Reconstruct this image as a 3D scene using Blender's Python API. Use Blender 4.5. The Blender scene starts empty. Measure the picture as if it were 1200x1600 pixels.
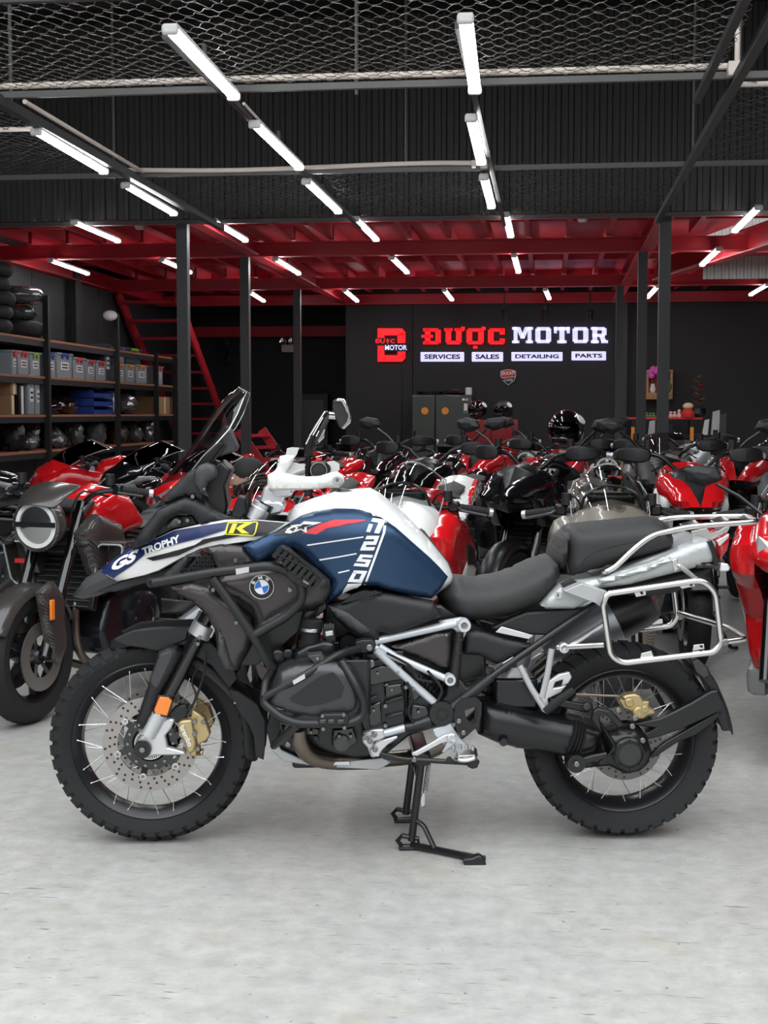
import bpy, bmesh, math, random
from mathutils import Vector as V, Matrix
from mathutils.bvhtree import BVHTree
PI = math.pi; R = math.radians
random.seed(7)
SC = bpy.context.scene
COL = SC.collection
# ------------------------------------------------------------------ camera
H = 1.385; F = 2200.0; YAW = R(6.64); PIT = R(4.03)
cam_d = bpy.data.cameras.new('camera'); cam = bpy.data.objects.new('camera', cam_d); COL.objects.link(cam)
cam.location = (0, 0, H); cam.rotation_euler = (R(90) - PIT, 0, YAW)
cam_d.sensor_fit = 'HORIZONTAL'; cam_d.sensor_width = 36; cam_d.lens = 36 * F / 1200
cam_d.clip_start = .05; cam_d.clip_end = 200
SC.camera = cam
# ------------------------------------------------------------------ daylight through the open shop front, exposure
w = bpy.data.worlds.new('sky'); SC.world = w; w.use_nodes = True
bg = w.node_tree.nodes['Background']; bg.inputs[1].default_value = 3.5
_n = w.node_tree.nodes; _tc = _n.new('ShaderNodeTexCoord'); _sx = _n.new('ShaderNodeSeparateXYZ'); _rp = _n.new('ShaderNodeValToRGB')
w.node_tree.links.new(_tc.outputs['Generated'], _sx.inputs[0]); w.node_tree.links.new(_sx.outputs[2], _rp.inputs[0]); w.node_tree.links.new(_rp.outputs[0], bg.inputs[0])
_e = _rp.color_ramp.elements      # street and far houses low down, overcast sky above
_e[0].position = .06; _e[0].color = (.10, .10, .098, 1); _e[1].position = .50; _e[1].color = (.93, .965, 1, 1)
SC.view_settings.view_transform = 'Standard'; SC.view_settings.look = 'None'
SC.view_settings.exposure = 0.0; SC.view_settings.gamma = 1; SC.view_settings.use_curve_mapping = False
LED = 36.0          # strength of the ceiling battens
# ------------------------------------------------------------------ pixel -> place helpers
CR = Matrix.Rotation(YAW, 3, 'Z') @ Matrix.Rotation(R(90) - PIT, 3, 'X')
CO = V((0, 0, H))
def ray(px, py): return (CR @ V(((px - 600) / F, -(py - 800) / F, -1))).normalized()
def on_z(px, py, z):
    d = ray(px, py); return CO + d * ((z - H) / d.z)
def on_y(px, py, y):
    d = ray(px, py); return CO + d * (y / d.y)
def on_x(px, py, x):
    d = ray(px, py); return CO + d * (x / d.x)
# ------------------------------------------------------------------ materials
M = {}
def mat(name, col=(.5, .5, .5), rough=.5, metal=0, coat=0, bump=0, bscale=200, var=0, vscale=8, emit=None, es=0, spec=.5, trans=0, alpha=1):
    m = bpy.data.materials.new(name); m.use_nodes = True; nt = m.node_tree; b = nt.nodes['Principled BSDF']
    b.inputs['Base Color'].default_value = (*col, 1); b.inputs['Roughness'].default_value = rough
    b.inputs['Metallic'].default_value = metal; b.inputs['Coat Weight'].default_value = coat
    b.inputs['Coat Roughness'].default_value = .06; b.inputs['Specular IOR Level'].default_value = spec
    if trans: b.inputs['Transmission Weight'].default_value = trans
    if alpha < 1: b.inputs['Alpha'].default_value = alpha
    if emit: b.inputs['Emission Color'].default_value = (*emit, 1); b.inputs['Emission Strength'].default_value = es
    if var or bump:
        tc = nt.nodes.new('ShaderNodeTexCoord')
    if var:
        n = nt.nodes.new('ShaderNodeTexNoise'); n.inputs['Scale'].default_value = vscale; n.inputs['Detail'].default_value = 6
        nt.links.new(tc.outputs['Object'], n.inputs['Vector'])
        mr = nt.nodes.new('ShaderNodeMapRange'); mr.inputs[3].default_value = 1 - var; mr.inputs[4].default_value = 1 + var
        nt.links.new(n.outputs[0], mr.inputs[0])
        mx = nt.nodes.new('ShaderNodeMix'); mx.data_type = 'RGBA'; mx.blend_type = 'MULTIPLY'; mx.inputs[0].default_value = 1
        mx.inputs[6].default_value = (*col, 1); nt.links.new(mr.outputs[0], mx.inputs[7]); nt.links.new(mx.outputs[2], b.inputs['Base Color'])
        m2 = nt.nodes.new('ShaderNodeMapRange'); m2.inputs[3].default_value = max(.02, rough - .5 * var); m2.inputs[4].default_value = min(1, rough + .5 * var)
        nt.links.new(n.outputs[0], m2.inputs[0]); nt.links.new(m2.outputs[0], b.inputs['Roughness'])
    if bump:
        n2 = nt.nodes.new('ShaderNodeTexNoise'); n2.inputs['Scale'].default_value = bscale; n2.inputs['Detail'].default_value = 3
        nt.links.new(tc.outputs['Object'], n2.inputs['Vector'])
        bp_ = nt.nodes.new('ShaderNodeBump'); bp_.inputs['Strength'].default_value = bump; bp_.inputs['Distance'].default_value = .002
        nt.links.new(n2.outputs[0], bp_.inputs['Height']); nt.links.new(bp_.outputs[0], b.inputs['Normal'])
    M[name] = m; return m
mat('black_wall', (.0145, .0142, .0165), .62, var=.12, vscale=1.5)
mat('left_panel', (.016, .018, .021), .5, var=.15, vscale=2)
mat('post_grey', (.035, .037, .038), .5, var=.1, vscale=3)
mat('red_steel', (.42, .012, .024), .45, var=.18, vscale=2.5)
mat('red_deck', (.40, .011, .026), .5, var=.2, vscale=2)
mat('corr', (.052, .049, .047), .5, metal=.2, var=.15, vscale=3)
mat('corr_light', (.42, .42, .4), .4, metal=.3, var=.1, vscale=3)
mat('roof_dark', (.012, .012, .013), .6)
mat('wire', (.20, .185, .165), .4, metal=.6)
mat('wire_dark', (.10, .10, .095), .5, metal=.5)
mat('dark_tube', (.03, .03, .031), .45, var=.1)
mat('pale_tube', (.09, .088, .085), .45, var=.1)
mat('conduit', (.70, .62, .55), .45)
mat('led', (1, 1, 1), .4, emit=(.95, .98, 1), es=LED)
mat('white_plastic', (.72, .72, .70), .4)
mat('shelf_wood', (.30, .12, .055), .55, var=.25, vscale=12)
mat('shelf_steel', (.008, .008, .009), .5)
mat('sign_red', (.6, .01, .015), .4, emit=(1, .008, .014), es=1.0)
mat('sign_white', (.7, .7, .9), .4, emit=(.60, .60, 1.0), es=.95)
mat('sign_ink', (.004, .004, .01), .5)
mat('matte_black', (.010, .010, .011), .48, bump=.15, bscale=900)
mat('satin_black', (.008, .008, .009), .3)
mat('gloss_black', (.004, .004, .005), .12, coat=.6)
mat('dark_plastic', (.013, .013, .0145), .46, bump=.25, bscale=1500, spec=.42)
mat('grey_plastic', (.04, .04, .042), .5, bump=.2, bscale=1500)
mat('bar_coat', (.0135, .0135, .0145), .40, bump=.2, bscale=1200, spec=.45)
mat('shroud', (.075, .068, .068), .38, metal=.8)
mat('cyl_cover', (.065, .067, .07), .34, metal=.7, var=.08)
mat('engine_black', (.009, .010, .013), .24, var=.12, vscale=30)
mat('engine_grey', (.10, .10, .10), .4, metal=.6, var=.2, vscale=30)
mat('rubber', (.015, .015, .016), .72, spec=.35, bump=.3, bscale=400, var=.15, vscale=25)
mat('rubber_dusty', (.045, .043, .042), .8, bump=.3, bscale=400, var=.2, vscale=20)
mat('seat_black', (.024, .0235, .0235), .48, bump=.5, bscale=1400)
mat('rim_black', (.012, .012, .014), .28)
mat('steel', (.62, .62, .62), .25, metal=1, var=.08, vscale=60)
mat('spoke_steel', (.80, .80, .78), .25, metal=.9)
mat('chrome', (.8, .8, .8), .08, metal=1)
mat('rack_steel', (.72, .71, .69), .24, metal=1)
mat('disc', (.38, .355, .335), .34, metal=.85, var=.1, vscale=40)
mat('disc_dark', (.16, .15, .145), .35, metal=.8)
mat('alu', (.66, .67, .69), .36, metal=.75, var=.06, vscale=20)
mat('silver_paint', (.44, .45, .455), .36, metal=.3)
mat('silver_frame', (.60, .63, .66), .35, metal=.4)
mat('gold', (.50, .39, .20), .38, metal=.7)
mat('gold_bright', (.75, .48, .10), .25, metal=.9)
mat('brass', (.20, .165, .135), .3, metal=.9, var=.25, vscale=15)
mat('muffler', (.42, .45, .49), .38, metal=.7, var=.1)
mat('blue_paint', (.026, .060, .125), .34, metal=.55)
mat('blue_deep', (.010, .022, .095), .35)
mat('white_paint', (.80, .80, .78), .3, coat=.3)
mat('white_guard', (.70, .70, .67), .45)
mat('red_gloss', (.60, .008, .012), .16, coat=.7)
mat('red_deep', (.30, .006, .012), .2, coat=.6)
mat('red_sticker', (.72, .03, .045), .4)
mat('yellow', (.80, .72, .03), .4)
mat('sticker_white', (.85, .85, .84), .4)
mat('sticker_black', (.008, .008, .009), .35)
mat('roundel_blue', (.02, .16, .60), .3)
mat('amber', (.85, .22, .02), .2, coat=.5)
mat('lens_red', (.45, .01, .02), .1, coat=.8)
mat('lens_clear', (.75, .76, .76), .06, metal=.6)
mat('lens_dark', (.45, .46, .47), .07, metal=1)
mat('mirror_glass', (.55, .57, .6), .04, metal=1)
mat('bolt', (.26, .26, .26), .35, metal=.9)
mat('carbon_dark', (.028, .026, .025), .28, coat=.4)
mat('carbon_tan', (.16, .135, .11), .35, coat=.3)
mat('skin', (.42, .25, .18), .55)
mat('hair', (.012, .010, .009), .7, bump=.6, bscale=300)
mat('shirt', (.02, .02, .022), .85)
mat('jeans', (.03, .04, .07), .85)
mat('fridge', (.085, .095, .088), .3, metal=.75, var=.08, vscale=3)
mat('bin_clear', (.26, .30, .32), .3, coat=.2)
mat('bin_dark', (.06, .075, .09), .3, coat=.2)
mat('paper', (.72, .72, .72), .6)
mat('cardboard', (.28, .17, .09), .8, var=.1, vscale=15)
mat('blue_plastic', (.02, .05, .28), .4)
mat('green_plastic', (.25, .42, .03), .4)
mat('orange_plastic', (.75, .25, .03), .4)
mat('red_plastic', (.6, .03, .03), .4)
mat('wood_light', (.40, .22, .10), .5, var=.2, vscale=20)
mat('pink', (.75, .10, .55), .6)
mat('pale_pink', (.75, .45, .40), .6)
mat('leaf', (.08, .20, .06), .6)
mat('fruit', (.13, .20, .03), .45, var=.2, vscale=30)
mat('wrap', (.09, .092, .095), .2, metal=.4, coat=.5, bump=1, bscale=18, var=.5, vscale=14)
mat('cream', (.7, .55, .35), .6)
# glass kinds: tinted / clear sheet (fresnel gloss over a coloured see-through)
def glass(name, tint, rough=.03, ior=1.45):
    m = bpy.data.materials.new(name); m.use_nodes = True; nt = m.node_tree; nt.nodes.clear()
    o = nt.nodes.new('ShaderNodeOutputMaterial'); t = nt.nodes.new('ShaderNodeBsdfTransparent'); t.inputs[0].default_value = (*tint, 1)
    g = nt.nodes.new('ShaderNodeBsdfGlossy'); g.inputs['Roughness'].default_value = rough
    f = nt.nodes.new('ShaderNodeFresnel'); f.inputs[0].default_value = ior; mx = nt.nodes.new('ShaderNodeMixShader')
    ge = nt.nodes.new('ShaderNodeNewGeometry'); k1 = nt.nodes.new('ShaderNodeMath'); k1.operation = 'SUBTRACT'; k1.inputs[0].default_value = 1; nt.links.new(ge.outputs['Backfacing'], k1.inputs[1])
    k2 = nt.nodes.new('ShaderNodeMath'); k2.operation = 'MULTIPLY'; nt.links.new(f.outputs[0], k2.inputs[0]); nt.links.new(k1.outputs[0], k2.inputs[1]); nt.links.new(k2.outputs[0], mx.inputs[0]); nt.links.new(t.outputs[0], mx.inputs[1]); nt.links.new(g.outputs[0], mx.inputs[2])
    nt.links.new(mx.outputs[0], o.inputs[0]); M[name] = m
glass('screen_tint', (.74, .71, .70), .03, 1.6); glass('screen_clear', (.80, .80, .80), .03, 1.9); glass('screen_dark', (.10, .10, .11))
# carbon twill: diagonal weave over the base colour
for nm, a, b_ in (('carbon_dark', (.012, .012, .012), (.075, .065, .06)), ('carbon_tan', (.085, .075, .06), (.23, .205, .165))):
    nt = M[nm].node_tree; tc = nt.nodes.new('ShaderNodeTexCoord'); wv = nt.nodes.new('ShaderNodeTexWave'); wv.bands_direction = 'DIAGONAL'
    wv.inputs['Scale'].default_value = 48; wv.inputs['Distortion'].default_value = .3; cr_ = nt.nodes.new('ShaderNodeValToRGB')
    cr_.color_ramp.elements[0].color = (*a, 1); cr_.color_ramp.elements[1].color = (*b_, 1)
    nt.links.new(tc.outputs['Object'], wv.inputs[0]); nt.links.new(wv.outputs[0], cr_.inputs[0])
    nt.links.new(cr_.outputs[0], nt.nodes['Principled BSDF'].inputs['Base Color'])
# painted concrete floor: mottled, scuffed, half glossy
def floor_mat():
    m = bpy.data.materials.new('concrete_floor'); m.use_nodes = True; nt = m.node_tree; b = nt.nodes['Principled BSDF']; L = nt.links.new; N = nt.nodes.new
    tc = N('ShaderNodeTexCoord')
    def noise(sc, det, ro=.5, dist=0):
        n = N('ShaderNodeTexNoise'); n.inputs['Scale'].default_value = sc; n.inputs['Detail'].default_value = det; n.inputs['Roughness'].default_value = ro
        n.inputs['Distortion'].default_value = dist; L(tc.outputs['Object'], n.inputs['Vector']); return n
    def ramp(src, p0, c0, p1, c1):
        r = N('ShaderNodeValToRGB'); r.color_ramp.elements[0].position = p0; r.color_ramp.elements[0].color = (*c0, 1)
        r.color_ramp.elements[1].position = p1; r.color_ramp.elements[1].color = (*c1, 1); L(src, r.inputs[0]); return r
    def mixc(fac, a, b2, mode='MIX'):
        x = N('ShaderNodeMix'); x.data_type = 'RGBA'; x.blend_type = mode
        if isinstance(fac, float): x.inputs[0].default_value = fac
        else: L(fac, x.inputs[0])
        for s, v in ((6, a), (7, b2)):
            if isinstance(v, tuple): x.inputs[s].default_value = (*v, 1)
            else: L(v, x.inputs[s])
        return x.outputs[2]
    base = ramp(noise(.8, 6, .6).outputs[0], .3, (.40, .40, .385), .7, (.50, .495, .465)).outputs[0]
    fine = ramp(noise(14, 8, .7).outputs[0], .35, (.80, .80, .79), .65, (1.06, 1.06, 1.05)).outputs[0]
    c = mixc(1.0, base, fine, 'MULTIPLY')
    # scuffs: stretched noises at three headings
    for ang, th in ((.5, .675), (1.9, .685), (2.8, .68), (1.2, .685)):
        mp = N('ShaderNodeMapping'); mp.inputs['Rotation'].default_value = (0, 0, ang); mp.inputs['Scale'].default_value = (9, 75, 1)
        L(tc.outputs['Object'], mp.inputs[0]); mp.inputs['Location'].default_value = (ang * 7, ang * 3, 0); n = N('ShaderNodeTexNoise'); n.inputs['Scale'].default_value = 1; n.inputs['Detail'].default_value = 5; n.inputs['Distortion'].default_value = .4
        L(mp.outputs[0], n.inputs['Vector']); r = ramp(n.outputs[0], th, (0, 0, 0), th + .05, (.95, .95, .95))
        c = mixc(r.outputs[0], c, (.20, .18, .15))
    st = ramp(noise(3.2, 7, .62, .8).outputs[0], .58, (0, 0, 0), .74, (.55, .55, .55)); c = mixc(st.outputs[0], c, (.40, .345, .27))
    sp = ramp(noise(45, 2).outputs[0], .71, (0, 0, 0), .75, (.7, .7, .7)); c = mixc(sp.outputs[0], c, (.12, .11, .10))
    wp = ramp(noise(6, 4, .6).outputs[0], .72, (0, 0, 0), .78, (.6, .6, .6)); c = mixc(wp.outputs[0], c, (.72, .72, .69))
    L(c, b.inputs['Base Color'])
    rr = N('ShaderNodeMapRange'); rr.inputs[3].default_value = .26; rr.inputs[4].default_value = .52; L(noise(4, 6, .6).outputs[0], rr.inputs[0]); L(rr.outputs[0], b.inputs['Roughness'])
    bm = N('ShaderNodeBump'); bm.inputs['Strength'].default_value = .12; bm.inputs['Distance'].default_value = .004; L(noise(9, 8, .6).outputs[0], bm.inputs['Height']); L(bm.outputs[0], b.inputs['Normal'])
    M['floor'] = m
floor_mat()
# hexagon-mesh / weave plastics get a bump later on real geometry
# ------------------------------------------------------------------ mesh builder
def crv(pts, k=6, closed=False):
    """Catmull-Rom through the points"""
    pts = [V(p) for p in pts]; n = len(pts); out = []
    for i in range(n if closed else n - 1):
        p1, p2 = pts[i], pts[(i + 1) % n]
        p0 = pts[(i - 1) % n] if closed or i else p1 * 2 - p2
        p3 = pts[(i + 2) % n] if closed or i + 2 < n else p2 * 2 - p1
        for j in range(k):
            t = j / k
            out.append(.5 * ((2 * p1) + (p2 - p0) * t + (2 * p0 - 5 * p1 + 4 * p2 - p3) * t * t + (3 * p1 - p0 - 3 * p2 + p3) * t ** 3))
    if not closed: out.append(pts[-1])
    return out
def fil(pts, r, k=5, closed=False):
    """polyline with rounded corners"""
    pts = [V(p) for p in pts]; n = len(pts); out = []
    for i in range(n):
        if not closed and i in (0, n - 1): out.append(pts[i]); continue
        p, a, b = pts[i], pts[i - 1], pts[(i + 1) % n]
        da, db = (a - p), (b - p); q = min(r, da.length * .45, db.length * .45)
        s, e = p + da.normalized() * q, p + db.normalized() * q
        for j in range(k + 1):
            t = j / k; out.append(s * (1 - t) ** 2 + p * 2 * t * (1 - t) + e * t * t)
    return out
class MB:
    def __init__(s): s.v = []; s.f = []
    def add(s, vs, fs):
        o = len(s.v); s.v += [tuple(v) for v in vs]; s.f += [tuple(i + o for i in f) for f in fs]; return s
    def box(s, c, d, m=None):
        c = V(c); x, y, z = d[0] / 2, d[1] / 2, d[2] / 2
        vs = [V(p) for p in ((-x, -y, -z), (x, -y, -z), (x, y, -z), (-x, y, -z), (-x, -y, z), (x, -y, z), (x, y, z), (-x, y, z))]
        if m is not None: vs = [m @ p for p in vs]
        return s.add([c + p for p in vs], [(3, 2, 1, 0), (4, 5, 6, 7), (0, 1, 5, 4), (1, 2, 6, 5), (2, 3, 7, 6), (3, 0, 4, 7)])
    def bar(s, a, b, w, h, up=(0, 0, 1)):
        a, b = V(a), V(b); t = (b - a).normalized(); u = V(up)
        n = t.cross(u); n = n.normalized() if n.length > 1e-5 else V((1, 0, 0)); u = n.cross(t).normalized()
        q = [(-w / 2, -h / 2), (w / 2, -h / 2), (w / 2, h / 2), (-w / 2, h / 2)]
        return s.add([a + n * i + u * j for i, j in q] + [b + n * i + u * j for i, j in q], [(3, 2, 1, 0), (4, 5, 6, 7), (0, 1, 5, 4), (1, 2, 6, 5), (2, 3, 7, 6), (3, 0, 4, 7)])
    def tube(s, pts, r, n=8, closed=False, caps=True):
        pts = [V(p) for p in pts]; k = len(pts); rs = r if isinstance(r, (list, tuple)) else [r] * k
        vs = []; nrm = None
        for i, p in enumerate(pts):
            a = pts[i - 1] if (i or closed) else p; b = pts[(i + 1) % k] if (i < k - 1 or closed) else p
            t = (b - a); t = t.normalized() if t.length > 1e-9 else V((0, 0, 1))
            if nrm is None:
                nrm = t.orthogonal().normalized()
            nrm = nrm - t * nrm.dot(t); nrm = nrm.normalized() if nrm.length > 1e-6 else t.orthogonal().normalized()
            bn = t.cross(nrm)
            for j in range(n):
                an = 2 * PI * j / n; vs.append(p + (nrm * math.cos(an) + bn * math.sin(an)) * rs[i])
        fs = []
        for i in range(k if closed else k - 1):
            i2 = (i + 1) % k
            for j in range(n):
                j2 = (j + 1) % n; fs.append((i * n + j, i * n + j2, i2 * n + j2, i2 * n + j))
        if caps and not closed: fs += [tuple(range(n - 1, -1, -1)), tuple(range((k - 1) * n, k * n))]
        return s.add(vs, fs)
    def lathe(s, o, ax, prof, n=24, closed=False, a0=0, a1=2 * PI):
        """prof: (radius, height along axis); closed joins last ring to first"""
        o = V(o); ax = V(ax).normalized(); u = ax.orthogonal().normalized(); v = ax.cross(u); vs = []; k = len(prof); full = a1 - a0 > 6.28
        m = n if full else n + 1
        for r, h in prof:
            for j in range(m):
                an = a0 + (a1 - a0) * j / n; vs.append(o + ax * h + (u * math.cos(an) + v * math.sin(an)) * r)
        fs = []
        for i in range(k if closed else k - 1):
            i2 = (i + 1) % k
            for j in range(m if full else n):
                j2 = (j + 1) % m; fs.append((i * m + j, i * m + j2, i2 * m + j2, i2 * m + j))
        if not closed and full:
            if prof[0][0] > 1e-6: fs.append(tuple(range(m - 1, -1, -1)))
            if prof[-1][0] > 1e-6: fs.append(tuple(range((k - 1) * m, k * m)))
        return s.add(vs, fs)
    def cyl(s, a, b, r, n=16, r2=None):
        a, b = V(a), V(b); return s.lathe(a, b - a, [(r, 0), (r if r2 is None else r2, (b - a).length)], n)
    def prism(s, poly, vec):
        k = len(poly); vec = V(vec); vs = [V(p) for p in poly] + [V(p) + vec for p in poly]
        return s.add(vs, [tuple(range(k)), tuple(range(2 * k - 1, k - 1, -1))] + [(i, i + k, (i + 1) % k + k, (i + 1) % k) for i in range(k)])
    def grid(s, rows, closed=False):
        k = len(rows[0]); vs = [p for r in rows for p in r]; fs = []
        for i in range(len(rows) - 1):
            for j in range(k if closed else k - 1):
                j2 = (j + 1) % k; fs.append((i * k + j, i * k + j2, (i + 1) * k + j2, (i + 1) * k + j))
        return s.add(vs, fs)
    def ball(s, c, r, nu=16, nv=10, m=None):
        c = V(c); r = r if isinstance(r, (tuple, list)) else (r, r, r); vs = []; fs = []
        for i in range(1, nv):
            th = PI * i / nv
            for j in range(nu):
                ph = 2 * PI * j / nu; p = V((r[0] * math.sin(th) * math.cos(ph), r[1] * math.sin(th) * math.sin(ph), r[2] * math.cos(th)))
                vs.append(c + (m @ p if m is not None else p))
        for e in (1, -1):
            p = V((0, 0, r[2] * e)); vs.append(c + (m @ p if m is not None else p))
        a, b = len(vs) - 2, len(vs) - 1
        for i in range(nv - 2):
            for j in range(nu): j2 = (j + 1) % nu; fs.append((i * nu + j, (i + 1) * nu + j, (i + 1) * nu + j2, i * nu + j2))
        for j in range(nu): j2 = (j + 1) % nu; fs.append((a, j, j2)); fs.append((b, (nv - 2) * nu + j2, (nv - 2) * nu + j))
        return s.add(vs, fs)
    def build(s, name, m, parent=None, loc=None, sm=35, bev=0, sub=0, sol=0, seg=2, norm=True):
        me = bpy.data.meshes.new(name); me.from_pydata(s.v, [], s.f)
        if norm:
            bm = bmesh.new(); bm.from_mesh(me); bmesh.ops.recalc_face_normals(bm, faces=bm.faces); bm.to_mesh(me); bm.free()
        me.materials.append(M[m] if isinstance(m, str) else m)
        if sm: me.shade_smooth(); me.set_sharp_from_angle(angle=R(sm))
        o = bpy.data.objects.new(name, me); COL.objects.link(o)
        if loc is not None: o.location = loc
        if parent is not None: o.parent = parent
        if sol: d = o.modifiers.new('thickness', 'SOLIDIFY'); d.thickness = sol; d.offset = -1
        if bev: d = o.modifiers.new('edge', 'BEVEL'); d.width = bev; d.segments = seg; d.limit_method = 'ANGLE'; d.angle_limit = R(40); d.use_clamp_overlap = True
        if sub: d = o.modifiers.new('smooth', 'SUBSURF'); d.levels = d.render_levels = sub
        return o
def empty(name, loc=(0, 0, 0), rz=0):
    o = bpy.data.objects.new(name, None); COL.objects.link(o); o.location = loc; o.rotation_euler = (0, 0, rz); o.empty_display_size = .1; return o
def tag(o, label=None, cat=None, group=None, kind=None):
    for k, v in (('label', label), ('category', cat), ('group', group), ('kind', kind)):
        if v: o[k] = v
    return o
def dup(o, parent=None, loc=None, rot=None, scale=None):
    c = o.copy(); COL.objects.link(c)
    if parent is not None: c.parent = parent
    if loc is not None: c.location = loc
    if rot is not None: c.rotation_euler = rot
    if scale is not None: c.scale = scale
    return c
def tree(o, parent=None):
    c = o.copy(); COL.objects.link(c)
    if parent is not None: c.parent = parent
    for ch in o.children: tree(ch, c)
    return c
def cutpoly(poly, step):
    """flat outline (2-D points) -> finely cut triangles"""
    bm = bmesh.new(); vs = [bm.verts.new((p[0], p[1], 0)) for p in poly]; bm.faces.new(vs)
    bmesh.ops.triangulate(bm, faces=bm.faces[:])
    for k in (0, 1):
        lo = min(p[k] for p in poly); hi = max(p[k] for p in poly); x = math.floor(lo / step) * step + step * .5
        while x < hi:
            co = V((0, 0, 0)); co[k] = x; no = V((0, 0, 0)); no[k] = 1
            bmesh.ops.bisect_plane(bm, geom=bm.verts[:] + bm.edges[:] + bm.faces[:], plane_co=co, plane_no=no); x += step
    bmesh.ops.remove_doubles(bm, verts=bm.verts[:], dist=step * 1e-3)
    bm.verts.index_update(); bv = [(v.co.x, v.co.y) for v in bm.verts]; bf = [tuple(v.index for v in f.verts) for f in bm.faces]
    be = [(e.verts[0].index, e.verts[1].index) for e in bm.edges if len(e.link_faces) == 1]; bm.free()
    return bv, bf, be
def edge_dist(p, poly):
    d = 1e9; n = len(poly)
    for i in range(n):
        ax, ay = poly[i]; bx, by = poly[(i + 1) % n]; vx, vy = bx - ax, by - ay; L2 = vx * vx + vy * vy or 1e-12
        t = max(0, min(1, ((p[0] - ax) * vx + (p[1] - ay) * vy) / L2)); d = min(d, math.hypot(p[0] - ax - t * vx, p[1] - ay - t * vy))
    return d
def inflate(poly, y0, bulge, wid, step=.016, back=None, both=False, yf=None, p=2.0):
    """side outline (x,z) -> rounded shell; edge at y0, middle at y0-bulge (towards -y); back: skirt depth; both: mirrored about y=0 as well"""
    mb = MB(); vs, fs, be = cutpoly(poly, step); out = []
    for q in vs:
        t = min(edge_dist(q, poly) / wid, 1); f = (1 - (1 - t) ** p) ** (1 / p)
        out.append((q[0], y0 - bulge * f + (yf(q[0], q[1]) if yf else 0), q[1]))
    n = len(out); mb.add(out, fs)
    if both:
        mb.v += [(a, -b, c) for a, b, c in out]; mb.f += [tuple(i + n for i in reversed(f)) for f in fs]
        mb.f += [(a, b, b + n, a + n) for a, b in be]
    elif back is not None:
        o = len(mb.v); mb.v += [(a, y0 + back + (yf(a, c) if yf else 0), c) for a, b, c in out]
        mb.f += [(a, b, b + o, a + o) for a, b in be] + [tuple(i + o for i in reversed(f)) for f in fs]
    return mb
def text_mesh(s, bold=0.02, shear=0, font_cache={}):
    key = (s, bold, shear)
    if key not in font_cache:
        cu = bpy.data.curves.new('lettering', 'FONT'); cu.body = s; cu.size = 1; cu.offset = bold; cu.shear = shear; cu.resolution_u = 3
        o = bpy.data.objects.new('lettering', cu); COL.objects.link(o); bpy.context.view_layer.update()
        me = bpy.data.meshes.new_from_object(o.evaluated_get(bpy.context.evaluated_depsgraph_get()))
        vs = [(v.co.x, v.co.y) for v in me.vertices]; fs = [tuple(p.vertices) for p in me.polygons]
        bpy.data.objects.remove(o); bpy.data.curves.remove(cu); bpy.data.meshes.remove(me)
        x0 = min(v[0] for v in vs); x1 = max(v[0] for v in vs); y0 = min(v[1] for v in vs); y1 = max(v[1] for v in vs)
        font_cache[key] = ([((x - x0) / (x1 - x0), (y - y0) / (y1 - y0)) for x, y in vs], fs)
    return font_cache[key]
# ================================================================== the room
def struct(o): o['kind'] = 'structure'; return o
ZB = H + 1.64      # underside of the mezzanine beams
ZG = H + 1.62      # height of the tube grid that carries the netting
YF = 12.0          # front edge of the mezzanine
YW = 21.5          # sign wall
mb = MB(); mb.box((-1.5, 10.5, -.05), (17, 31, .1)); struct(mb.build('floor', 'floor', sm=0))
XE = on_y(540, 600, YW).x
mb = MB(); mb.box(((XE + 6) / 2, YW + .1, 2.6), (6 - XE, .2, 5.2)); wb = struct(mb.build('wall_back', 'black_wall', sm=0))
mb = MB(); mb.box(((XE - 8) / 2, 24.1, 2.6), (XE + 8, .2, 5.2)); mb.box((XE + .06, 22.8, 2.6), (.12, 2.5, 5.2)); struct(mb.build('wall_recess', 'black_wall', sm=0))
mb = MB(); mb.box((-6.1, 10.5, 2.6), (.2, 29, 5.4)); wl = struct(mb.build('wall_left', 'left_panel', sm=0))
mb = MB(); mb.box((5.1, 10.5, 2.6), (.2, 29, 5.4)); struct(mb.build('wall_right', 'black_wall', sm=0))
# vertical panels of the left wall and of the sign wall stand proud of it by a joint's depth
for i in range(9):
    mb = MB(); mb.box((-5.985, 9.2 + 1.22 * i, 1.6), (.03, 1.2, 3.1)); mb.build('wall_panel', 'left_panel', wl, sm=0, bev=.004)
xs = [XE, on_y(645, 600, YW).x, on_y(975, 600, YW).x, 5.0]
for a, b in zip(xs, xs[1:]):
    mb = MB(); mb.box(((a + b) / 2, YW - .012, 1.75), (b - a - .012, .024, 3.5)); mb.build('wall_panel', 'black_wall', wb, sm=0, bev=.004)
a = on_y(541, 577, YW); b = on_y(628, 577, YW)
mb = MB(); mb.box(((a.x + b.x) / 2, YW - .03, a.z / 2), (b.x - a.x, .03, a.z)); struct(mb.build('door_1', 'black_wall', sm=0, bev=.004))
a = on_y(975, 470, YW - .06)
mb = MB(); mb.box((a.x, YW - .1, 1.65), (.10, .16, 3.3)); struct(mb.build('trim_1', 'post_grey', sm=0))
mb = MB(); mb.box((-5.93, on_x(118, 460, -5.9).y, 1.6), (.14, .22, 3.2)); struct(mb.build('trim_2', 'left_panel', sm=0))
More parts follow.
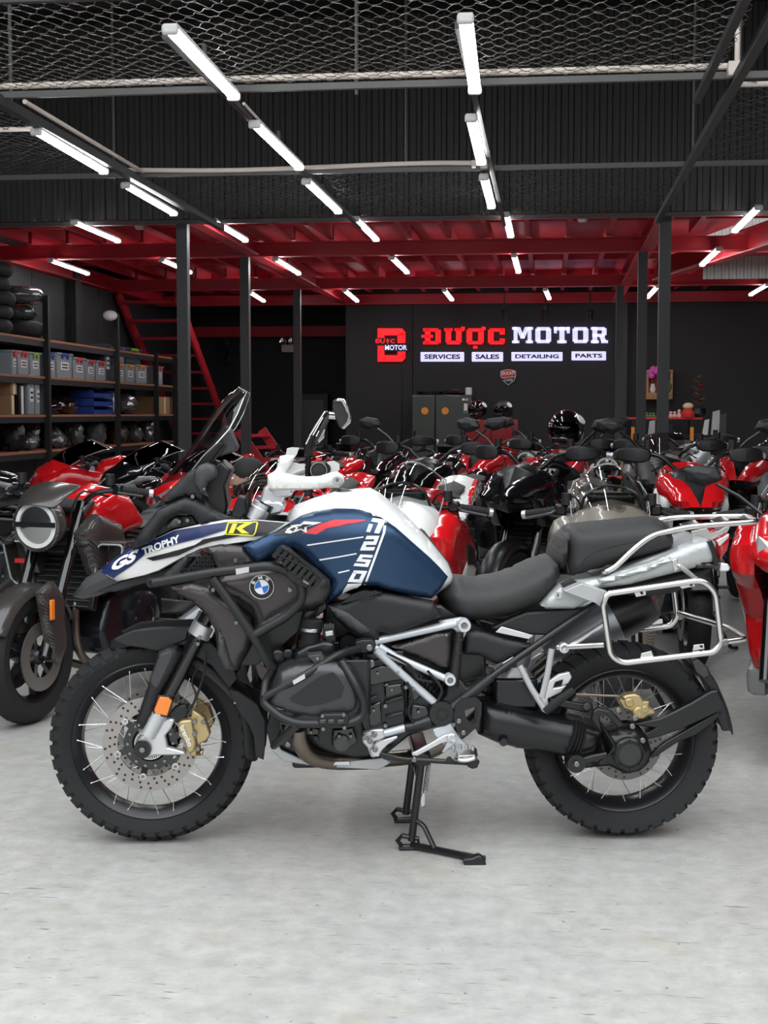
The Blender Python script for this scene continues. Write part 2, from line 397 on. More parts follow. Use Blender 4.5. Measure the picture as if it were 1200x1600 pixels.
# upper front wall of corrugated sheet above the mezzanine edge, and the dark roof over it
def corrugated(x0, x1, z0, z1, y, pitch=.105, d=.022):
    mb = MB(); rows = [[], []]; x = x0; i = 0
    while x < x1:
        for dx, dy in ((0, 0), (.48, 0), (.58, -d), (.90, -d)):
            for r, z in zip(rows, (z0, z1)): r.append(V((x + dx * pitch, y + dy, z)))
        x += pitch
    return mb.grid(rows)
ZU = on_y(600, 337, YF - .1).z
struct(corrugated(-6, 5, ZU, 5.0, YF - .08).build('wall_upper', 'corr', sm=0))
mb = MB(); rows = []
for y, z in ((24.2, 4.0), (YF + .4, 4.65), (9.5, 4.95), (5.2, 5.3)):
    rows.append([V((-8 + .25 * i + (.04 if i % 2 else 0), y, z + (.03 if i % 2 else 0))) for i in range(56)])
mb.grid(rows[1:]); struct(mb.build('ceiling', 'roof_dark', sm=0, sol=.02))
mb = MB(); mb.grid([r[:37] for r in rows[:2]]); struct(mb.build('ceiling_rear', 'roof_dark', sm=0, sol=.02))   # the roof over the far right bay is open to the sky
for y, z in ((7.4, 5.1), (9.4, 4.85), (11.2, 4.7)):
    mb = MB(); mb.box((-1.7, y, z), (12.5, .08, .14)); struct(mb.build('roof_purlin', 'dark_tube', sm=0))
# ---- mezzanine deck of red steel
dk = MB(); out = [(-6, YF), (2.62, YF), (2.17, 13.9), (1.31, 17.65), (5, 17.7), (5, 24), (-6, 24)]
dk.prism([V((x, y, ZB + .30)) for x, y in out], (0, 0, .05)); deck = struct(dk.build('mezzanine_deck', 'red_deck', sm=0))
def beam(a, b, wd, h, nm='beam', m='red_steel'):
    mb = MB(); a, b = V(a), V(b)                       # I section: two flanges and a web
    mb.bar(a, b, wd, .014); mb.bar(a + V((0, 0, h)), b + V((0, 0, h)), wd, .014); mb.bar(a + V((0, 0, h / 2)), b + V((0, 0, h / 2)), .02, h)
    return mb.build(nm, m, deck, sm=0)
YB = [YF + .07, 14.7, 18.6, 21.3]
for i, y in enumerate(YB):
    beam((-6, y, ZB), (2.5 if i < 1 else 5, y, ZB), .12, .135)
for x in (-3.08, .98):
    beam((x, YF, ZB + .01), (x, 21.2, ZB + .01), .13, .16)
beam((-5.9, 8.5, ZB + .01), (-5.9, 21.2, ZB + .01), .14, .16)
beam((2.62, 12.0, ZB - .02), (1.31, 17.65, ZB - .02), .13, .22)
jm = None
for bi in range(3):
    y0, y1 = YB[bi] + .05, YB[bi + 1] - .05
    for i in range(20):
        x = -5.55 + .41 * i
        if min(abs(x + 3.08), abs(x - .98)) < .12: continue
        if x > 1.2 and bi < 2 and (x > 1.75 or bi == 1): continue
        jm = MB(); jm.box((0, 0, 0), (.05, y1 - y0, .13)) if bi >= 0 else None
        o = jm.build('joist', 'red_steel', deck, loc=(x, (y0 + y1) / 2, ZB + .235), sm=0)
    for k in (.33, .67):
        mb = MB(); xr = 1.5 if bi == 1 else 2.1
        mb.box((-6 / 2 + xr / 2, y0 + (y1 - y0) * k, ZB + .25), (6 + xr, .04, .10)); mb.build('cross_joist', 'red_steel', deck, sm=0)
beam((-6, 23.6, ZB - .35), (XE, 23.6, ZB - .35), .1, .16)
struct(corrugated(1.9, 4.9, ZB + .02, ZB + .9, 18.05, .09, .02).build('wall_gap', 'corr_light', sm=0))
# ---- posts
for px, y in ((288, YF), (384, 14.7), (465, 18.6), (1036, YF), (1002, 14.7), (967, 18.6)):
    p = on_y(px, 600, y); mb = MB(); mb.box((p.x, y, ZB / 2), (.094, .094, ZB)); mb.box((p.x, y, .006), (.2, .2, .012))
    struct(mb.build('steel_post', 'post_grey', sm=0))
# ---- tube grid under the roof
YG = [5.55, 7.06, 9.5, 11.85]
for i, y in enumerate(YG):
    mb = MB(); mb.box((-.5, y, ZG + (.0 if i else .03)), (10.8, .032, .032)); struct(mb.build('grid_tube', 'dark_tube' if i in (0, 3) else 'pale_tube', sm=0))
def line_x(px, py):
    p = on_z(px, py, ZG); return p.x
LX = [line_x(150, 236), line_x(366, 150), line_x(742, 140), line_x(1110, 190)]
mb = MB(); mb.box((LX[0], 8.6, ZG - .03), (.05, 6.8, .05)); struct(mb.build('grid_tube', 'dark_tube', sm=0))
mb = MB(); mb.box((LX[3], 8.2, ZG - .03), (.045, 7.6, .045)); struct(mb.build('grid_tube', 'dark_tube', sm=0))
mb = MB(); mb.box((LX[3] - .14, 6.4, ZG - .02), (.035, 2.2, .035)); struct(mb.build('grid_tube', 'dark_tube', sm=0))
for k in (1, 2):
    mb = MB(); mb.box((LX[k], 9.0, ZG - .035), (.03, 6.2, .025)); struct(mb.build('grid_tube', 'dark_tube', sm=0))
def tiepost(px, py, y):
    p = on_y(px, py, y); mb = MB(); mb.cyl((p.x, y, ZG), (p.x, y, 4.72 if y > 11 else 5.2), .010, 6); struct(mb.build('hanger_rod', 'pale_tube', sm=0))
for px, py, y in ((17, 140, 7.25), (557, 140, 7.25), (1155, 110, 7.25), (178, 262, 9.65), (634, 262, 9.65), (1083, 240, 9.65)): tiepost(px, py, y)
# ---- netting panels: interlocked wavy wires, one mesh each
def netting(x0, x1, y0, y1, m, px=.105, py=.055, r=.0019, label=''):
    mb = MB(); j = 0; y = y0
    while y < y1 - py * .3:
        pts = []; n = int((x1 - x0) / px * 2)
        for i in range(n + 1):
            for dx, dy in ((0, 0), (.30, .18), (.62, .82)):
                up = (i + j) % 2
                yy = y + (1.06 * py if up else -.06 * py) + (dy * (-1.12 if up else 1.12)) * py
                pts.append(V((x0 + (i + dx) * px / 2, yy, ZG + .028 + .006 * math.sin(i * 1.7 + j) - .03 * math.sin((y - y0) / (y1 - y0) * PI))))
        mb.tube(pts, r, 3, caps=False); y += py; j += 1
    return tag(mb.build('netting', m, sm=0, norm=False), label, 'netting', kind='thing')
netting(LX[0], LX[3] - .1, YG[0], YG[1] - .03, 'wire', label='pale wire netting stretched overhead nearest the camera, the largest panel')
netting(LX[0] + .02, LX[3], YG[2] + .03, YG[3], 'wire_dark', label='dark wire netting strip overhead just before the mezzanine edge')
netting(-5.93, LX[0] - .05, YG[1] + .05, YG[2], 'wire_dark', label='dark wire netting overhead at the far left')
netting(LX[3] + .06, 3.6, YG[1] + .05, YG[2], 'wire_dark', label='dark wire netting overhead at the far right')
# ---- white conduits
def conduit(pts, label, r=.016):
    o = MB().tube(pts, r, 8).build('conduit', 'conduit'); tag(o, label, 'conduit'); return o
c1 = conduit([(LX[0] - .05, YG[1] - .02, ZG + .04), (-1.5, YG[1] - .02, ZG + .045), (LX[3], YG[1] - .02, ZG + .04)], 'white conduit running on the nearest overhead tube across the shop')
q = V((LX[3], YG[1] - .03, ZG + .02)); mb = MB(); mb.box(q, (.09, .08, .07)); mb.cyl(q + V((0, 0, .03)), q + V((0, 0, .2)), .014, 8); mb.build('junction_box', 'conduit', c1, bev=.008)
pa = on_z(195, 270, ZG); pb = on_z(757, 263, ZG)
c2 = conduit(crv([(pa.x, YG[2] - .03, ZG + .03), (pa.x + .8, YG[2] - .03, ZG + .015), (pa.x + 1.9, YG[2] - .03, ZG + .035), (pb.x, YG[2] - .03, ZG + .03)], 6), 'sagging white conduit on the second overhead tube')
mb = MB(); mb.box((pb.x, YG[2] - .04, ZG + .02), (.05, .07, .07)); mb.box((pb.x - .07, YG[2] - .04, ZG + .02), (.03, .05, .05)); mb.build('junction_box', 'conduit', c2, bev=.006)
conduit([(LX[0] + .04, 7.3, ZG + .02), (LX[0] + .04, 9.5, ZG + .02)], 'white conduit running back above the left row of lights', .013)
conduit([(LX[3] + .05, 7.3, ZG + .01), (3.6, 7.3, ZG + .01)], 'short white conduit at the top right beyond the junction box', .014)
conduit([(-5.93, 7.9, ZG), (LX[0] - .06, 7.9, ZG)], 'short white conduit at the top left edge', .014)
conduit([(LX[1] + .03, 7.3, ZG - .02), (LX[1] + .03, 8.1, ZG - .03)], 'thin conduit between the two nearest lights of the second row', .008)
# ---- LED battens: (near end px, far end px)
LT = [((55, 203), (163, 267)), ((195, 288), (272, 333)), ((115, 346), (185, 376)), ((78, 406), (137, 427)), ((252, 405), (297, 425)),
      ((264, 42), (366, 150)), ((397, 192), (468, 261)), ((478, 282), (529, 330)), ((555, 341), (588, 374)), ((333, 344), (384, 375)), ((430, 404), (467, 427)),
      ((390, 456), (412, 470)), ((612, 402), (636, 425)), ((538, 453), (558, 470)),
      ((727, 25), (742, 140)), ((736, 182), (752, 253)), ((756, 275), (768, 322)), ((790, 334), (798, 368)), ((803, 398), (810, 424)), ((694, 453), (706, 468)), ((852, 452), (858, 466)),
      ((1186, 323), (1148, 360)), ((1124, 388), (1097, 413)), ((1028, 447), (1012, 464)), ((1200, 444), (1173, 460))]
LL = ['nearest light of the far left row, over the left netting', 'second light of the far left row, just before the mezzanine', 'light under the mezzanine at the far left, nearest', 'light under the mezzanine beside the left wall beam', 'light under the mezzanine touching the front left post',
      'largest overhead light left of centre, against the pale netting', 'second light of the row left of centre, before the corrugated wall', 'third light of the row left of centre, just above the mezzanine edge', 'short light just under the mezzanine edge left of centre', 'light beside the lit red beam behind the front left post', 'light beside the lit red beam at the second left post',
      'small light right of the second left post', 'small light in the middle bay under the mezzanine', 'tiny light before the dark recess under the third red beam',
      'largest overhead light near the top centre, against the pale netting', 'second light of the centre row, before the corrugated wall', 'third light of the centre row, just above the mezzanine edge', 'fourth light of the centre row, just under the mezzanine edge', 'fifth light of the centre row, between the first two red beams', 'tiny light above the red letters of the wall sign', 'tiny light above the white letters of the wall sign',
      'nearest light under the mezzanine at the right', 'second light under the mezzanine at the right', 'small light between the two right posts', 'light at the right edge below the pale corrugated patch']
for i, ((a, b), lb) in enumerate(zip(LT, LL)):
    zl = ZG - .07 if i in (0, 1, 5, 6, 7, 14, 15, 16) else ZB - .03
    a, b = on_z(*a, zl), on_z(*b, zl); d = (b - a).normalized(); L = (b - a).length; n = V((d.y, -d.x, 0))
    t = empty('batten_light', (a + b) / 2, math.atan2(d.y, d.x)); tag(t, 'white LED batten: ' + lb if len(lb.split()) < 13 else lb, 'light', 'LED battens in rows on the ceiling')
    mb = MB(); rows = []
    for x in (-L / 2 + .03, L / 2 - .03): rows.append([V((x, .029 * math.cos(PI + PI * k / 8), -.001 + .022 * math.sin(PI + PI * k / 8))) for k in range(9)])
    mb.grid(rows); mb.build('diffuser', 'led', t)
    mb = MB(); mb.box((0, 0, .012), (L - .05, .056, .018)); mb.build('housing', 'white_plastic', t, sm=0)
    for e in (-1, 1):
        mb = MB(); mb.box((e * (L / 2 - .015), 0, -.006), (.03, .068, .044)); mb.build('end_cap', 'white_plastic', t, bev=.012)
    mb = MB(); mb.box((0, 0, .05), (.02, .02, .08)); mb.build('hanger', 'dark_tube', t, sm=0)
# smoke detectors under the deck, wall light
for px, py, lb in ((910, 357, 'small white smoke detector under the red deck at right'), (218, 368, 'small white smoke detector under the red deck at left')):
    p = on_z(px, py, ZB + .1); t = MB().lathe(p + V((0, 0, .19)), (0, 0, -1), [(.0, 0), (.05, 0), (.05, .10), (.035, .13), (0, .13)], 16).build('smoke_detector', 'white_plastic'); tag(t, lb, 'detector')
# ---- sign
SY = YW - .03
def sgn(px, py, d=0): p = on_y(px, py, SY - d); return p
def rects_letters(word, x0, x1, y0, y1, m, adv=11.3, group=None, lab=None):
    """slab-serif capitals from bars; one raised object per letter"""
    G = {'D': [(1, 0, 4, 10), (0, 0, 4, 1.8), (0, 8.2, 4, 10), (1, 8, 8.4, 10), (1, 0, 8.4, 2), (6.9, .9, 9.8, 9.1), (-.9, 4.2, 5.4, 5.9)],
         'U': [(.6, 1.2, 3.6, 10), (6.4, 1.2, 9.4, 10), (1.4, 0, 8.6, 2.2), (-.3, 8.4, 4.4, 10), (5.6, 8.4, 10, 10), (9.2, 8.9, 11.2, 11), (9.6, 8.2, 10.6, 9.4)],
         'O': [(.2, 1, 3.3, 9), (6.7, 1, 9.8, 9), (1.1, 8, 8.9, 10), (1.1, 0, 8.9, 2)],
         'Q': [(.2, 1, 3.3, 9), (6.7, 1, 9.8, 9), (1.1, 8, 8.9, 10), (1.1, 0, 8.9, 2), (8.6, 9.0, 10.8, 11), (3.9, -2.6, 6.3, -1)],
         'C': [(.2, 1, 3.3, 9), (1.1, 8, 8.9, 10), (1.1, 0, 8.9, 2), (6.7, 6.2, 9.5, 10), (6.7, .9, 9.5, 3.6)],
         'M': [(.6, 0, 2.9, 10), (9.1, 0, 11.4, 10), (-.4, 0, 4, 1.6), (8, 0, 12.4, 1.6), (-.4, 8.4, 3, 10), (9, 8.4, 12.4, 10), ((2, 10), (4.6, 10), (7.2, 3), (4.8, 3)), ((10, 10), (7.4, 10), (4.8, 3), (7.2, 3))],
         'T': [(3.5, 0, 6.6, 10), (.2, 8, 9.8, 10), (.2, 6.2, 2, 10), (8, 6.2, 9.8, 10), (2.2, 0, 7.9, 1.7)],
         'R': [(1, 0, 3.9, 10), (0, 0, 4.9, 1.7), (0, 8.3, 4, 10), (1, 8.1, 8.4, 10), (6.7, 5, 9.5, 9.3), (1, 4, 8.4, 5.8), ((5, 4.6), (8, 4.6), (9.4, 1), (6.4, 1)), (6.3, 0, 10.4, 1.8)]}
    n = sum(1.2 if c == 'M' else 1 for c in word); u = (x1 - x0) / (n * adv - (adv - 10)); x = x0
    for c in word:
        mb = MB()
        for q in G[c]:
            pts = [(q[0], q[1]), (q[2], q[1]), (q[2], q[3]), (q[0], q[3])] if not isinstance(q[0], tuple) else list(q)
            p3 = [sgn(x + a * u, y1 - b * (y1 - y0) / 10, .05) for a, b in pts]; mb.prism(p3, (0, .05, 0))
        o = mb.build('sign_letter', m, sm=0); x += adv * u * (1.2 if c == 'M' else 1)
        tag(o, lab % {'D': 'barred D', 'U': 'horned U', 'Q': 'horned O with a dot', 'C': 'C', 'M': 'M', 'O': 'O', 'T': 'T', 'R': 'R'}[c] if not (word == 'MOTOR' and c in 'O') else lab % ('first O' if x < x0 + 35 * u else 'second O'), 'letter', group)
rects_letters('DUQC', 661, 790, 513, 538, 'sign_red', adv=12.0, group='red sign letters', lab='glowing red slab letter %s on the black wall sign')
rects_letters('MOTOR', 801, 949, 511, 536, 'sign_white', group='white sign letters', lab='glowing white slab letter %s on the black wall sign')
def flat_text(s, pts, m, name, parent, bold=.03, dep=.004):
    """lettering in the quad pts = (top-left, top-right, bottom-left) world points"""
    tl, tr, bl = [V(p) for p in pts]; vs, fs = text_mesh(s, bold); n = (tr - tl).cross(bl - tl).normalized()
    mb = MB(); mb.add([bl + (tr - tl) * a + (tl - bl) * b for a, b in vs], fs); return mb.build(name, m, parent, sm=0, norm=False)
for wd, x0, x1, y0, y1 in (('SERVICES', 657, 725, 550, 565), ('SALES', 737, 786, 550, 565), ('DETAILING', 799, 879, 550, 564), ('PARTS', 893, 947, 549, 563)):
    p = [sgn(x0, y0, .04), sgn(x1, y0, .04), sgn(x1, y1, .04), sgn(x0, y1, .04)]
    o = MB().prism(p, (0, .04, 0)).build('sign_plate', 'sign_white', sm=0, bev=.008)
    tag(o, 'glowing white plate reading %s under the wall sign' % wd, 'sign', 'plates under the sign')
    flat_text(wd, [sgn(x0 + 6, y0 + 3.5, .043), sgn(x1 - 6, y0 + 3.5, .043), sgn(x0 + 6, y1 - 4, .043)], 'sign_ink', 'lettering', o, .035)
lg = empty('logo_sign', sgn(612, 540)); tag(lg, 'glowing red block D with a small black name plate across it', 'sign')
def rel(ps, c=lg): return [p - c.location for p in ps]
mb = MB()
for q in ([(590, 513), (600, 513), (600, 565), (590, 565)], [(590, 513), (628, 513), (632, 518), (632, 524), (590, 524)], [(590, 555), (632, 555), (632, 560), (628, 565), (590, 565)], [(621, 522), (633, 518), (633, 560), (621, 557)]):
    mb.prism(rel([sgn(a, b, .06) for a, b in q]), (0, .06, 0))
mb.build('block_letter', 'sign_red', lg, sm=0)
mb = MB(); mb.prism(rel([sgn(a, b, .075) for a, b in ((585, 528), (619, 528), (619, 540), (585, 540))]), (0, .03, 0)); mb.prism(rel([sgn(a, b, .08) for a, b in ((600, 536), (638, 536), (638, 549), (600, 549))]), (0, .03, 0)); mb.build('name_plate', 'sign_ink', lg, sm=0)
flat_text('ĐƯỢC', rel([sgn(586, 528.5, .082), sgn(617, 528.5, .082), sgn(586, 538, .082)]), 'sign_red', 'lettering', lg)
flat_text('MOTOR', rel([sgn(601.5, 539, .085), sgn(636, 539, .085), sgn(601.5, 547, .085)]), 'sign_white', 'lettering', lg)
# shield badge
bd = [(782, 580), (788, 578), (795, 577), (801, 578), (806, 580), (806, 588), (803, 595), (794, 602), (786, 595), (782, 588)]
o = MB().prism([sgn(a, b, .03) for a, b in bd], (0, .03, 0)).build('shield_badge', 'sticker_white', sm=0); tag(o, 'small red and black shield badge on the wall under the sign', 'badge')
ins = lambda ps, k: [(794 + (a - 794) * k, 589 + (b - 589) * k) for a, b in ps]
up = ins(bd, .93)
MB().prism([sgn(a, b, .034) for a, b in [up[0], up[1], up[2], up[3], up[4], (805.2, 588), (783, 590)]], (0, .01, 0)).build('red_field', 'red_gloss', o, sm=0)
MB().prism([sgn(a, b, .034) for a, b in [(783, 591), (805, 589), (802, 595), up[7], up[8]]], (0, .01, 0)).build('black_field', 'sticker_black', o, sm=0)
flat_text('DUCATI', [sgn(784, 581, .037), sgn(804, 580, .037), sgn(784, 586, .037)], 'sticker_white', 'lettering', o)
flat_text('CORSE', [sgn(788, 592, .037), sgn(801, 591.5, .037), sgn(788, 596, .037)], 'sticker_white', 'lettering', o, .01)
# spotlights over the sign
for px in (788, 852, 922):
    p = on_y(px, 490, YW - .45); t = empty('spotlight', p); tag(t, {788: 'black spotlight above the red letters of the sign', 852: 'middle black spotlight above the white letters', 922: 'black spotlight above the end of the white letters'}[px], 'spotlight', 'spotlights over the sign')
    mb = MB(); mb.cyl((0, .02, .05), (0, .07, -.07), .045, 14); mb.build('lamp_head', 'satin_black', t); mb = MB(); mb.bar((0, 0, .05), (0, 0, .3), .02, .02, (1, 0, 0)); mb.build('bracket', 'satin_black', t, sm=0)
    MB().lathe((0, .071, -.072), (0, .35, -.9), [(.03, 0), (.04, .002)], 12).build('lens', 'white_plastic', t)
# emergency light, fan, wall bulb
p = on_y(450, 540, 23.9); t = empty('emergency_light', p); tag(t, 'white twin-head emergency light on the dark recess wall', 'emergency light')
MB().box((0, 0, -.05), (.22, .07, .13)).build('battery_box', 'white_plastic', t, bev=.01)
for e in (-1, 1):
    MB().lathe((e * .075, -.02, .07), (0, -1, 0), [(0, -.06), (.045, -.05), (.065, .02), (.06, .03), (.0, .02)], 14).build('lamp_head', 'chrome', t)
p = on_y(362, 546, 23.7); t = empty('wall_fan', p); tag(t, 'dark wall fan with a round wire cage', 'fan')
mb = MB()
for r in (.08, .16, .22, .26): mb.tube([(r * math.cos(a * PI / 12), -.08 + .1 * r, r * math.sin(a * PI / 12)) for a in range(24)], .004, 4, True)
for a in range(16): mb.tube([(.03 * math.cos(a * PI / 8), -.08, .03 * math.sin(a * PI / 8)), (.26 * math.cos(a * PI / 8), -.05, .26 * math.sin(a * PI / 8))], .003, 4)
mb.build('cage', 'dark_plastic', t)
for a in range(3):
    c, s_ = math.cos(a * 2.094), math.sin(a * 2.094)
    MB().add([(0, 0, 0), (.22 * c - .09 * s_, -.03, .22 * s_ + .09 * c), (.24 * c, 0, .24 * s_), (.22 * c + .06 * s_, .03, .22 * s_ - .06 * c)], [(0, 1, 2, 3)]).build('blade', 'grey_plastic', t, sol=.004)
MB().cyl((0, -.05, 0), (0, .2, 0), .05, 14).build('motor', 'dark_plastic', t)
# ---- red stairs in the back left corner
st = empty('red_stairs', (0, 0, 0)); tag(st, 'red steel stairs climbing to the mezzanine behind the shelves', 'stairs')
A = on_y(184, 462, 19.0); A.z = ZB; B = on_y(318, 772, 23.4); B.z = 0.02; D_ = B - A; wid = .82
side = V((1, 0, 0))
for k, nm in ((0, 0), (1, 1)):
    o_ = side * wid * k; MB().bar(A + o_, B + o_, .04, .16).build('stringer', 'red_steel', st, sm=0)
for i in range(13):
    c = A + D_ * ((i + .5) / 13) + side * wid / 2
    MB().box(c, (wid - .05, .22, .035)).build('step', 'red_steel', st, sm=0)
ld = empty('red_ladder', (0, 0, 0)); tag(ld, 'short red steel step frame leaning low behind the handlebar', 'steps')
A2, B2 = on_y(372, 672, 15.2), on_y(424, 746, 15.2); sd2 = V((.16, .5, 0))
for k in (0, 1): MB().bar(A2 + sd2 * k, B2 + sd2 * k, .03, .10).build('stringer', 'red_steel', ld, sm=0)
MB().bar(B2 + V((.0, 0, .04)), V((B2.x, B2.y, .0)), .05, .05, (1, 0, 0)).build('prop', 'red_steel', ld, sm=0)
for i in range(4): c = A2 + (B2 - A2) * ((i + .5) / 4) + sd2 / 2; MB().bar(c - sd2 / 2, c + sd2 / 2, .12, .03).build('step', 'red_steel', ld, sm=0)
# ---- shelving along the left wall
SX = -5.35; SD = .6
def sy(px): return -SX * 2200 / (856 - px)
zs = [H - .40, H - .02, H + .387, H + .787]; yu = [12.4, sy(52), sy(168), sy(232), sy(262)]
sh = empty('shelving_rack', (0, 0, 0)); tag(sh, 'long black steel shelving rack with wooden boards along the left wall', 'shelving')
for z in zs:
    MB().box((SX - SD / 2, (yu[0] + yu[-1]) / 2, z - .0125), (SD, yu[-1] - yu[0], .025)).build('board', 'shelf_wood', sh, sm=0, bev=.003)
    MB().box((SX - .02, (yu[0] + yu[-1]) / 2, z - .055), (.03, yu[-1] - yu[0], .058)).build('rail', 'shelf_steel', sh, sm=0)
for i, y in enumerate(yu):
    for x in (SX + .012, SX - SD):
        zt = [2.2, on_y(52, 462, y).z, on_y(168, 490, y).z, 2.2, 2.2][i]
        MB().box((x, y, zt / 2), (.06, .06, zt)).build('upright', 'shelf_steel', sh, sm=0)
t = MB().ball(on_x(172, 493, SX + .02) + V((0, 0, .0)), (.09, .09, .065), 14, 8).build('wall_lamp', 'white_plastic'); tag(t, 'small white round lamp on top of a shelf upright', 'lamp')
def clear_bin(px0, px1, z, h, clip, lb, body='bin_clear', dx=.03, dp=.36):
    y0, y1 = sy(px0) + .012, sy(px1) - .012; w = y1 - y0; t = empty('storage_bin', (SX - dx, (y0 + y1) / 2, z + .001)); tag(t, lb, 'storage bin', 'plastic bins on the second shelf from the top')
    mb = MB(); k = .92; hb = h - .025
    mb.add([(a * s_, b * s_, c) for c, s_ in ((0, k), (hb, 1)) for a, b in ((0, -w / 2), (0, w / 2))] + [(-dp * 1, b * s_, c) for c, s_ in ((0, k), (hb, 1)) for b in (-w / 2, w / 2)],
           [(0, 1, 3, 2), (4, 6, 7, 5), (0, 2, 6, 4), (1, 5, 7, 3), (0, 4, 5, 1), (2, 3, 7, 6)]); mb.build('tub', body, t, sm=0, bev=.008)
    MB().box((-dp / 2, 0, h - .014), (dp + .03, w + .015, .024)).build('lid', body, t, bev=.006)
    if clip:
        m = {'r': 'red_plastic', 'g': 'green_plastic', 'b': 'blue_plastic', 'o': 'orange_plastic'}[clip]
        mb = MB(); mb.box((.014, 0, h - .02), (.014, w * .42, .03)); mb.box((.012, -w * .17, h - .045), (.01, .03, .05)); mb.box((.012, w * .17, h - .045), (.01, .03, .05)); mb.build('latch', m, t, sm=0)
    mb = MB(); mb.box((.002, 0, hb * .52), (.006, w * .5, hb * .35)); l = mb.build('paper_label', 'paper', t, sm=0)
    for q in range(2): MB().box((.006, 0, hb * (.58 - .13 * q)), (.003, w * .36, hb * .06)).build('written_line', 'sticker_ink' if 'sticker_ink' in M else 'sticker_black', l, sm=0)
S2 = zs[2]; s44 = lambda v: v / 4.444
for x0, x1, h, c, lb in ((0, 37, .25, 'r', 'clear bin with a red latch at the left edge of the photo'), (40, 130, .25, 'r', 'narrow clear bin with a red latch, second on the shelf'), (131, 212, .25, 'g', 'clear bin with a green latch left of the first upright'),
        (245, 325, .26, 'b', 'clear bin with a blue latch right of the first upright'), (326, 446, .28, 'b', 'widest clear bin with a blue latch and a large label'), (448, 540, .25, 'r', 'clear bin with a red latch beside the widest bin'),
        (541, 613, .24, 'r', 'clear bin with a red latch in the middle of its bay'), (618, 692, .24, 'r', 'clear bin with a red latch left of the second upright'), (764, 827, .24, 'o', 'lower bin with an orange latch right of the second upright'),
        (831, 900, .24, 'o', 'middle bin with an orange latch between two others'), (905, 990, .25, 'o', 'clear bin with an orange latch left of the third upright'), (1044, 1104, .26, 'r', 'clear bin with a red latch past the third upright')):
    clear_bin(s44(x0), s44(x1), S2, h, c, lb)
clear_bin(s44(700), s44(742), S2, .46, None, 'tall dark grey bin behind the second upright', 'bin_dark', .06)
clear_bin(s44(766), s44(828), S2 + .243, .2, 'b', 'upper bin with a blue latch, stacked right of the second upright')
clear_bin(s44(834), s44(950), S2 + .253, .2, 'g', 'upper dark bin with a green latch, stacked', 'bin_dark')
clear_bin(s44(112), s44(165), zs[1], .42, None, 'tall grey bin left of the first upright on the third shelf', 'bin_clear')
clear_bin(s44(168), s44(205), zs[1], .40, None, 'tall grey bin touching the first upright on the third shelf', 'bin_clear')
clear_bin(s44(250), s44(284), zs[1], .38, None, 'narrow clear bin right of the first upright on the third shelf')
for (x0, x1, h, z, m, lb) in ((0, 28, .20, zs[1], 'cardboard', 'cardboard box at the left edge of the third shelf'), (0, 50, .17, zs[1] + .205, 'cardboard', 'flat cardboard box stacked at the left edge of the third shelf'), (60, 108, .3, zs[1], 'sticker_black', 'black box with a white label on the third shelf'), (1050, 1192, .24, zs[1], 'cardboard', 'taped cardboard box at the far end of the third shelf')):
    y0, y1 = sy(s44(x0)) + .01, sy(s44(x1)) - .01; t = empty('carton', (SX - .05, (y0 + y1) / 2, z + .001)); tag(t, lb, 'box')
    MB().box((-.2, 0, h / 2), (.4, y1 - y0, h)).build('carton_body', m, t, bev=.004)
    MB().box((.002, 0, h * .5), (.004, .06, h * .96)).build('tape', 'paper' if m != 'cardboard' else 'cream', t, sm=0)
    for e in (-1, 1): MB().box((-.2, e * (y1 - y0) * .24, h + .002), (.38, (y1 - y0) * .44, .004)).build('flap', m, t, sm=0)
# blue parts trays
for k in range(3):
    y0, y1 = sy(s44(602)), sy(s44(742)); t = MB(); hh = .09
    t.box((-.15, 0, .006), (.3, y1 - y0, .012))
    for e in (-1, 1): t.box((-.15, e * (y1 - y0) / 2, hh / 2), (.3, .012, hh)); t.box((-.15 + e * .15, 0, hh * (.3 if e > 0 else .5)), (.012, y1 - y0, hh * (.6 if e > 0 else 1)))
    o = t.build('parts_tray', 'blue_plastic', loc=(SX - .04, (y0 + y1) / 2, zs[1] + .002 + .1 * k), sm=0); tag(o, ['blue parts tray, lowest of the stack of three', 'blue parts tray, middle of the stack of three', 'blue parts tray, topmost of the stack of three'][k], 'tray', 'blue trays')
o = MB().box((0, 0, .05), (.2, .3, .1)).build('tool_case', 'grey_plastic', loc=(SX - .16, sy(s44(655)), zs[1] + .205 + .1), bev=.01); tag(o, 'small grey case lying on the topmost blue tray', 'case')
def lump(c, r, m, nm, lb, cat, seed, am=.35, gp=None):
    rnd = random.Random(seed); mb = MB(); mb.ball((0, 0, 0), 1, 18, 12); off = [V((rnd.uniform(-1, 1), rnd.uniform(-1, 1), rnd.uniform(-1, 1))).normalized() for _ in range(14)]; fr = [rnd.uniform(.5, 1) for _ in off]
    vs = []
    for v in mb.v:
        v = V(v); d = 1 + am * (max(f * v.dot(o_) for f, o_ in zip(fr, off)) - .7) + am * .2 * math.sin(9 * v.x + 7 * v.y + 11 * v.z + seed); v = v * d
        vs.append((v.x * r[0], v.y * r[1], max(v.z, -.8) * r[2]))
    mb.v = vs; lo = min(v[2] for v in vs); o = mb.build(nm, m, loc=(c[0], c[1], c[2] - lo + .001), sm=25); tag(o, lb, cat, gp); return o
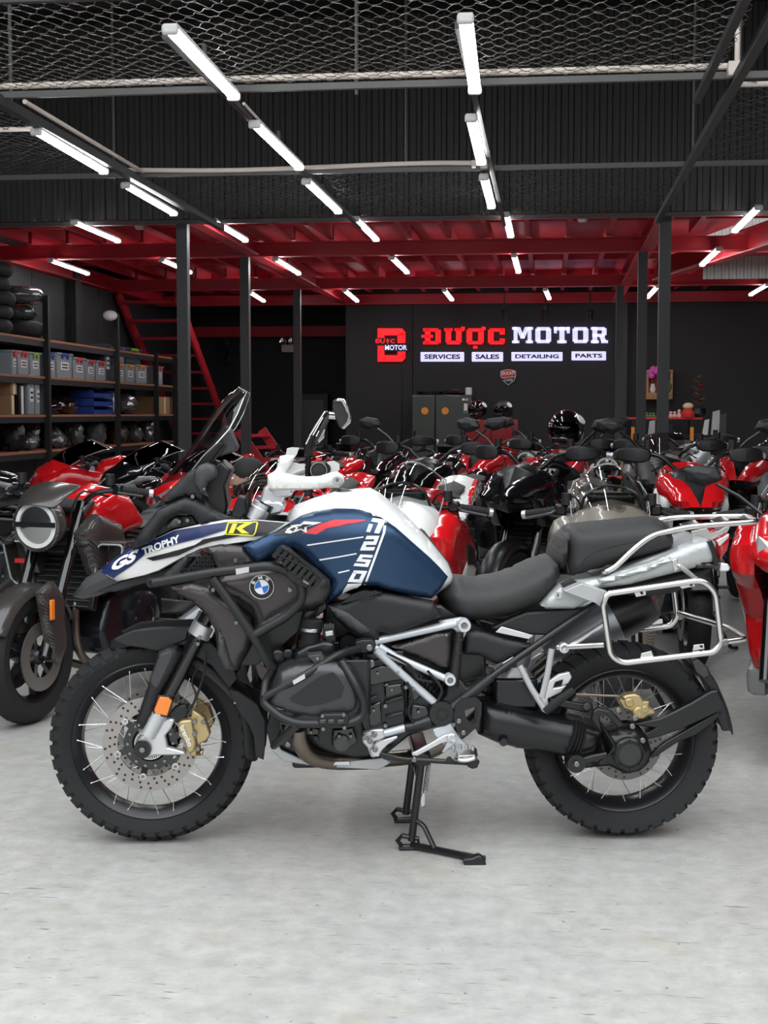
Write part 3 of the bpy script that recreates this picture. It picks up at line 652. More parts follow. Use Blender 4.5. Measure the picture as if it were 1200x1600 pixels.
# inner tubes piled on the top shelf
for k in range(5):
    a = MB(); R0 = .27 - .012 * (k % 2); yy = sy(-12 + 3 * (k % 3)); z = zs[3] + .072 + k * .1405
    a.tube([(R0 * math.cos(t * PI / 18), R0 * math.sin(t * PI / 18), 0) for t in range(36)], .07, 12, True)
    o = a.build('inner_tube', 'rubber', loc=(SX - .3, yy, z)); tag(o, 'black tyre on the top shelf, ' + ['lowest of the pile', 'second from the bottom of the pile', 'middle of the pile', 'second from the top of the pile', 'topmost of the pile'][k], 'tyre', 'tyres piled on the top shelf')
for k in range(2):
    a = MB(); a.tube([(.2 * math.cos(t * PI / 14), .2 * math.sin(t * PI / 14), 0) for t in range(28)], .09, 12, True)
    o = a.build('inner_tube', 'rubber' if k == 0 else 'wrap', loc=(SX - .3, sy(50), zs[3] + .1 + k * .36)); tag(o, ['black tyre lying below the film-wrapped one on the top shelf', 'tyre wrapped in shiny film behind the first upright'][k], 'tyre')
o = lump((SX - .3, sy(50), zs[3] + .19), (.2, .22, .1), 'wrap', 'wrapped_bundle', 'bundle in clear film between two tyres on the top shelf', 'bundle', 5)
# fairings and wrapped spares on the lower shelves
lump((SX - .28, sy(82), zs[1]), (.22, .30, .10), 'gloss_black', 'spare_fairing', 'black fairing lying flat left on the third shelf', 'fairing', 11)
lump((SX - .28, sy(112), zs[1]), (.22, .34, .12), 'gloss_black', 'spare_fairing', 'black fairing lying flat beside the blue trays', 'fairing', 12)
lump((SX - .25, sy(182), zs[1]), (.16, .2, .17), 'silver_paint', 'spare_fairing', 'grey fairing standing right of the second upright on the third shelf', 'fairing', 13)
lump((SX - .25, sy(205), zs[1]), (.2, .3, .15), 'wrap', 'wrapped_part', 'film-wrapped part left of the third upright on the third shelf', 'part', 14, .6)
cl = [(20, 'sticker_black', .16), (34, 'red_gloss', .12), (43, 'wrap', .1), (72, 'wrap', .2), (88, 'wrap', .13), (104, 'grey_plastic', .12), (120, 'wrap', .15), (137, 'wrap', .14), (153, 'grey_plastic', .17), (176, 'wrap', .2), (192, 'brass', .13), (203, 'wrap', .16), (215, 'wrap', .12), (226, 'engine_grey', .15), (240, 'wrap', .16), (252, 'engine_grey', .17)]
nm_ = {'wrap': 'film-wrapped', 'grey_plastic': 'dull grey', 'brass': 'brass-coloured', 'engine_grey': 'cast metal', 'sticker_black': 'black', 'red_gloss': 'red'}
ordn = 'first second third fourth fifth sixth seventh eighth ninth tenth eleventh twelfth thirteenth fourteenth fifteenth sixteenth'.split()
for i, (px, m, h) in enumerate(cl):
    lump((SX - .18 - .16 * (i % 2), sy(px), zs[0]), (.13, .11 + .03 * (i % 3), h), m, 'spare_part', '%s spare part, %s from the left on the lowest visible shelf' % (nm_[m], ordn[i]), 'part', 30 + i, .75, 'spares on the lowest visible shelf')
# ---- back of the shop: fridge, wall altar, figurines
p0 = on_y(645, 617, 20.9); p1 = on_y(738, 617, 20.9); fw = p1.x - p0.x
fr = empty('refrigerator', ((p0.x + p1.x) / 2, 21.1, 0)); tag(fr, 'grey steel two-door refrigerator against the black wall', 'refrigerator')
MB().box((0, 0, p0.z / 2), (fw, .6, p0.z)).build('cabinet_body', 'fridge', fr, bev=.01)
for a, b in ((-.5, -.115), (-.105, .5)):
    MB().box(((a + b) / 2 * fw, -.335, p0.z / 2 + .02), ((b - a) * fw - .004, .06, p0.z - .06)).build('fridge_door', 'fridge', fr, bev=.012)
MB().box((-.11 * fw, -.31, p0.z / 2), (.008, .05, p0.z)).build('door_gap', 'satin_black', fr, sm=0)
for x in (-.28, .06):
    c = MB(); c.lathe((x * fw, -.367, p0.z - .24), (0, -1, 0), [(.0, .006), (.05, .006), (.055, 0)], 12); c.build('sticker', 'orange_plastic', fr)
MB().box((.4 * fw, -.368, p0.z - .2), (.05, .004, .14)).build('energy_label', 'paper', fr, sm=0)
MB().box((.4 * fw, -.370, p0.z - .25), (.045, .004, .04)).build('label_band', 'leaf', fr, sm=0)
MB().lathe((.36 * fw, -.367, p0.z - .07), (0, -1, 0), [(0, .004), (.018, .004), (.018, 0)], 12).build('maker_mark', 'sticker_white', fr)
flat_text('LG', [(.385 * fw, -.369, p0.z - .055), (.44 * fw, -.369, p0.z - .055), (.385 * fw, -.369, p0.z - .085)], 'sticker_white', 'lettering', fr)
o = MB().lathe((p0.x + .25, 21.0, p0.z), (0, 0, 1), [(.19, 0), (.2, .05), (.0, .06)], 20).build('black_basin', 'satin_black'); tag(o, 'round black basin upside down on the refrigerator', 'basin')
o = lump((p0.x + .62, 21.05, p0.z), (.16, .14, .05), 'satin_black', 'helmet_bag', 'crumpled black bag on top of the refrigerator', 'bag', 71, .5)
o = MB().cyl((p1.x - .06, 21.0, p0.z), (p1.x - .06, 21.0, p0.z + .11), .05, 14).build('tin', 'white_plastic'); tag(o, 'pale tin standing on the right end of the refrigerator', 'tin')
a = on_y(1012, 578, YW - .25); b = on_y(1049, 624, YW - .25); al = empty('wall_altar', ((a.x + b.x) / 2, YW - .14, b.z)); tag(al, 'small open wooden altar box hung on the black wall', 'altar')
w_, h_ = b.x - a.x, a.z - b.z
for c, d in (((0, 0, .05), (w_, .24, .1)), ((0, 0, h_ - .015), (w_ + .04, .26, .03)), ((-w_ / 2, 0, h_ / 2), (.035, .22, h_)), ((w_ / 2, 0, h_ / 2), (.035, .22, h_))): MB().box(c, d).build('altar_board', 'wood_light', al, sm=0, bev=.004)
MB().box((0, .1, h_ / 2), (w_, .02, h_)).build('altar_back', 'red_deck', al, sm=0)
for k in range(6): MB().box((-w_ / 2 + w_ * (k + .5) / 6, -.123, .055), (.035, .012, .05)).build('front_slat', 'wood_light', al, sm=0)
zz = b.z + .101
v = empty('orchid', (a.x + .08, YW - .22, zz)); tag(v, 'pink orchid in a white vase on the wall altar', 'flower')
MB().lathe((0, 0, 0), (0, 0, 1), [(.035, 0), (.05, .05), (.03, .11), (.038, .13)], 12).build('vase', 'white_plastic', v)
MB().tube(crv([(0, 0, .1), (-.02, 0, .22), (.0, -.02, .33)], 4), .005, 5).build('stem', 'leaf', v)
for dx, dz in ((-.05, .30), (.0, .35), (.05, .31), (-.02, .25), (.08, .36)):
    MB().ball((dx, -.03, dz), (.045, .03, .045), 8, 6).build('blossom', 'pink', v)
o = MB().ball((b.x - .07, YW - .2, zz + .085), (.1, .09, .1), 16, 10).build('pomelo', 'fruit'); tag(o, 'round green pomelo on the wall altar behind the post', 'fruit')
ta = on_y(975, 652, 20.7); tb = on_y(1098, 653, 20.7); tz = ta.z
tt = empty('red_shelf_table', ((ta.x + tb.x) / 2, 20.9, 0)); tag(tt, 'narrow red-topped table with thin black legs by the back wall', 'table')
MB().box((0, 0, tz - .015), (tb.x - ta.x, .4, .03)).build('table_top', 'red_plastic', tt, bev=.004)
for px in (989, 1081):
    x = on_y(px, 660, 20.72).x - tt.location.x
    for yy in (-.18, .18):
        lg_ = MB().box((x, yy, tz / 2 - .02), (.04, .04, tz - .04)).build('leg', 'satin_black', tt, sm=0)
        if yy < 0: MB().box((x, yy - .004, tz - .24), (.05, .05, .2)).build('orange_sleeve', 'orange_plastic', lg_, sm=0)
MB().box((0, .0, 1.38 - .33), (tb.x - ta.x, .38, .03)).build('lower_board', 'satin_black', tt, sm=0)
def figurine(px, ph, m1, m2, lb, w=.06):
    p = on_y(px, 652, 20.75); h = ph * 20.75 / 2200; t = empty('figurine', (p.x, 20.75, tz + .001)); tag(t, lb, 'figurine', 'figurines on the red table')
    MB().lathe((0, 0, 0), (0, 0, 1), [(0, 0), (w * .9, 0), (w, h * .25), (w * .6, h * .55), (w * .3, h * .62), (0, h * .63)], 12).build('body', m1, t); MB().ball((0, 0, h * .77), (w * .72, w * .7, h * .24), 12, 8).build('head', m2, t)
for a_ in ((1003, 24, 'cream', 'pale_pink', 'small cream figurine at the left end of the red table'), (1010, 8, 'leaf', 'leaf', 'small green figurine left of the thick post'), (1016, 7, 'leaf', 'leaf', 'squat green figurine left of the thick post'), (1021, 7, 'leaf', 'leaf', 'squat green figurine touching the thick post'), (1038, 8, 'leaf', 'leaf', 'small green figurine right of the thick post'),
           (1048, 9, 'pale_pink', 'pale_pink', 'left of the two pale pink figurines'), (1054, 9, 'pale_pink', 'pale_pink', 'right of the two pale pink figurines'), (1061, 12, 'pale_pink', 'cream', 'seated pink figurine beside the big red one')): figurine(*a_, w=.035)
figurine(1075, 22, 'red_plastic', 'cream', 'large red figurine with a pale round face', .11)
t = empty('potted_plant', (on_y(1092, 652, 20.75).x, 20.75, tz)); tag(t, 'dark red-leaved plant in a black pot on the red table', 'plant')
MB().lathe((0, 0, 0), (0, 0, 1), [(.06, 0), (.1, .05), (.09, .13), (.05, .14)], 14).build('pot', 'satin_black', t)
for k in range(16):
    a_ = k * 2.4; r_ = .03 + .07 * (k % 4) / 3; c = V((r_ * math.cos(a_), r_ * math.sin(a_), .2 + .025 * k)); d = V((math.cos(a_), math.sin(a_), .4)) * .07
    s_ = V((-math.sin(a_), math.cos(a_), 0)) * .03; MB().add([c - d, c + s_, c + d, c - s_], [(0, 1, 2, 3)]).build('leaf', 'red_deep' if k % 3 else 'leaf', t, sol=.003)
def thingbox(px, y0, y1, w, m, nm, lb, cat, D=20.8, tilt=0):
    p = on_y(px, y1, D); q = on_y(px, y0, D); h = q.z - p.z
    mb = MB(); W = w * D / 2200; mb.prism([V((-W / 2, 0, 0)), V((W / 2, 0, 0)), V((W / 2 + tilt, 0, h)), V((-W * .3 + tilt, 0, h * .93))], (0, .05, 0)); o = mb.build(nm, m, loc=(p.x, D - .1, 1.38 - .315 + .001), bev=.004); return tag(o, lb, cat)
thingbox(1001, 670, 690, 7, 'cream', 'wooden_award', 'cream wooden award left of the thick post', 'award')
thingbox(1017, 667, 690, 11, 'silver_paint', 'award_cup', 'grey award cup left of the thick post', 'award')
thingbox(1043, 673, 690, 14, 'dark_plastic', 'framed_photo', 'dark framed photo right of the thick post', 'frame')
thingbox(1100, 665, 690, 9, 'lens_clear', 'glass_award', 'pale slanted glass award beside the orange leg', 'award', tilt=.02)
thingbox(1116, 651, 690, 13, 'silver_paint', 'catalogue', 'tall grey catalogue leaning behind the mirror', 'catalogue')
thingbox(1127, 656, 690, 12, 'grey_plastic', 'catalogue', 'grey catalogue leaning at the right of the tall one', 'catalogue')
p = on_y(1022, 694, 20.4); q = on_y(1052, 760, 20.4)
o = MB().box(((p.x + q.x) / 2 - .05, 20.4, .5), (.85, .04, 1.0)).build('notice_board', 'engine_grey'); tag(o, 'grey board with a dark letter standing under the red table', 'board')
flat_text('D', [(q.x - .32, 20.375, .98), (q.x - .1, 20.375, .98), (q.x - .32, 20.375, .62)], 'sticker_black', 'lettering', o, .08)
t = empty('door_panel', on_y(490, 700, 23.6)); tag(t, 'grey glazed cabinet in the dark recess', 'cabinet'); t.location.z = 0
MB().box((0, .1, .85), (.5, .3, 1.7)).build('cabinet_body', 'post_grey', t, sm=0); MB().box((0, -.055, 1.0), (.36, .02, 1.2)).build('pane', 'fridge', t, sm=0)
# ================================================================== the blue and white adventure motorcycle
BA = R(9.24); BU = V((math.cos(BA), math.sin(BA), 0)); BV = V((-math.sin(BA), math.cos(BA), 0))
_d = ray(604, 1154); BO = CO + _d * (4.60 / _d.dot(CR @ V((0, 0, -1)))); BO.z = 0
def P(px, py, y=0.0):
    d = ray(px, py); t = (y - (CO - BO).dot(BV)) / d.dot(BV); X = CO + d * t - BO
    return V((X.dot(BU), y, X.z))
def P2(pts, y): return [(p.x, p.z) for p in (P(a, b, y) for a, b in pts)]
def PL(pts, y): return [P(a, b, y) for a, b in pts]
CL = V(((CO - BO).dot(BU), (CO - BO).dot(BV), H))        # the camera seen from the bike
bike = empty('motorcycle', BO, BA)
tag(bike, 'blue and white adventure motorcycle on its centre stand in the foreground', 'motorcycle')
def mir(o):
    c = dup(o); c.scale = (1, -1, 1); return c
def plate(name, px, y0, th, m, parent=bike, bev=.004, mirror=False, sm=35):
    o = MB().prism(PL(px, y0), (0, th, 0)).build(name, m, parent, bev=bev, sm=sm)
    if mirror: mir(o)
    return o
def shell(name, px, y0, bulge, wid_px, m, back=.03, parent=bike, mirror=True, yf=None, step=.014, p=2.0, sm=50):
    o = inflate(P2(px, y0), y0, bulge, wid_px / 480, step, back, yf=yf, p=p).build(name, m, parent, sm=sm)
    if mirror: mir(o)
    return o
def blob(name, px, half, wid_px, m, parent=bike, step=.016, y0=0.0, p=2.0):
    """whole body from its side outline, rounded to a half width either side of the centre plane"""
    return inflate(P2(px, y0), 0, half, wid_px / 480, step, both=True, p=p).build(name, m, parent, sm=60)
def bvh(o, sub=0):
    me = o.data; return BVHTree.FromPolygons([v.co.copy() for v in me.vertices], [tuple(p.vertices) for p in me.polygons])
def onto(tr, px, py, off, yg):
    q = P(px, py, yg); d = (q - CL).normalized(); h, n, i, ds = tr.ray_cast(CL, d)
    if h is None: h, n, i, ds = tr.find_nearest(q)
    if n.y > 0: n = -n
    return h + n * off
def decal(name, pts, tr, m, parent, off=.0015, step=7, yg=-.2, sol=0):
    vs, fs, be = cutpoly(pts, step); mb = MB(); mb.add([onto(tr, a, b, off, yg) for a, b in vs], fs)
    return mb.build(name, m, parent, sm=60, norm=False, sol=sol)
def dtext(name, s, tl, tr_, bl, tr, m, parent, off=.003, yg=-.2, bold=.03, shear=0):
    vs, fs = text_mesh(s, bold, shear); mb = MB()
    mb.add([onto(tr, bl[0] + (tr_[0] - tl[0]) * a + (tl[0] - bl[0]) * b, bl[1] + (tr_[1] - tl[1]) * a + (tl[1] - bl[1]) * b, off, yg) for a, b in vs], fs)
    return mb.build(name, m, parent, sm=0, norm=False)
def bolt(px, py, y, r=.006, parent=bike, m='bolt', name='bolt'):
    c = P(px, py, y); o = MB().lathe(c, (0, -1, 0), [(0, -.004), (r, -.004), (r, .003), (r * .8, .005), (r * .45, .005), (r * .45, .002), (0, .002)], 12).build(name, m, parent); return o
# ------------------------------------------------ wheels
def spoke_wheel(nm, c, Rt, wt, Rr, nk, rub, kh):
    rim = MB(); wr = wt * .36
    rim.lathe((0, 0, 0), (0, 1, 0), [(Rr, -wr), (Rr + .006, -wr - .004), (Rr + .012, -wr), (Rr + .008, -wr + .012), (Rr - .012, -.02), (Rr - .012, .02), (Rr + .008, wr - .012), (Rr + .012, wr), (Rr + .006, wr + .004), (Rr, wr), (Rr - .020, wr * .6), (Rr - .026, .0), (Rr - .020, -wr * .6)], 72, True)
    wl_ = rim.build(nm, 'rim_black', bike, loc=c)
    ty = MB(); b = wt / 2
    ty.lathe((0, 0, 0), (0, 1, 0), [(Rr + .008, -wr), (Rr + .022, -b * .88), (Rt - kh * 2.3, -b * 1.0), (Rt - kh * 1.5, -b * .9), (Rt - kh * .8, -b * .62), (Rt - kh * .55, -b * .3), (Rt - kh * .5, 0), (Rt - kh * .55, b * .3), (Rt - kh * .8, b * .62), (Rt - kh * 1.5, b * .9), (Rt - kh * 2.3, b), (Rr + .022, b * .88), (Rr + .008, wr)], 96, True)
    for i in range(nk):
        a0 = 2 * PI * i / nk; da = 2 * PI / nk
        for s in (-1, 1):
            sec = [(Rt - kh * 2.5, s * b * .99), (Rt - kh * 1.5, s * b * 1.03), (Rt - kh * .35, s * b * .66), (Rt - .001, s * b * .38), (Rt, s * .006), (Rt - kh, s * .006), (Rt - kh * 1.6, s * b * .5)]
            sk = da * (.12 if s > 0 else 0)
            vs = []
            for k, (f0, f1) in enumerate(((.07, .07), (.76, .76))):
                for r_, y_ in sec:
                    an = a0 + da * (f0 + .30 * (1 - abs(y_) / b) * (1 if s > 0 else 1)) + sk; vs.append((r_ * math.cos(an), y_, r_ * math.sin(an)))
            n = len(sec); ty.add(vs, [tuple(range(n)), tuple(range(2 * n - 1, n - 1, -1))] + [(j, j + n, (j + 1) % n + n, (j + 1) % n) for j in range(n)])
    ty.build('tyre', rub, wl_, sm=30)
    # thin pinstripe and nipples on the rim
    sp = MB(); n = 20
    for k in (0, 1):
        hub = V((.062 * math.cos(.5 + 1.2 * (1 if k else -1)), -.045 if k else -.038, .062 * math.sin(.5 + 1.2 * (1 if k else -1)))); a1 = .5 + (.1 if k else -.1)
        for e in (-1, 1):
            m_ = MB(); h_ = V((hub.x, hub.y * e * -1, hub.z)); r_ = V(((Rr - .004) * math.cos(a1 + .157 * (e > 0)), -e * -.035, (Rr - .004) * math.sin(a1 + .157 * (e > 0))))
            m_.tube([h_, r_], .0013, 6); m_.tube([r_ * .955 + h_ * .045, r_], .0026, 6)
            o = m_.build('spoke', 'spoke_steel', wl_, norm=False)
            for i in range(1, 10):
                dup(o, wl_, rot=(0, 2 * PI * i / 10, 0))
    return wl_
def brake_disc(wl_, y, r0, r1, nh, m='disc', seed=1):
    mb = MB(); mb.lathe((0, y, 0), (0, 1, 0), [(r0, -.0025), (r1, -.0025), (r1, .0025), (r0, .0025)], 72, True); d = mb.build('brake_disc', m, wl_)
    hb = MB(); rnd = random.Random(seed)
    for i in range(nh):
        a = 2 * PI * i / nh
        for k, f in enumerate((.18, .5, .82)):
            if (i + k) % 3 == 1 and k != 1: continue
            aa = a + k * .05; r_ = r0 + (r1 - r0) * f; hb.lathe((r_ * math.cos(aa), y - .0026, r_ * math.sin(aa)), (0, -1, 0), [(.0042, 0), (.0042, .0004)], 8)
            hb.lathe((r_ * math.cos(aa), y + .0026, r_ * math.sin(aa)), (0, 1, 0), [(.0042, 0), (.0042, .0004)], 8)
    hb.build('drilled_hole', 'sticker_black', wl_, sm=0, norm=False); return d
FW = P(239, 1154, 0); RW = P(968, 1151, 0)
fw_ = spoke_wheel('front_wheel', FW, .329, .122, .246, 42, 'rubber', .016)
rw_ = spoke_wheel('rear_wheel', RW, .317, .165, .226, 40, 'rubber', .0135)
for s in (-1, 1):
    brake_disc(fw_, s * .072, .104, .152, 30)
    mb = MB(); mb.lathe((0, s * .064, 0), (0, 1, 0), [(.058, -.004), (.085, -.004), (.085, .004), (.058, .004)], 40, True)
    for i in range(6):
        a = i * PI / 3 + .3; mb.bar((.08 * math.cos(a), s * .066, .08 * math.sin(a)), (.108 * math.cos(a), s * .070, .108 * math.sin(a)), .02, .006, (0, 1, 0)); 
    mb.build('disc_carrier', 'gloss_black', fw_)
    for i in range(6):
        a = i * PI / 3 + .3; MB().lathe((.108 * math.cos(a), s * .0735, .108 * math.sin(a)), (0, s, 0), [(.011, -.006), (.011, .003), (.006, .004), (.006, .001), (0, .001)], 12).build('disc_bobbin', 'steel', fw_)
MB().lathe((0, 0, 0), (0, 1, 0), [(.03, -.075), (.062, -.06), (.062, -.045), (.035, -.03), (.035, .03), (.062, .045), (.062, .06), (.03, .075)], 32).build('hub', 'satin_black', fw_)
mb = MB(); mb.lathe((0, -.078, 0), (0, 1, 0), [(.034, -.002), (.05, -.002), (.05, .002), (.034, .002)], 40, True)
ab = mb.build('abs_ring', 'steel', fw_); mb = MB()
for i in range(40):
    a = 2 * PI * i / 40; mb.bar((.038 * math.cos(a), -.0805, .038 * math.sin(a)), (.047 * math.cos(a), -.0805, .047 * math.sin(a)), .003, .0006, (0, 1, 0))
mb.build('abs_slot', 'sticker_black', fw_, sm=0, norm=False)
mb = MB()
for i in range(14):
    a = 2 * PI * i / 14; mb.lathe((.072 * math.cos(a), -.070, .072 * math.sin(a)), (0, -1, 0), [(.005, 0), (.005, .004), (0, .004)], 8)
mb.build('carrier_bolt', 'bolt', fw_)
brake_disc(rw_, -.085, .075, .122, 26, 'disc_dark', seed=2)
MB().lathe((0, 0, 0), (0, 1, 0), [(.04, -.10), (.07, -.07), (.07, -.05), (.04, -.03), (.04, .03), (.065, .05), (.065, .07), (.03, .09)], 32).build('hub', 'satin_black', rw_)
# ------------------------------------------------ fork
def fork_leg(y):
    s = 1
    a = P(240, 1128, -.105); b = P(317, 980, -.105); dr = (b - a).normalized(); top = a + dr * .78
    for q in (a, b, top): q.y = y
    MB().cyl(a + dr * .02, b + dr * .06, .026, 20).build('fork_tube', 'gloss_black', bike)
    MB().cyl(b, top, .0235, 20).build('fork_inner_tube', 'gloss_black', bike)
    return a, b, top
for y in (-.105, .105):
    a, b, top = fork_leg(y); dr = (b - a).normalized()
    low = MB(); low.cyl(a + dr * .055, a - dr * .045, .033, 20, .031); low.build('fork_foot', 'alu', bike)
    cl_ = MB(); cl_.cyl(b - dr * .032, b + dr * .012, .037, 20); cl_.bar(b - dr * .03 + V((.028, 0, -.0)), b + dr * .01 + V((.028, 0, 0)), .03, .03); cl_.build('fork_clamp', 'alu', bike, bev=.003)
bolt(312, 996, -.142, .007); bolt(309, 1006, -.142, .007)
# axle carrier with caliper arm, caliper, axle cap
plate('axle_carrier', [(213, 1160), (222, 1150), (242, 1140), (262, 1122), (274, 1124), (268, 1138), (258, 1150), (262, 1168), (288, 1174), (292, 1180), (240, 1181), (226, 1185), (216, 1178)], -.115, .03, 'alu', bev=.006, mirror=True)
MB().lathe(P(222, 1172, -.135), (0, 1, 0), [(0, -.012), (.012, -.012), (.012, -.004), (.026, -.004), (.028, .004), (.028, .04)], 24).build('axle_cap', 'satin_black', bike)
MB().lathe(P(222, 1172, -.149), (0, 1, 0), [(0, 0), (.009, 0), (.009, .004)], 6).build('axle_bolt', 'bolt', bike)
def caliper(pts, y0, th, word, q, sh=0):
    o = plate('brake_caliper', pts, y0, th, 'gold', bev=.006); return o
cal = caliper([(277, 1130), (284, 1126), (300, 1124), (303, 1140), (306, 1162), (303, 1175), (294, 1178), (288, 1160), (279, 1145)], -.128, .055, 'brembo', None)
cal2 = plate('caliper_bridge', [(300, 1108), (312, 1116), (320, 1122), (329, 1148), (322, 1158), (312, 1162), (309, 1176), (318, 1172), (316, 1182), (296, 1182), (304, 1150), (298, 1124)], -.112, .04, 'gold', bev=.005)
mir(cal); mir(cal2)
tcal = bvh(cal)
vs, fs = text_mesh('brembo', .02); mb = MB()
mb.add([onto(tcal, 284 + 15 * a + 7 * (b - .5) + (a - .5) * -1, 1136 + 31 * a - 5 * b, .0065, -.13) for a, b in vs], fs); mb.build('lettering', 'sticker_white', bike, sm=0, norm=False)
for q in ((304, 1147), (309, 1170), (304, 1128), (318, 1128)): bolt(*q, -.13 if q[0] < 306 else -.115, .008)
plate('caliper_bracket', [(263, 1117), (274, 1104), (290, 1100), (296, 1112), (288, 1124), (276, 1130), (268, 1126)], -.10, .03, 'satin_black', bev=.004)
mb = MB(); mb.tube(crv([P(322, 1018, -.12), P(319, 1050, -.125), P(312, 1075, -.125), P(302, 1100, -.13), P(290, 1112, -.125)], 5), .004, 6); mb.build('brake_hose', 'rubber', bike)
mb = MB(); mb.tube(crv([P(300, 1104, -.12), P(306, 1085, -.11), P(300, 1065, -.10), P(310, 1040, -.11)], 5), .003, 6); mb.build('sensor_cable', 'rubber', bike)
rf = plate('side_reflector', [(249, 1089), (262, 1090), (269, 1095), (261, 1119), (242, 1115), (241, 1109)], -.145, .015, 'amber', bev=.003)
plate('reflector_holder', [(246, 1086), (265, 1087), (271, 1094), (262, 1122), (240, 1117), (238, 1110)], -.136, .02, 'satin_black', bev=.003)
# ------------------------------------------------ front mudguard
def fender(name, pts, hw, m, th=.004, edge=.05):
    """arched sheet: centre line + drooping sides"""
    rows = []
    for (px, py), k in pts:
        c = P(px, py, 0); rows.append([c + V((0, -hw * k, -edge * .9)), c + V((0, -hw * k, -edge * .25)), c + V((0, -hw * k * .6, 0)), c, c + V((0, hw * k * .6, 0)), c + V((0, hw * k, -edge * .25)), c + V((0, hw * k, -edge * .9))])
    return MB().grid(rows).build(name, m, bike, sol=th, sub=1)
fender('front_fender', [((172, 1002), .25), ((190, 991), .6), ((215, 984), .85), ((250, 981), 1), ((290, 982), 1), ((325, 992), 1)], .085, 'dark_plastic', edge=.045)
plate('fender_side', [(176, 1000), (208, 985), (250, 981), (296, 980), (291, 1000), (272, 1008), (246, 1018), (225, 1013), (196, 1009)], -.092, .012, 'dark_plastic', bev=.004, mirror=True)
shell('fork_guard', [(247, 1019), (262, 1011), (276, 1010), (284, 1022), (272, 1046), (252, 1080), (238, 1116), (225, 1141), (212, 1136), (214, 1122), (232, 1068)], -.125, .016, 9, 'dark_plastic', .05)
plate('fork_guard_blade', [(250, 1022), (268, 1016), (272, 1024), (250, 1070), (244, 1078), (236, 1070), (234, 1062)], -.142, .012, 'grey_plastic', bev=.006, mirror=True)
rows = []
for px, py, hw in ((306, 1012, .075), (330, 1026, .08), (357, 1047, .085), (379, 1069, .09), (396, 1094, .09), (403, 1120, .085), (405, 1150, .08), (404, 1186, .07)):
    c = P(px, py, 0); n = (c - FW); n.y = 0; n.normalize(); q = n * .035
    rows.append([c + V((0, -hw, 0)) - q * 1.3, c + V((0, -hw * .9, 0)) - q * .4, c + V((0, -hw * .5, 0)), c, c + V((0, hw * .5, 0)), c + V((0, hw * .9, 0)) - q * .4, c + V((0, hw, 0)) - q * 1.3])
MB().grid(rows).build('rear_splash_guard', 'dark_plastic', bike, sol=.004, sub=1)
plate('splash_flap', [(357, 1078), (372, 1080), (402, 1100), (415, 1126), (415, 1160), (412, 1188), (399, 1182), (396, 1150), (388, 1132), (370, 1108)], -.095, .012, 'dark_plastic', bev=.003, mirror=True)
plate('fender_arm', [(306, 1002), (330, 1004), (362, 1036), (372, 1060), (358, 1076), (330, 1040), (305, 1026)], -.095, .02, 'dark_plastic', bev=.004, mirror=True)
bolt(367, 1098, -.098, .005)
bolt(217, 1133, -.14, .005)
# ------------------------------------------------ beak and front carriers
yb = lambda px: -(.045 + .165 * max(0, min(1, (px - 150) / 260)) ** .8)
tops = [(157, 893), (178, 878), (200, 863), (236, 845), (273, 828), (313, 819), (353, 812), (400, 812), (453, 816)]
bots = [(184, 908), (205, 903), (226, 898), (247, 891), (280, 873), (313, 857), (350, 851), (382, 846), (412, 842)]
rows = []
for (a, b), (c, d) in zip(tops, bots):
    t_ = P(a, b, yb(a)); b_ = P(c, d, yb(a) - .012); rows.append([V((t_.x + .004, t_.y + .05, t_.z - .004)), t_, t_ * .66 + b_ * .34 + V((0, -.008, 0)), t_ * .33 + b_ * .67 + V((0, -.008, 0)), b_, V((b_.x, b_.y + .03, b_.z - .006))])
bk = MB().grid(rows); beak = bk.build('beak_side', 'white_paint', bike, sol=.004, sm=50); bt = bvh(beak); mir(beak)
def lerp_tb(i0, f):    # along top edge index, fraction down
    i = int(i0); u_ = i0 - i; j = min(i + 1, len(tops) - 1)
    tx = tops[i][0] + (tops[j][0] - tops[i][0]) * u_; ty_ = tops[i][1] + (tops[j][1] - tops[i][1]) * u_
    bx = bots[i][0] + (bots[j][0] - bots[i][0]) * u_; by = bots[i][1] + (bots[j][1] - bots[i][1]) * u_
    return tx + (bx - tx) * f, ty_ + (by - ty_) * f
decal('blue_band', [(158, 893), (200, 864), (273, 829.5), (318, 822), (356, 816), (352, 828), (316, 840), (272, 851), (240, 860), (226, 867), (206, 884), (178, 903)], bt, 'blue_deep', bike, .0042, 5, -.15)
decal('black_band', [(229, 872), (262, 864), (305, 851), (318, 843), (352, 836), (380, 833), (372, 838), (330, 846), (310, 853), (280, 867), (240, 876)], bt, 'sticker_black', bike, .0042, 5, -.15)
decal('black_band', [(356, 816), (400, 814), (446, 818), (436, 824), (416, 836), (396, 838), (352, 837)], bt, 'sticker_black', bike, .0042, 5, -.2)
dtext('lettering', 'TROPHY', (223, 857), (281, 836), (225, 868), bt, 'sticker_white', bike, .0065, -.15, .04)
dtext('lettering', 'GS', (180, 875), (219, 857), (174, 894), bt, 'sticker_white', bike, .007, -.1, .05, .1)
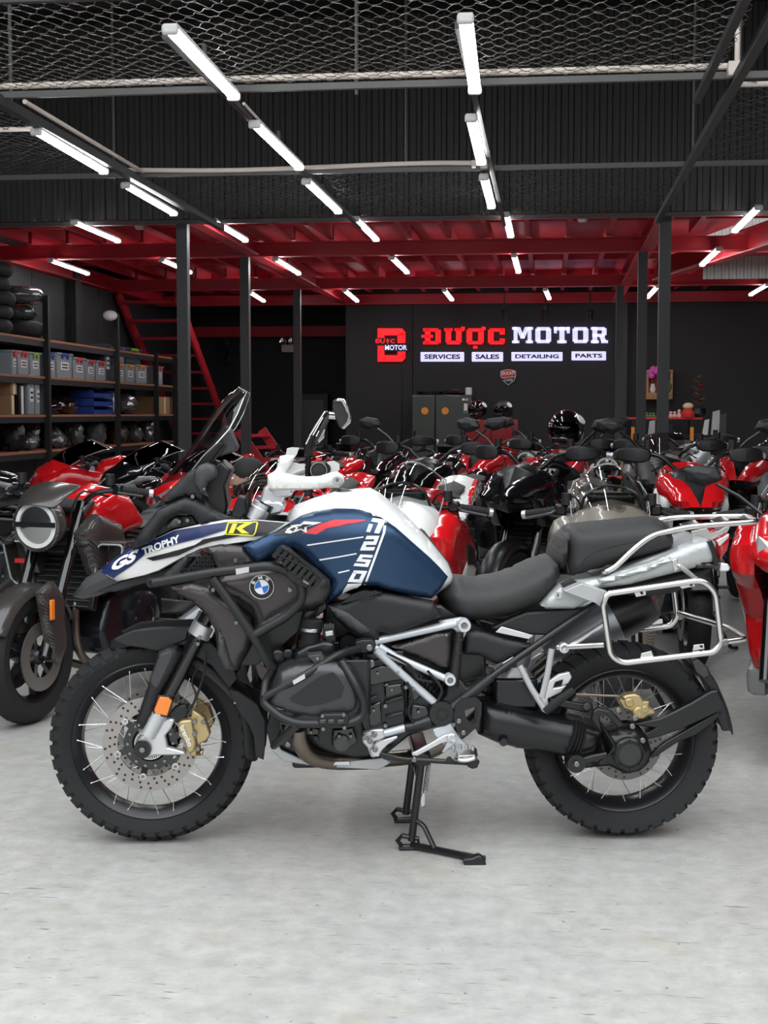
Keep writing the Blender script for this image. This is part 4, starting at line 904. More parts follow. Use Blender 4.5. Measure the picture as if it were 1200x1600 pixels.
# yellow badge
yk = decal('yellow_badge', [(357, 817), (401, 816), (404, 818), (400, 833), (396, 837), (354, 836), (352, 834)], bt, 'yellow', bike, .006, 5, -.2)
decal('badge_field', [(358.5, 819), (401, 818), (398, 833), (395, 835), (355, 834.5)], bt, 'sticker_black', bike, .007, 5, -.2)
for q in ([(365, 820), (372, 820), (366, 834), (358, 834)], [(370, 826), (384, 819), (396, 819), (379, 827)], [(370, 826), (378, 825.5), (390, 834), (379, 834)]): decal('badge_letter', q, bt, 'yellow', bike, .008, 5, -.2)
bc = MB(); rows = []
for px, py in tops:
    t_ = P(px, py, yb(px)); w_ = -t_.y; rows.append([V((t_.x + .003, -w_ + .01, t_.z - .002)), V((t_.x - .005, -w_ * .5, t_.z + .003)), V((t_.x - .008, 0, t_.z + .004)), V((t_.x - .005, w_ * .5, t_.z + .003)), V((t_.x + .003, w_ - .01, t_.z - .002))])
bc.grid(rows[:7]).build('beak_top', 'blue_deep', bike, sol=.004, sm=50)
rows = []
for (a, b, c, d, y) in ((114, 931, 117, 933, -.03), (131, 908, 140, 929, -.05), (157, 893, 186, 909, -.06), (170, 896, 190, 906, -.062)):
    t_ = P(a, b, y); b_ = P(c, d, y - .006); rows.append([V((t_.x, 0, t_.z + .006)), V((t_.x, t_.y * .6, t_.z + .004)), t_, t_ * .5 + b_ * .5 + V((0, -.006, 0)), b_, V((b_.x + .02, b_.y * .3, b_.z - .01))])
mir(MB().grid(rows).build('beak_tip', 'grey_plastic', bike, sol=.004, sm=25))
plate('beak_underside', [(150, 925), (190, 908), (247, 893), (300, 870), (300, 885), (250, 905), (180, 925)], -.06, .12, 'dark_plastic')
shell('headlight_frame', [(203, 858), (222, 826), (247, 796), (270, 784), (290, 776), (308, 780), (335, 797), (359, 811), (345, 817), (313, 821), (300, 805), (284, 802), (266, 810), (248, 828), (240, 845)], -.155, .02, 10, 'dark_plastic', .05)
hl = plate('headlight', [(205, 862), (236, 822), (262, 806), (300, 804), (312, 820), (272, 828), (236, 845)], -.115, .23, 'satin_black', bev=.006)
shell('headlight_lens', [(257, 818), (275, 806), (285, 812), (283, 822), (262, 826)], -.135, .008, 5, 'fridge', .01)
bolt(280, 815, -.14, .007); bolt(293, 813, -.14, .007); bolt(301, 776, -.17, .007)
shell('screen_side_cover', [(240, 797), (262, 770), (293, 738), (316, 726), (324, 722), (336, 728), (340, 742), (330, 752), (322, 762), (318, 780), (346, 808), (330, 800), (306, 778), (290, 775), (262, 787)], -.15, .014, 8, 'dark_plastic', .05)
shell('cockpit_winglet', [(303, 738), (309, 728), (322, 723), (335, 727), (340, 737), (338, 746), (325, 754), (320, 765), (326, 776), (314, 772), (304, 756)], -.175, .012, 7, 'grey_plastic', .02)
bolt(319, 764, -.19, .005)
plate('instrument_pod', [(331, 700), (350, 664), (358, 672), (370, 700), (366, 706), (345, 713), (338, 716)], -.09, .18, 'grey_plastic', bev=.006)
plate('screen_bracket', [(300, 735), (342, 690), (349, 694), (318, 735), (322, 760), (310, 765)], -.11, .02, 'satin_black', mirror=True)
plate('cockpit_body', [(318, 740), (345, 720), (362, 735), (352, 760), (356, 790), (352, 810), (330, 800), (318, 775)], -.10, .20, 'satin_black', bev=.008)
# windscreen: curved tinted sheet
er = [((290, 748), (250, 757), .125), ((303, 731), (264, 741), .15), ((317, 713), (282, 720), .165), ((338, 693), (305, 690), .17), ((358, 671), (326, 655), .17), ((371, 647), (342, 631), .165), ((381, 622), (360, 612), .14), ((385, 613), (373, 605), .11)]
rows = []
for (ex, ey), (cx, cy), w_ in er:
    e = P(ex, ey, -w_); c = P(cx, cy, 0); r_ = []
    for k in range(-6, 7):
        t = k / 6; f = abs(t) ** 2.2; r_.append(V((c.x + (e.x - c.x) * f, w_ * t, c.z + (e.z - c.z) * f)))
    rows.append(r_)
ws = MB().grid(rows); ws.build('windscreen', 'screen_tint', bike, sol=.004, sub=1, sm=60)
ed = [r[0] for r in rows] + [V(p) for p in rows[-1][1:-1]] + [r[-1] for r in reversed(rows)]
MB().tube(ed, .0018, 5).build('windscreen_edge', 'lens_clear', bike)
for a, b in (((292, 745), (345, 682)), ((318, 738), (352, 694))): MB().tube([P(*a, -.10), P(*b, -.10)], .006, 8).build('screen_arm', 'satin_black', bike)
# ------------------------------------------------ tank
tk = blob('fuel_tank', [(446, 814), (452, 800), (461, 789), (490, 778), (523, 768), (552, 764), (578, 762), (594, 770), (612, 785), (630, 800), (650, 821), (668, 840), (686, 862), (700, 880), (709, 903), (701, 914), (676, 930), (640, 928), (600, 918), (566, 912), (530, 924), (500, 905), (480, 880), (456, 850)], .205, 80, 'white_paint', p=2.4)
tt_ = bvh(tk)
bp = [(380, 852), (400, 843), (430, 828), (453, 818), (470, 808), (492, 801), (522, 796), (553, 795), (568, 797), (582, 803), (600, 812), (620, 826), (647, 850), (673, 873), (690, 890), (703, 905), (693, 921), (676, 938), (650, 933), (610, 923), (588, 916), (567, 915), (551, 921), (533, 929), (510, 943), (514, 925), (518, 908), (506, 896), (493, 886), (476, 868), (459, 857), (440, 859), (420, 869), (404, 880), (392, 868)]
def ytank(x, z):
    return 0
so = inflate(P2(bp, -.205), -.205, .022, .03, .012, .05, yf=lambda x, z: .07 * max(0, (x - P(560, 850, -.2).x) / .30) ** 2 + .10 * max(0, (z - P(560, 838, -.2).z) / .12) ** 2 - .02 * max(0, (P(500, 850, -.2).x - x) / .2))
side_p = so.build('tank_side_panel', 'blue_paint', bike, sm=50); mir(side_p); bs = bvh(side_p)
# graphics
D_ = lambda nm, pts, m, off=.0012: decal(nm, pts, bs, m, bike, off, 7, -.22)
D_('red_stripe', [(472, 833), (500, 819), (523, 812), (569, 812), (572, 814), (540, 818), (510, 826), (494, 835)], 'red_sticker')
D_('black_flash', [(427, 836), (452, 821), (470, 818), (505, 815), (486, 822), (468, 834), (440, 837)], 'sticker_black')
st_ = [(504, 816.5), (479, 824), (479, 833), (470, 828), (456, 833), (463, 825.5), (454, 822), (468, 821), (475, 815.5), (477, 820.5)]
for q in (st_, [(445, 833), (449, 827), (460, 821), (469, 820), (460, 824), (452, 828), (449, 832), (458, 831), (454, 834)]): D_('star_emblem', q, 'sticker_white', .0025)
D_('star_core', [(471 + (a - 471) * .55, 824.3 + (b - 824.3) * .5) for a, b in st_], 'sticker_black', .0036)
lines = [[(479, 851), (520, 845), (568, 838), (568, 840), (520, 847), (481, 853)], [(498, 874), (530, 869), (557, 864), (557, 866), (530, 871), (500, 876)], [(528, 894), (546, 890), (546, 892), (529, 896)], [(600, 812), (604, 814), (602, 832), (571, 916), (568, 915), (598, 832)]]
for q in lines: D_('pinstripe', q, 'sticker_white')
D_('tone_panel', [(480, 851), (488, 838), (520, 826), (560, 819), (596, 816), (594, 832), (562, 914), (534, 926), (540, 905), (512, 890), (494, 868)], 'blue_paint', .0008)
# the numerals 1250 drawn as slanted bars: local 0..1 box mapped to the slanted column
def num(polys, q):
    tl, tr_, br, bl = q
    for pl in polys:
        D_('numeral', [((tl[0] * (1 - a) + tr_[0] * a) * b + (bl[0] * (1 - a) + br[0] * a) * (1 - b), (tl[1] * (1 - a) + tr_[1] * a) * b + (bl[1] * (1 - a) + br[1] * a) * (1 - b)) for a, b in pl], 'sticker_white', .0028)
rc = lambda a, b, c, d: [(a, b), (c, b), (c, d), (a, d)]
num([rc(.62, 0, 1, .98), rc(.1, .72, .7, .98), rc(0, .0, .3, .55)], [(580, 809), (602, 813), (592, 834), (572, 831)])
num([[(.0, .76), (1, .76), (1, 1), (0, 1)], rc(.70, .42, 1, .8), rc(0, .38, 1, .62), rc(0, 0, .3, .45), rc(0, 0, 1, .24)], [(573, 837), (593, 837), (584, 860), (562, 860)])
num([rc(0, .76, 1, 1), rc(0, .42, .3, .8), rc(0, .38, 1, .62), rc(.7, 0, 1, .45), rc(0, 0, 1, .24)], [(563, 866), (583, 867), (575, 886), (552, 884)])
num([rc(0, .74, 1, 1), rc(0, 0, .3, .9), rc(.7, 0, 1, .9), rc(0, 0, 1, .26)], [(553, 891), (574, 892), (565, 910), (543, 909)])
D_('numeral', [(543, 912), (565, 911), (560, 918), (533, 929), (537, 920)], 'sticker_white', .0028)
D_('numeral', [(580, 803), (592, 806), (596, 809), (582, 807)], 'sticker_white', .0028)
plate('tank_rear_trim', [(657, 826), (664, 830), (702, 880), (705, 893), (700, 893), (676, 866)], .05, .05, 'grey_plastic', bev=.008)
MB().lathe(P(545, 768, 0), (.15, 0, 1), [(0, .006), (.035, .006), (.042, -.004)], 24).build('fuel_cap', 'satin_black', bike)
# ------------------------------------------------ radiator shrouds
gr = plate('intake_grille', [(287, 893), (300, 878), (318, 863), (331, 867), (338, 890), (310, 899), (292, 903)], -.20, .03, 'sticker_black')
hx = MB()
for i in range(6):
    for j in range(7):
        px = 290 + 9 * i + (4.5 if j % 2 else 0); py = 866 + 6.2 * j
        if py < 893 - (px - 287) * .9 or px > 336 or py > 900: continue
        c = P(px, py, -.204); hx.lathe(c, (0, -1, 0), [(.0075, 0), (.0075, .006), (.0052, .006), (.0052, 0)], 6)
hx.build('grille_cell', 'dark_plastic', bike, sm=0)
shell('shroud_upper', [(317, 857), (345, 851), (380, 853), (391, 866), (404, 881), (380, 885), (340, 894), (338, 885), (330, 868)], -.215, .014, 9, 'shroud', .03)
bolt(368, 876, -.232, .007)
shell('shroud_main', [(332, 910), (352, 898), (395, 887), (430, 878), (447, 862), (470, 872), (496, 890), (516, 908), (517, 925), (505, 945), (488, 954), (470, 955), (440, 968), (412, 985), (398, 988), (400, 968), (394, 950), (372, 935), (346, 925)], -.25, .03, 22, 'shroud', .06)
shell('shroud_rear', [(474, 952), (500, 944), (496, 956), (476, 985), (462, 1014), (455, 1016), (466, 984)], -.22, .012, 6, 'shroud', .03)
shell('shroud_edge', [(404, 986), (408, 972), (430, 960), (474, 936), (478, 944), (440, 968), (412, 988)], -.275, .012, 8, 'grey_plastic', .03)
shell('shroud_lower', [(266, 917), (300, 911), (326, 915), (344, 928), (372, 946), (394, 962), (398, 990), (392, 1012), (372, 1047), (352, 1047), (340, 1022), (336, 985), (322, 960), (300, 940), (280, 930)], -.22, .025, 14, 'shroud', .05)
shell('shroud_fin', [(342, 985), (352, 1000), (360, 1030), (368, 1047), (352, 1047), (340, 1022)], -.245, .01, 5, 'grey_plastic', .02)
plate('radiator_block', [(345, 900), (500, 900), (512, 950), (440, 1010), (400, 1040), (372, 1040), (350, 990)], -.20, .40, 'satin_black')
shell('intake_lip', [(250, 904), (270, 885), (290, 868), (318, 858), (300, 875), (286, 893), (292, 905), (270, 916)], -.20, .012, 6, 'dark_plastic', .03)
bolt(333, 922, -.262, .007); bolt(453, 922, -.285, .008); bolt(369, 973, -.26, .007)
# roundel
RB = P(409, 917, -.285); rd = MB()
MB().lathe(RB, (0, -1, 0), [(.0, -.002), (.038, -.002), (.038, .003), (.036, .004), (0, .004)], 40).build('roundel', 'sticker_black', bike)
for r0, r1, nm in ((.0355, .037, 'roundel_ring'), (.0205, .0222, 'roundel_ring')): MB().lathe(RB + V((0, -.0042, 0)), (0, -1, 0), [(r0, 0), (r0, .0006), (r1, .0006), (r1, 0)], 40, True).build(nm, 'sticker_white', bike)
for k in range(4):
    a0 = k * PI / 2 + .30; mb = MB(); n = 8
    mb.add([RB + V((0, -.0046, 0))] + [RB + V((.0206 * math.cos(a0 + PI / 2 * i / n), -.0046, .0206 * math.sin(a0 + PI / 2 * i / n))) for i in range(n + 1)], [(0, i + 1, i + 2) for i in range(n)])
    mb.build('roundel_quadrant', 'sticker_white' if k % 2 == 0 else 'roundel_blue', bike, sm=0, norm=False)
for ch, an in (('B', 2.62), ('M', 1.72), ('W', .95)):
    vs, fs = text_mesh(ch, .04); c = RB + V((.0288 * math.cos(an), -.0046, .0288 * math.sin(an))); ux = V((math.sin(an), 0, -math.cos(an))); uz = V((math.cos(an), 0, math.sin(an)))
    MB().add([c + ux * (a - .5) * (.009 if ch == 'B' else .012) + uz * (b - .5) * .010 for a, b in vs], fs).build('roundel_letter', 'sticker_white', bike, sm=0, norm=False)
# ------------------------------------------------ crash bars
def bars(name, px, r, m, rad=.04, k=6, parent=bike, n=10, mirror=True):
    o = MB().tube(fil([P(*q) for q in px], rad, k), r, n).build(name, m, parent, sm=60)
    if mirror: mir(o)
    return o
ub = bars('upper_crash_bar', [(240, 911, -.27), (330, 895, -.31), (420, 884, -.335), (446, 890, -.335), (472, 913, -.335), (472, 938, -.335), (450, 962, -.33), (398, 992, -.32)], .0145, 'bar_coat', .05)
bars('crash_bar_strut', [(333, 903, -.31), (366, 950, -.318), (398, 996, -.32), (426, 1046, -.30)], .0145, 'bar_coat', .02)
bolt(236, 911, -.27, .0145, m='rubber', name='bar_end')
plate('bar_sticker', [(368, 889), (389, 885.5), (389, 894), (369, 898)], -.352, .004, 'alu', bev=0)
# folded fog lamp seen from behind
fl = MB()
for i in range(9):
    a = P(434 + i * 7.6, 862 + i * 6.2, -.345); fl.box(a, (.012, .06, .038), Matrix.Rotation(.7, 3, 'Y'))
fl.build('lamp_cooling_fin', 'satin_black', bike, sm=0)
plate('fog_lamp', [(432, 862), (440, 853), (452, 858), (480, 882), (505, 902), (500, 914), (488, 914), (468, 898), (446, 880), (430, 874)], -.34, .06, 'dark_plastic', bev=.004)
plate('lamp_bracket', [(446, 895), (454, 890), (478, 900), (490, 912), (478, 920), (462, 912), (450, 904)], -.355, .03, 'bar_coat', bev=.004)
for q in ([(433, 866), (455, 876), (480, 888), (496, 900), (492, 914)], [(440, 856), (462, 868), (488, 890), (504, 906)]): MB().tube(crv([P(a, b, -.375) for a, b in q], 5), .003, 5).build('cable', 'rubber', bike)
plate('clamp_pin', [(474, 906), (483, 911), (481, 914), (473, 909)], -.378, .01, 'bolt', bev=0)
lb_ = bars('lower_crash_bar', [(560, 1014, -.30), (530, 1022, -.37), (478, 1054, -.42), (406, 1094, -.40), (440, 1122, -.43), (466, 1131, -.44), (545, 1131, -.44), (566, 1122, -.43), (570, 1098, -.43), (556, 1070, -.43), (534, 1034, -.40)], .0125, 'bar_coat', .03)
bars('lower_bar_stay', [(412, 1090, -.40), (415, 1065, -.36), (424, 1050, -.30), (428, 1040, -.26)], .0125, 'bar_coat', .02)
bars('lower_bar_foot', [(466, 1131, -.44), (445, 1150, -.36), (428, 1165, -.22)], .0125, 'bar_coat', .03)
sp_ = plate('slider_plate', [(496, 1124), (505, 1116), (540, 1115), (547, 1122), (543, 1135), (500, 1138)], -.455, .03, 'dark_plastic', bev=.005, mirror=True)
for x in (504, 517, 532): plate('slider_pad', [(x - 5, 1125), (x + 6, 1124), (x + 6, 1131), (x - 5, 1132)], -.465, .012, 'grey_plastic', bev=.004)
for q in ((504, 1119), (537, 1117), (505, 1139), (538, 1137)): bolt(*q, -.458, .006)
plate('bar_sticker', [(457, 1064), (476, 1053), (477, 1060), (459, 1070)], -.434, .004, 'alu', bev=0)
# ------------------------------------------------ engine
eng = plate('engine_block', [(430, 1030), (470, 1000), (560, 1000), (600, 1010), (660, 1050), (700, 1095), (705, 1130), (640, 1150), (590, 1190), (470, 1190), (430, 1170), (420, 1120)], -.15, .30, 'engine_black', bev=.01)
plate('crankcase_cover', [(566, 1020), (632, 1016), (634, 1135), (572, 1150), (560, 1120)], -.19, .05, 'engine_black', bev=.006)
plate('gearbox_cover', [(636, 1068), (660, 1080), (690, 1100), (680, 1120), (650, 1140), (637, 1135)], -.18, .05, 'engine_black', bev=.008)
for a in ([(568, 1036), (600, 1028), (632, 1030), (632, 1036), (600, 1034), (570, 1043)], [(570, 1092), (590, 1086), (590, 1091), (572, 1102)], [(600, 1095), (630, 1087), (631, 1092), (602, 1101)], [(602, 1118), (630, 1112), (631, 1117), (604, 1124)]): plate('casting_rib', a, -.205, .02, 'engine_black', bev=.003)
for q in ((604, 1071), (602, 1103), (602, 1134), (634, 1074)): bolt(*q, -.205, .007)
bolt(579, 1037, -.21, .013)
for i in range(9):                                   # ribs of the bellows behind the gearbox
    c = P(650 + i * 6.2, 1063 + i * 2.4, -.12); MB().lathe(c, (.9, 0, -.4), [(.036, -.004), (.043, 0), (.036, .004)], 14).build('bellows_ring', 'rubber', bike)
cy = MB()
for i in range(7): cy.box(P(530, 1075, -.20 - .026 * i) * 1.0, (.20 - .004 * i, .012, .17))
cyl_ = cy.build('cylinder_fins', 'engine_black', bike, sm=0, bev=.004); mir(cyl_)
vc_px = [(428, 1064), (434, 1049), (447, 1041), (468, 1035), (500, 1031), (520, 1032), (546, 1040), (559, 1056), (566, 1074), (567, 1092), (561, 1110), (545, 1122), (520, 1127), (488, 1127), (455, 1121), (430, 1110), (418, 1101), (419, 1088)]
vc = shell('valve_cover', vc_px, -.385, .035, 16, 'cyl_cover', .11)
vt = bvh(vc)
decal('cover_inset', [(452, 1091), (470, 1078), (500, 1057), (520, 1050), (528, 1058), (538, 1074), (533, 1090), (505, 1100), (478, 1104), (455, 1096)], vt, 'satin_black', bike, .002, 7, -.41)
shell('cover_ridge', [(420, 1100), (450, 1108), (478, 1111), (535, 1096), (548, 1086), (552, 1092), (540, 1103), (500, 1116), (470, 1118), (430, 1110)], -.412, .006, 4, 'cyl_cover', .02)
plate('head_top', [(462, 1020), (480, 1010), (505, 1003), (522, 1006), (524, 1022), (500, 1040), (470, 1044), (458, 1036)], -.32, .14, 'engine_black', bev=.008, mirror=True)
plate('head_lug', [(480, 1025), (502, 1022), (508, 1030), (494, 1040)], -.40, .06, 'grey_plastic', bev=.003)
bolt(496, 1029, -.402, .006)
plate('plug_cover', [(552, 1033), (560, 1029), (572, 1038), (566, 1048), (556, 1052)], -.26, .05, 'engine_grey', bev=.004)
bolt(563, 1040, -.265, .008); bolt(554, 1034, -.265, .006)
for px, py, r in ((450, 1022, .015), (434, 1026, .02)): bolt(px, py, -.27, r, m='engine_black')
for pts, y, m in (([(570, 1046), (596, 1040), (630, 1038), (631, 1062), (598, 1068), (572, 1074)], -.206, 'gloss_black'), ([(600, 1072), (628, 1068), (630, 1084), (602, 1092)], -.212, 'gloss_black'), ([(574, 1102), (596, 1096), (597, 1130), (578, 1138)], -.206, 'gloss_black'),
        ([(638, 1062), (652, 1066), (660, 1086), (650, 1096), (638, 1092)], -.20, 'gloss_black'), ([(642, 1100), (668, 1104), (672, 1116), (658, 1128), (642, 1126)], -.20, 'gloss_black'), ([(556, 1056), (566, 1054), (570, 1088), (562, 1100), (558, 1084)], -.25, 'engine_grey'),
        ([(436, 1128), (470, 1134), (500, 1138), (498, 1150), (470, 1150), (440, 1146)], -.20, 'gloss_black'), ([(520, 1140), (552, 1136), (560, 1160), (540, 1172), (518, 1166)], -.20, 'gloss_black')):
    plate('casting_panel', pts, y, .03, m, bev=.005)
for q in ((590, 1052), (622, 1050), (612, 1078), (584, 1110), (654, 1112), (646, 1076), (530, 1150), (548, 1150), (452, 1140), (486, 1144)): bolt(*q, -.214, .005)
MB().lathe(P(534, 1160, -.20), (0, -1, 0), [(.026, -.02), (.026, .012), (.020, .016), (0, .016)], 20).build('oil_filter', 'engine_grey', bike)
for pts in ([(540, 1010), (552, 1030), (548, 1052), (556, 1075)], [(604, 1020), (640, 1040), (652, 1060), (676, 1066)], [(636, 1066), (644, 1090), (638, 1112), (646, 1130)], [(668, 1048), (690, 1076), (684, 1096)]):
    MB().tube(crv([P(a, b, -.215) for a, b in pts], 5), .0045, 6).build('cable', 'rubber', bike)
# intake tract
MB().lathe(P(484, 1012, -.24), (.08, 0, 1), [(.036, 0), (.036, .02), (.03, .024), (.03, .05), (.034, .052), (.034, .085), (.03, .09)], 24).build('intake_boot', 'rubber', bike)
MB().lathe(P(485, 986, -.24), (.08, 0, 1), [(.0345, 0), (.0355, .001), (.0355, .010), (.0345, .011)], 24).build('hose_clamp', 'steel', bike)
for a, m in (([(505, 978), (516, 973), (523, 978), (525, 1003), (512, 1004), (505, 995)], 'satin_black'),): plate('throttle_actuator', a, -.28, .05, m, bev=.003)
plate('actuator_plug', [(508, 987), (520, 985), (521, 993), (509, 995)], -.285, .01, 'alu', bev=.002)
for i in range(4): MB().cyl(P(508 + 4 * i, 981, -.285), P(508 + 4 * i, 975, -.285), .004, 8).build('connector_pin', 'engine_grey', bike)
MB().lathe(P(545, 1006, -.16), (0, 1, 0), [(.028, 0), (.032, .01), (.032, .04)], 24).build('air_pipe', 'satin_black', bike)
plate('frame_mount', [(555, 1003), (568, 1000), (582, 1000), (588, 1008), (584, 1018), (570, 1021), (556, 1021)], -.28, .06, 'matte_black', bev=.004)
bolt(577, 1012, -.285, .010)
# black panel under the tank
shell('tank_lower_panel', [(513, 947), (540, 939), (568, 922), (590, 926), (612, 929), (645, 936), (677, 941), (692, 962), (660, 974), (632, 984), (610, 990), (593, 987), (592, 1000), (578, 999), (557, 996), (536, 978), (521, 964)], -.215, .018, 9, 'dark_plastic', .05)
shell('panel_facet', [(514, 947), (526, 950), (545, 958), (580, 986), (562, 991), (526, 965)], -.236, .006, 4, 'grey_plastic', .02)
gp = plate('panel_vent', [(533, 943), (552, 928), (568, 923), (597, 925), (574, 934)], -.236, .012, 'sticker_black', bev=0)
mb = MB()
for i in range(5):
    for j in range(12):
        px = 537 + 5 * j; py = 942 - 2.2 * j * .55 + 4.2 * i - 6
        if 923.5 < py < 943 - (px - 533) * .16 and py > 943 - (px - 533) * .55 and px < 592: mb.lathe(P(px, py, -.237), (0, -1, 0), [(.004, 0), (.004, .002), (.0022, .002)], 6)
mb.build('vent_perforation', 'dark_plastic', bike, sm=0)
plate('airbox', [(505, 940), (690, 945), (760, 985), (760, 1060), (700, 1075), (620, 1030), (560, 1000), (505, 1000)], -.12, .24, 'satin_black', bev=.01)
# ------------------------------------------------ frame tubes
for nm, a, b, r, m in (('frame_tube', (586, 1002, -.20), (712, 974, -.185), .0125, 'silver_frame'), ('frame_tube', (585, 1012, -.205), (700, 1062, -.20), .0115, 'silver_frame'), ('frame_tube', (586, 1016, -.21), (679, 1098, -.20), .0125, 'silver_frame'), ('frame_tube', (616, 1025, -.205), (592, 1010, -.205), .012, 'silver_frame')):
    o = MB().tube([P(*a), P(*b)], r, 12).build(nm, m, bike); mir(o)
for q, r in (((725, 977, -.20), .021), ((703, 1062, -.215), .018)):
    c = P(*q); mir(MB().lathe(c, (0, -1, 0), [(r * .5, -.03), (r, -.03), (r, .012), (r * .9, .016), (r * .55, .016), (r * .5, .004), (0, .004)], 24).build('frame_node', 'silver_frame', bike)); bolt(q[0], q[1], q[2] - .006, .008)
plate('node_bracket', [(684, 972), (722, 965), (736, 976), (724, 1000), (716, 1000), (712, 985)], -.185, .03, 'silver_frame', bev=.006)
mb = MB(); mb.tube([P(718, 988, -.19), P(713, 1030, -.19), P(709, 1072, -.19)], [.013, .0155, .018], 14); mb.build('rear_upright', 'matte_black', bike)
for py in (999, 1020): MB().lathe(P(717 - (py - 999) * .1, py, -.19), (-.1, 0, 1), [(.017, -.004), (.018, 0), (.017, .004)], 16).build('upright_collar', 'matte_black', bike)
plate('pivot_plate', [(700, 1066), (718, 1060), (730, 1076), (758, 1060), (768, 1066), (740, 1088), (716, 1110), (712, 1130), (690, 1132), (672, 1120), (672, 1105), (690, 1096), (698, 1086)], -.20, .05, 'matte_black', bev=.006, mirror=True)
MB().lathe(P(690, 1115, -.215), (0, 1, 0), [(0, -.004), (.012, -.004), (.013, -.002), (.020, -.002), (.021, -.006), (.038, -.006), (.041, 0), (.041, .05)], 36).build('pivot_cap', 'satin_black', bike)
MB().tube([P(672, 1126, -.20), P(640, 1136, -.205), P(632, 1137, -.205)], [.019, .016, .0145], 14).build('footrest_carrier', 'satin_black', bike)
MB().tube([P(634, 1137, -.205), P(600, 1146, -.21)], [.0125, .0125], 12).build('carrier_tube', 'silver_frame', bike)
plate('carrier_bracket', [(567, 1145), (582, 1140), (600, 1139), (604, 1152), (594, 1158), (585, 1160), (582, 1176), (588, 1184), (580, 1184), (574, 1168), (566, 1160)], -.21, .03, 'alu', bev=.005)
plate('carrier_plate', [(578, 1172), (588, 1160), (600, 1156), (620, 1150), (622, 1153), (606, 1164), (598, 1172), (592, 1183), (582, 1182)], -.225, .012, 'alu', bev=.003)
for q in ((585, 1148), (570, 1152), (578, 1158), (586, 1171)): bolt(*q, -.232, .009)
bars('frame_lower_tube', [(715, 1100, -.20), (740, 1080, -.20), (775, 1052, -.19), (852, 998, -.165), (930, 944, -.15)], .011, 'satin_black', .01)
MB().tube([P(708, 1106, -.2), P(742, 1079, -.2), P(768, 1058, -.195)], [.022, .017, .014], 14).build('subframe_socket', 'matte_black', bike)
# heel guard, foot peg, gear lever
hg = [(712, 1102), (722, 1092), (744, 1090), (753, 1098), (752, 1118), (746, 1134), (730, 1150), (722, 1152), (714, 1142), (709, 1122)]
mb = MB(); hole = [(726, 1110), (744, 1104), (746, 1110), (744, 1128), (738, 1132), (728, 1122)]
c_ = P(730, 1120, -.235); ring = PL(hg, -.235); k_ = len(ring)
inn = []
for q in ring:                                       # nearest point on the hole for each rim point keeps the ring simple
    inn.append(min(PL(hole, -.235), key=lambda h: (h - q).length))
mb.add(ring + inn + [q + V((0, .012, 0)) for q in ring] + [q + V((0, .012, 0)) for q in inn], [(i, (i + 1) % k_, (i + 1) % k_ + k_, i + k_) for i in range(k_)] + [(i + 2 * k_, i + 3 * k_, (i + 1) % k_ + 3 * k_, (i + 1) % k_ + 2 * k_) for i in range(k_)] + [(i, i + 2 * k_, (i + 1) % k_ + 2 * k_, (i + 1) % k_) for i in range(k_)] + [(i + k_, (i + 1) % k_ + k_, (i + 1) % k_ + 3 * k_, i + 3 * k_) for i in range(k_)])
mir(mb.build('heel_guard', 'dark_plastic', bike, sm=0)); bolt(717, 1127, -.237, .008); bolt(724, 1145, -.237, .008)
plate('footrest_plate', [(676, 1140), (704, 1130), (710, 1140), (718, 1152), (730, 1164), (732, 1176), (712, 1174), (700, 1170), (680, 1150)], -.215, .012, 'silver_frame', bev=.003, mirror=True)
plate('gear_linkage_arm', [(643, 1176), (650, 1174), (694, 1149), (706, 1146), (714, 1153), (710, 1163), (694, 1178), (690, 1176), (699, 1160), (690, 1162), (652, 1182), (644, 1182)], -.235, .014, 'alu', bev=.003)
bolt(706, 1153, -.245, .015, m='alu'); bolt(647, 1187, -.25, .008)
bars('gear_lever', [(598, 1180, -.23), (630, 1186, -.235), (646, 1187, -.24), (735, 1192, -.25)], .008, 'satin_black', .01, mirror=False)
plate('gear_lever_joint', [(596, 1176), (628, 1183), (628, 1191), (600, 1187), (592, 1182)], -.24, .02, 'satin_black', bev=.003)
MB().cyl(P(702, 1187, -.29), P(702, 1187, -.24), .010, 12).build('lever_rubber', 'rubber', bike)
pg = MB(); c0 = P(725, 1176, -.27)
plate('lever_end', [(730, 1188), (744, 1186), (750, 1190), (746, 1200), (738, 1202), (730, 1198)], -.26, .02, 'satin_black', bev=.003)
fp = MB(); fp.tube(fil([P(712, 1174, -.25), P(713, 1187, -.32), P(728, 1189, -.335), P(744, 1184, -.32), P(742, 1171, -.25)], .02, 4), .006, 6)
for a, b in ((709, 1168), (719, 1167), (729, 1167), (739, 1169), (712, 1185), (720, 1187), (730, 1187), (739, 1185)): fp.lathe(P(a, b, -.30), (0, 0, 1), [(.006, -.006), (.004, .008), (0, .009)], 6)
fp.box(P(727, 1178, -.28), (.05, .07, .012)); mir(fp.build('foot_peg', 'steel', bike, sm=20))
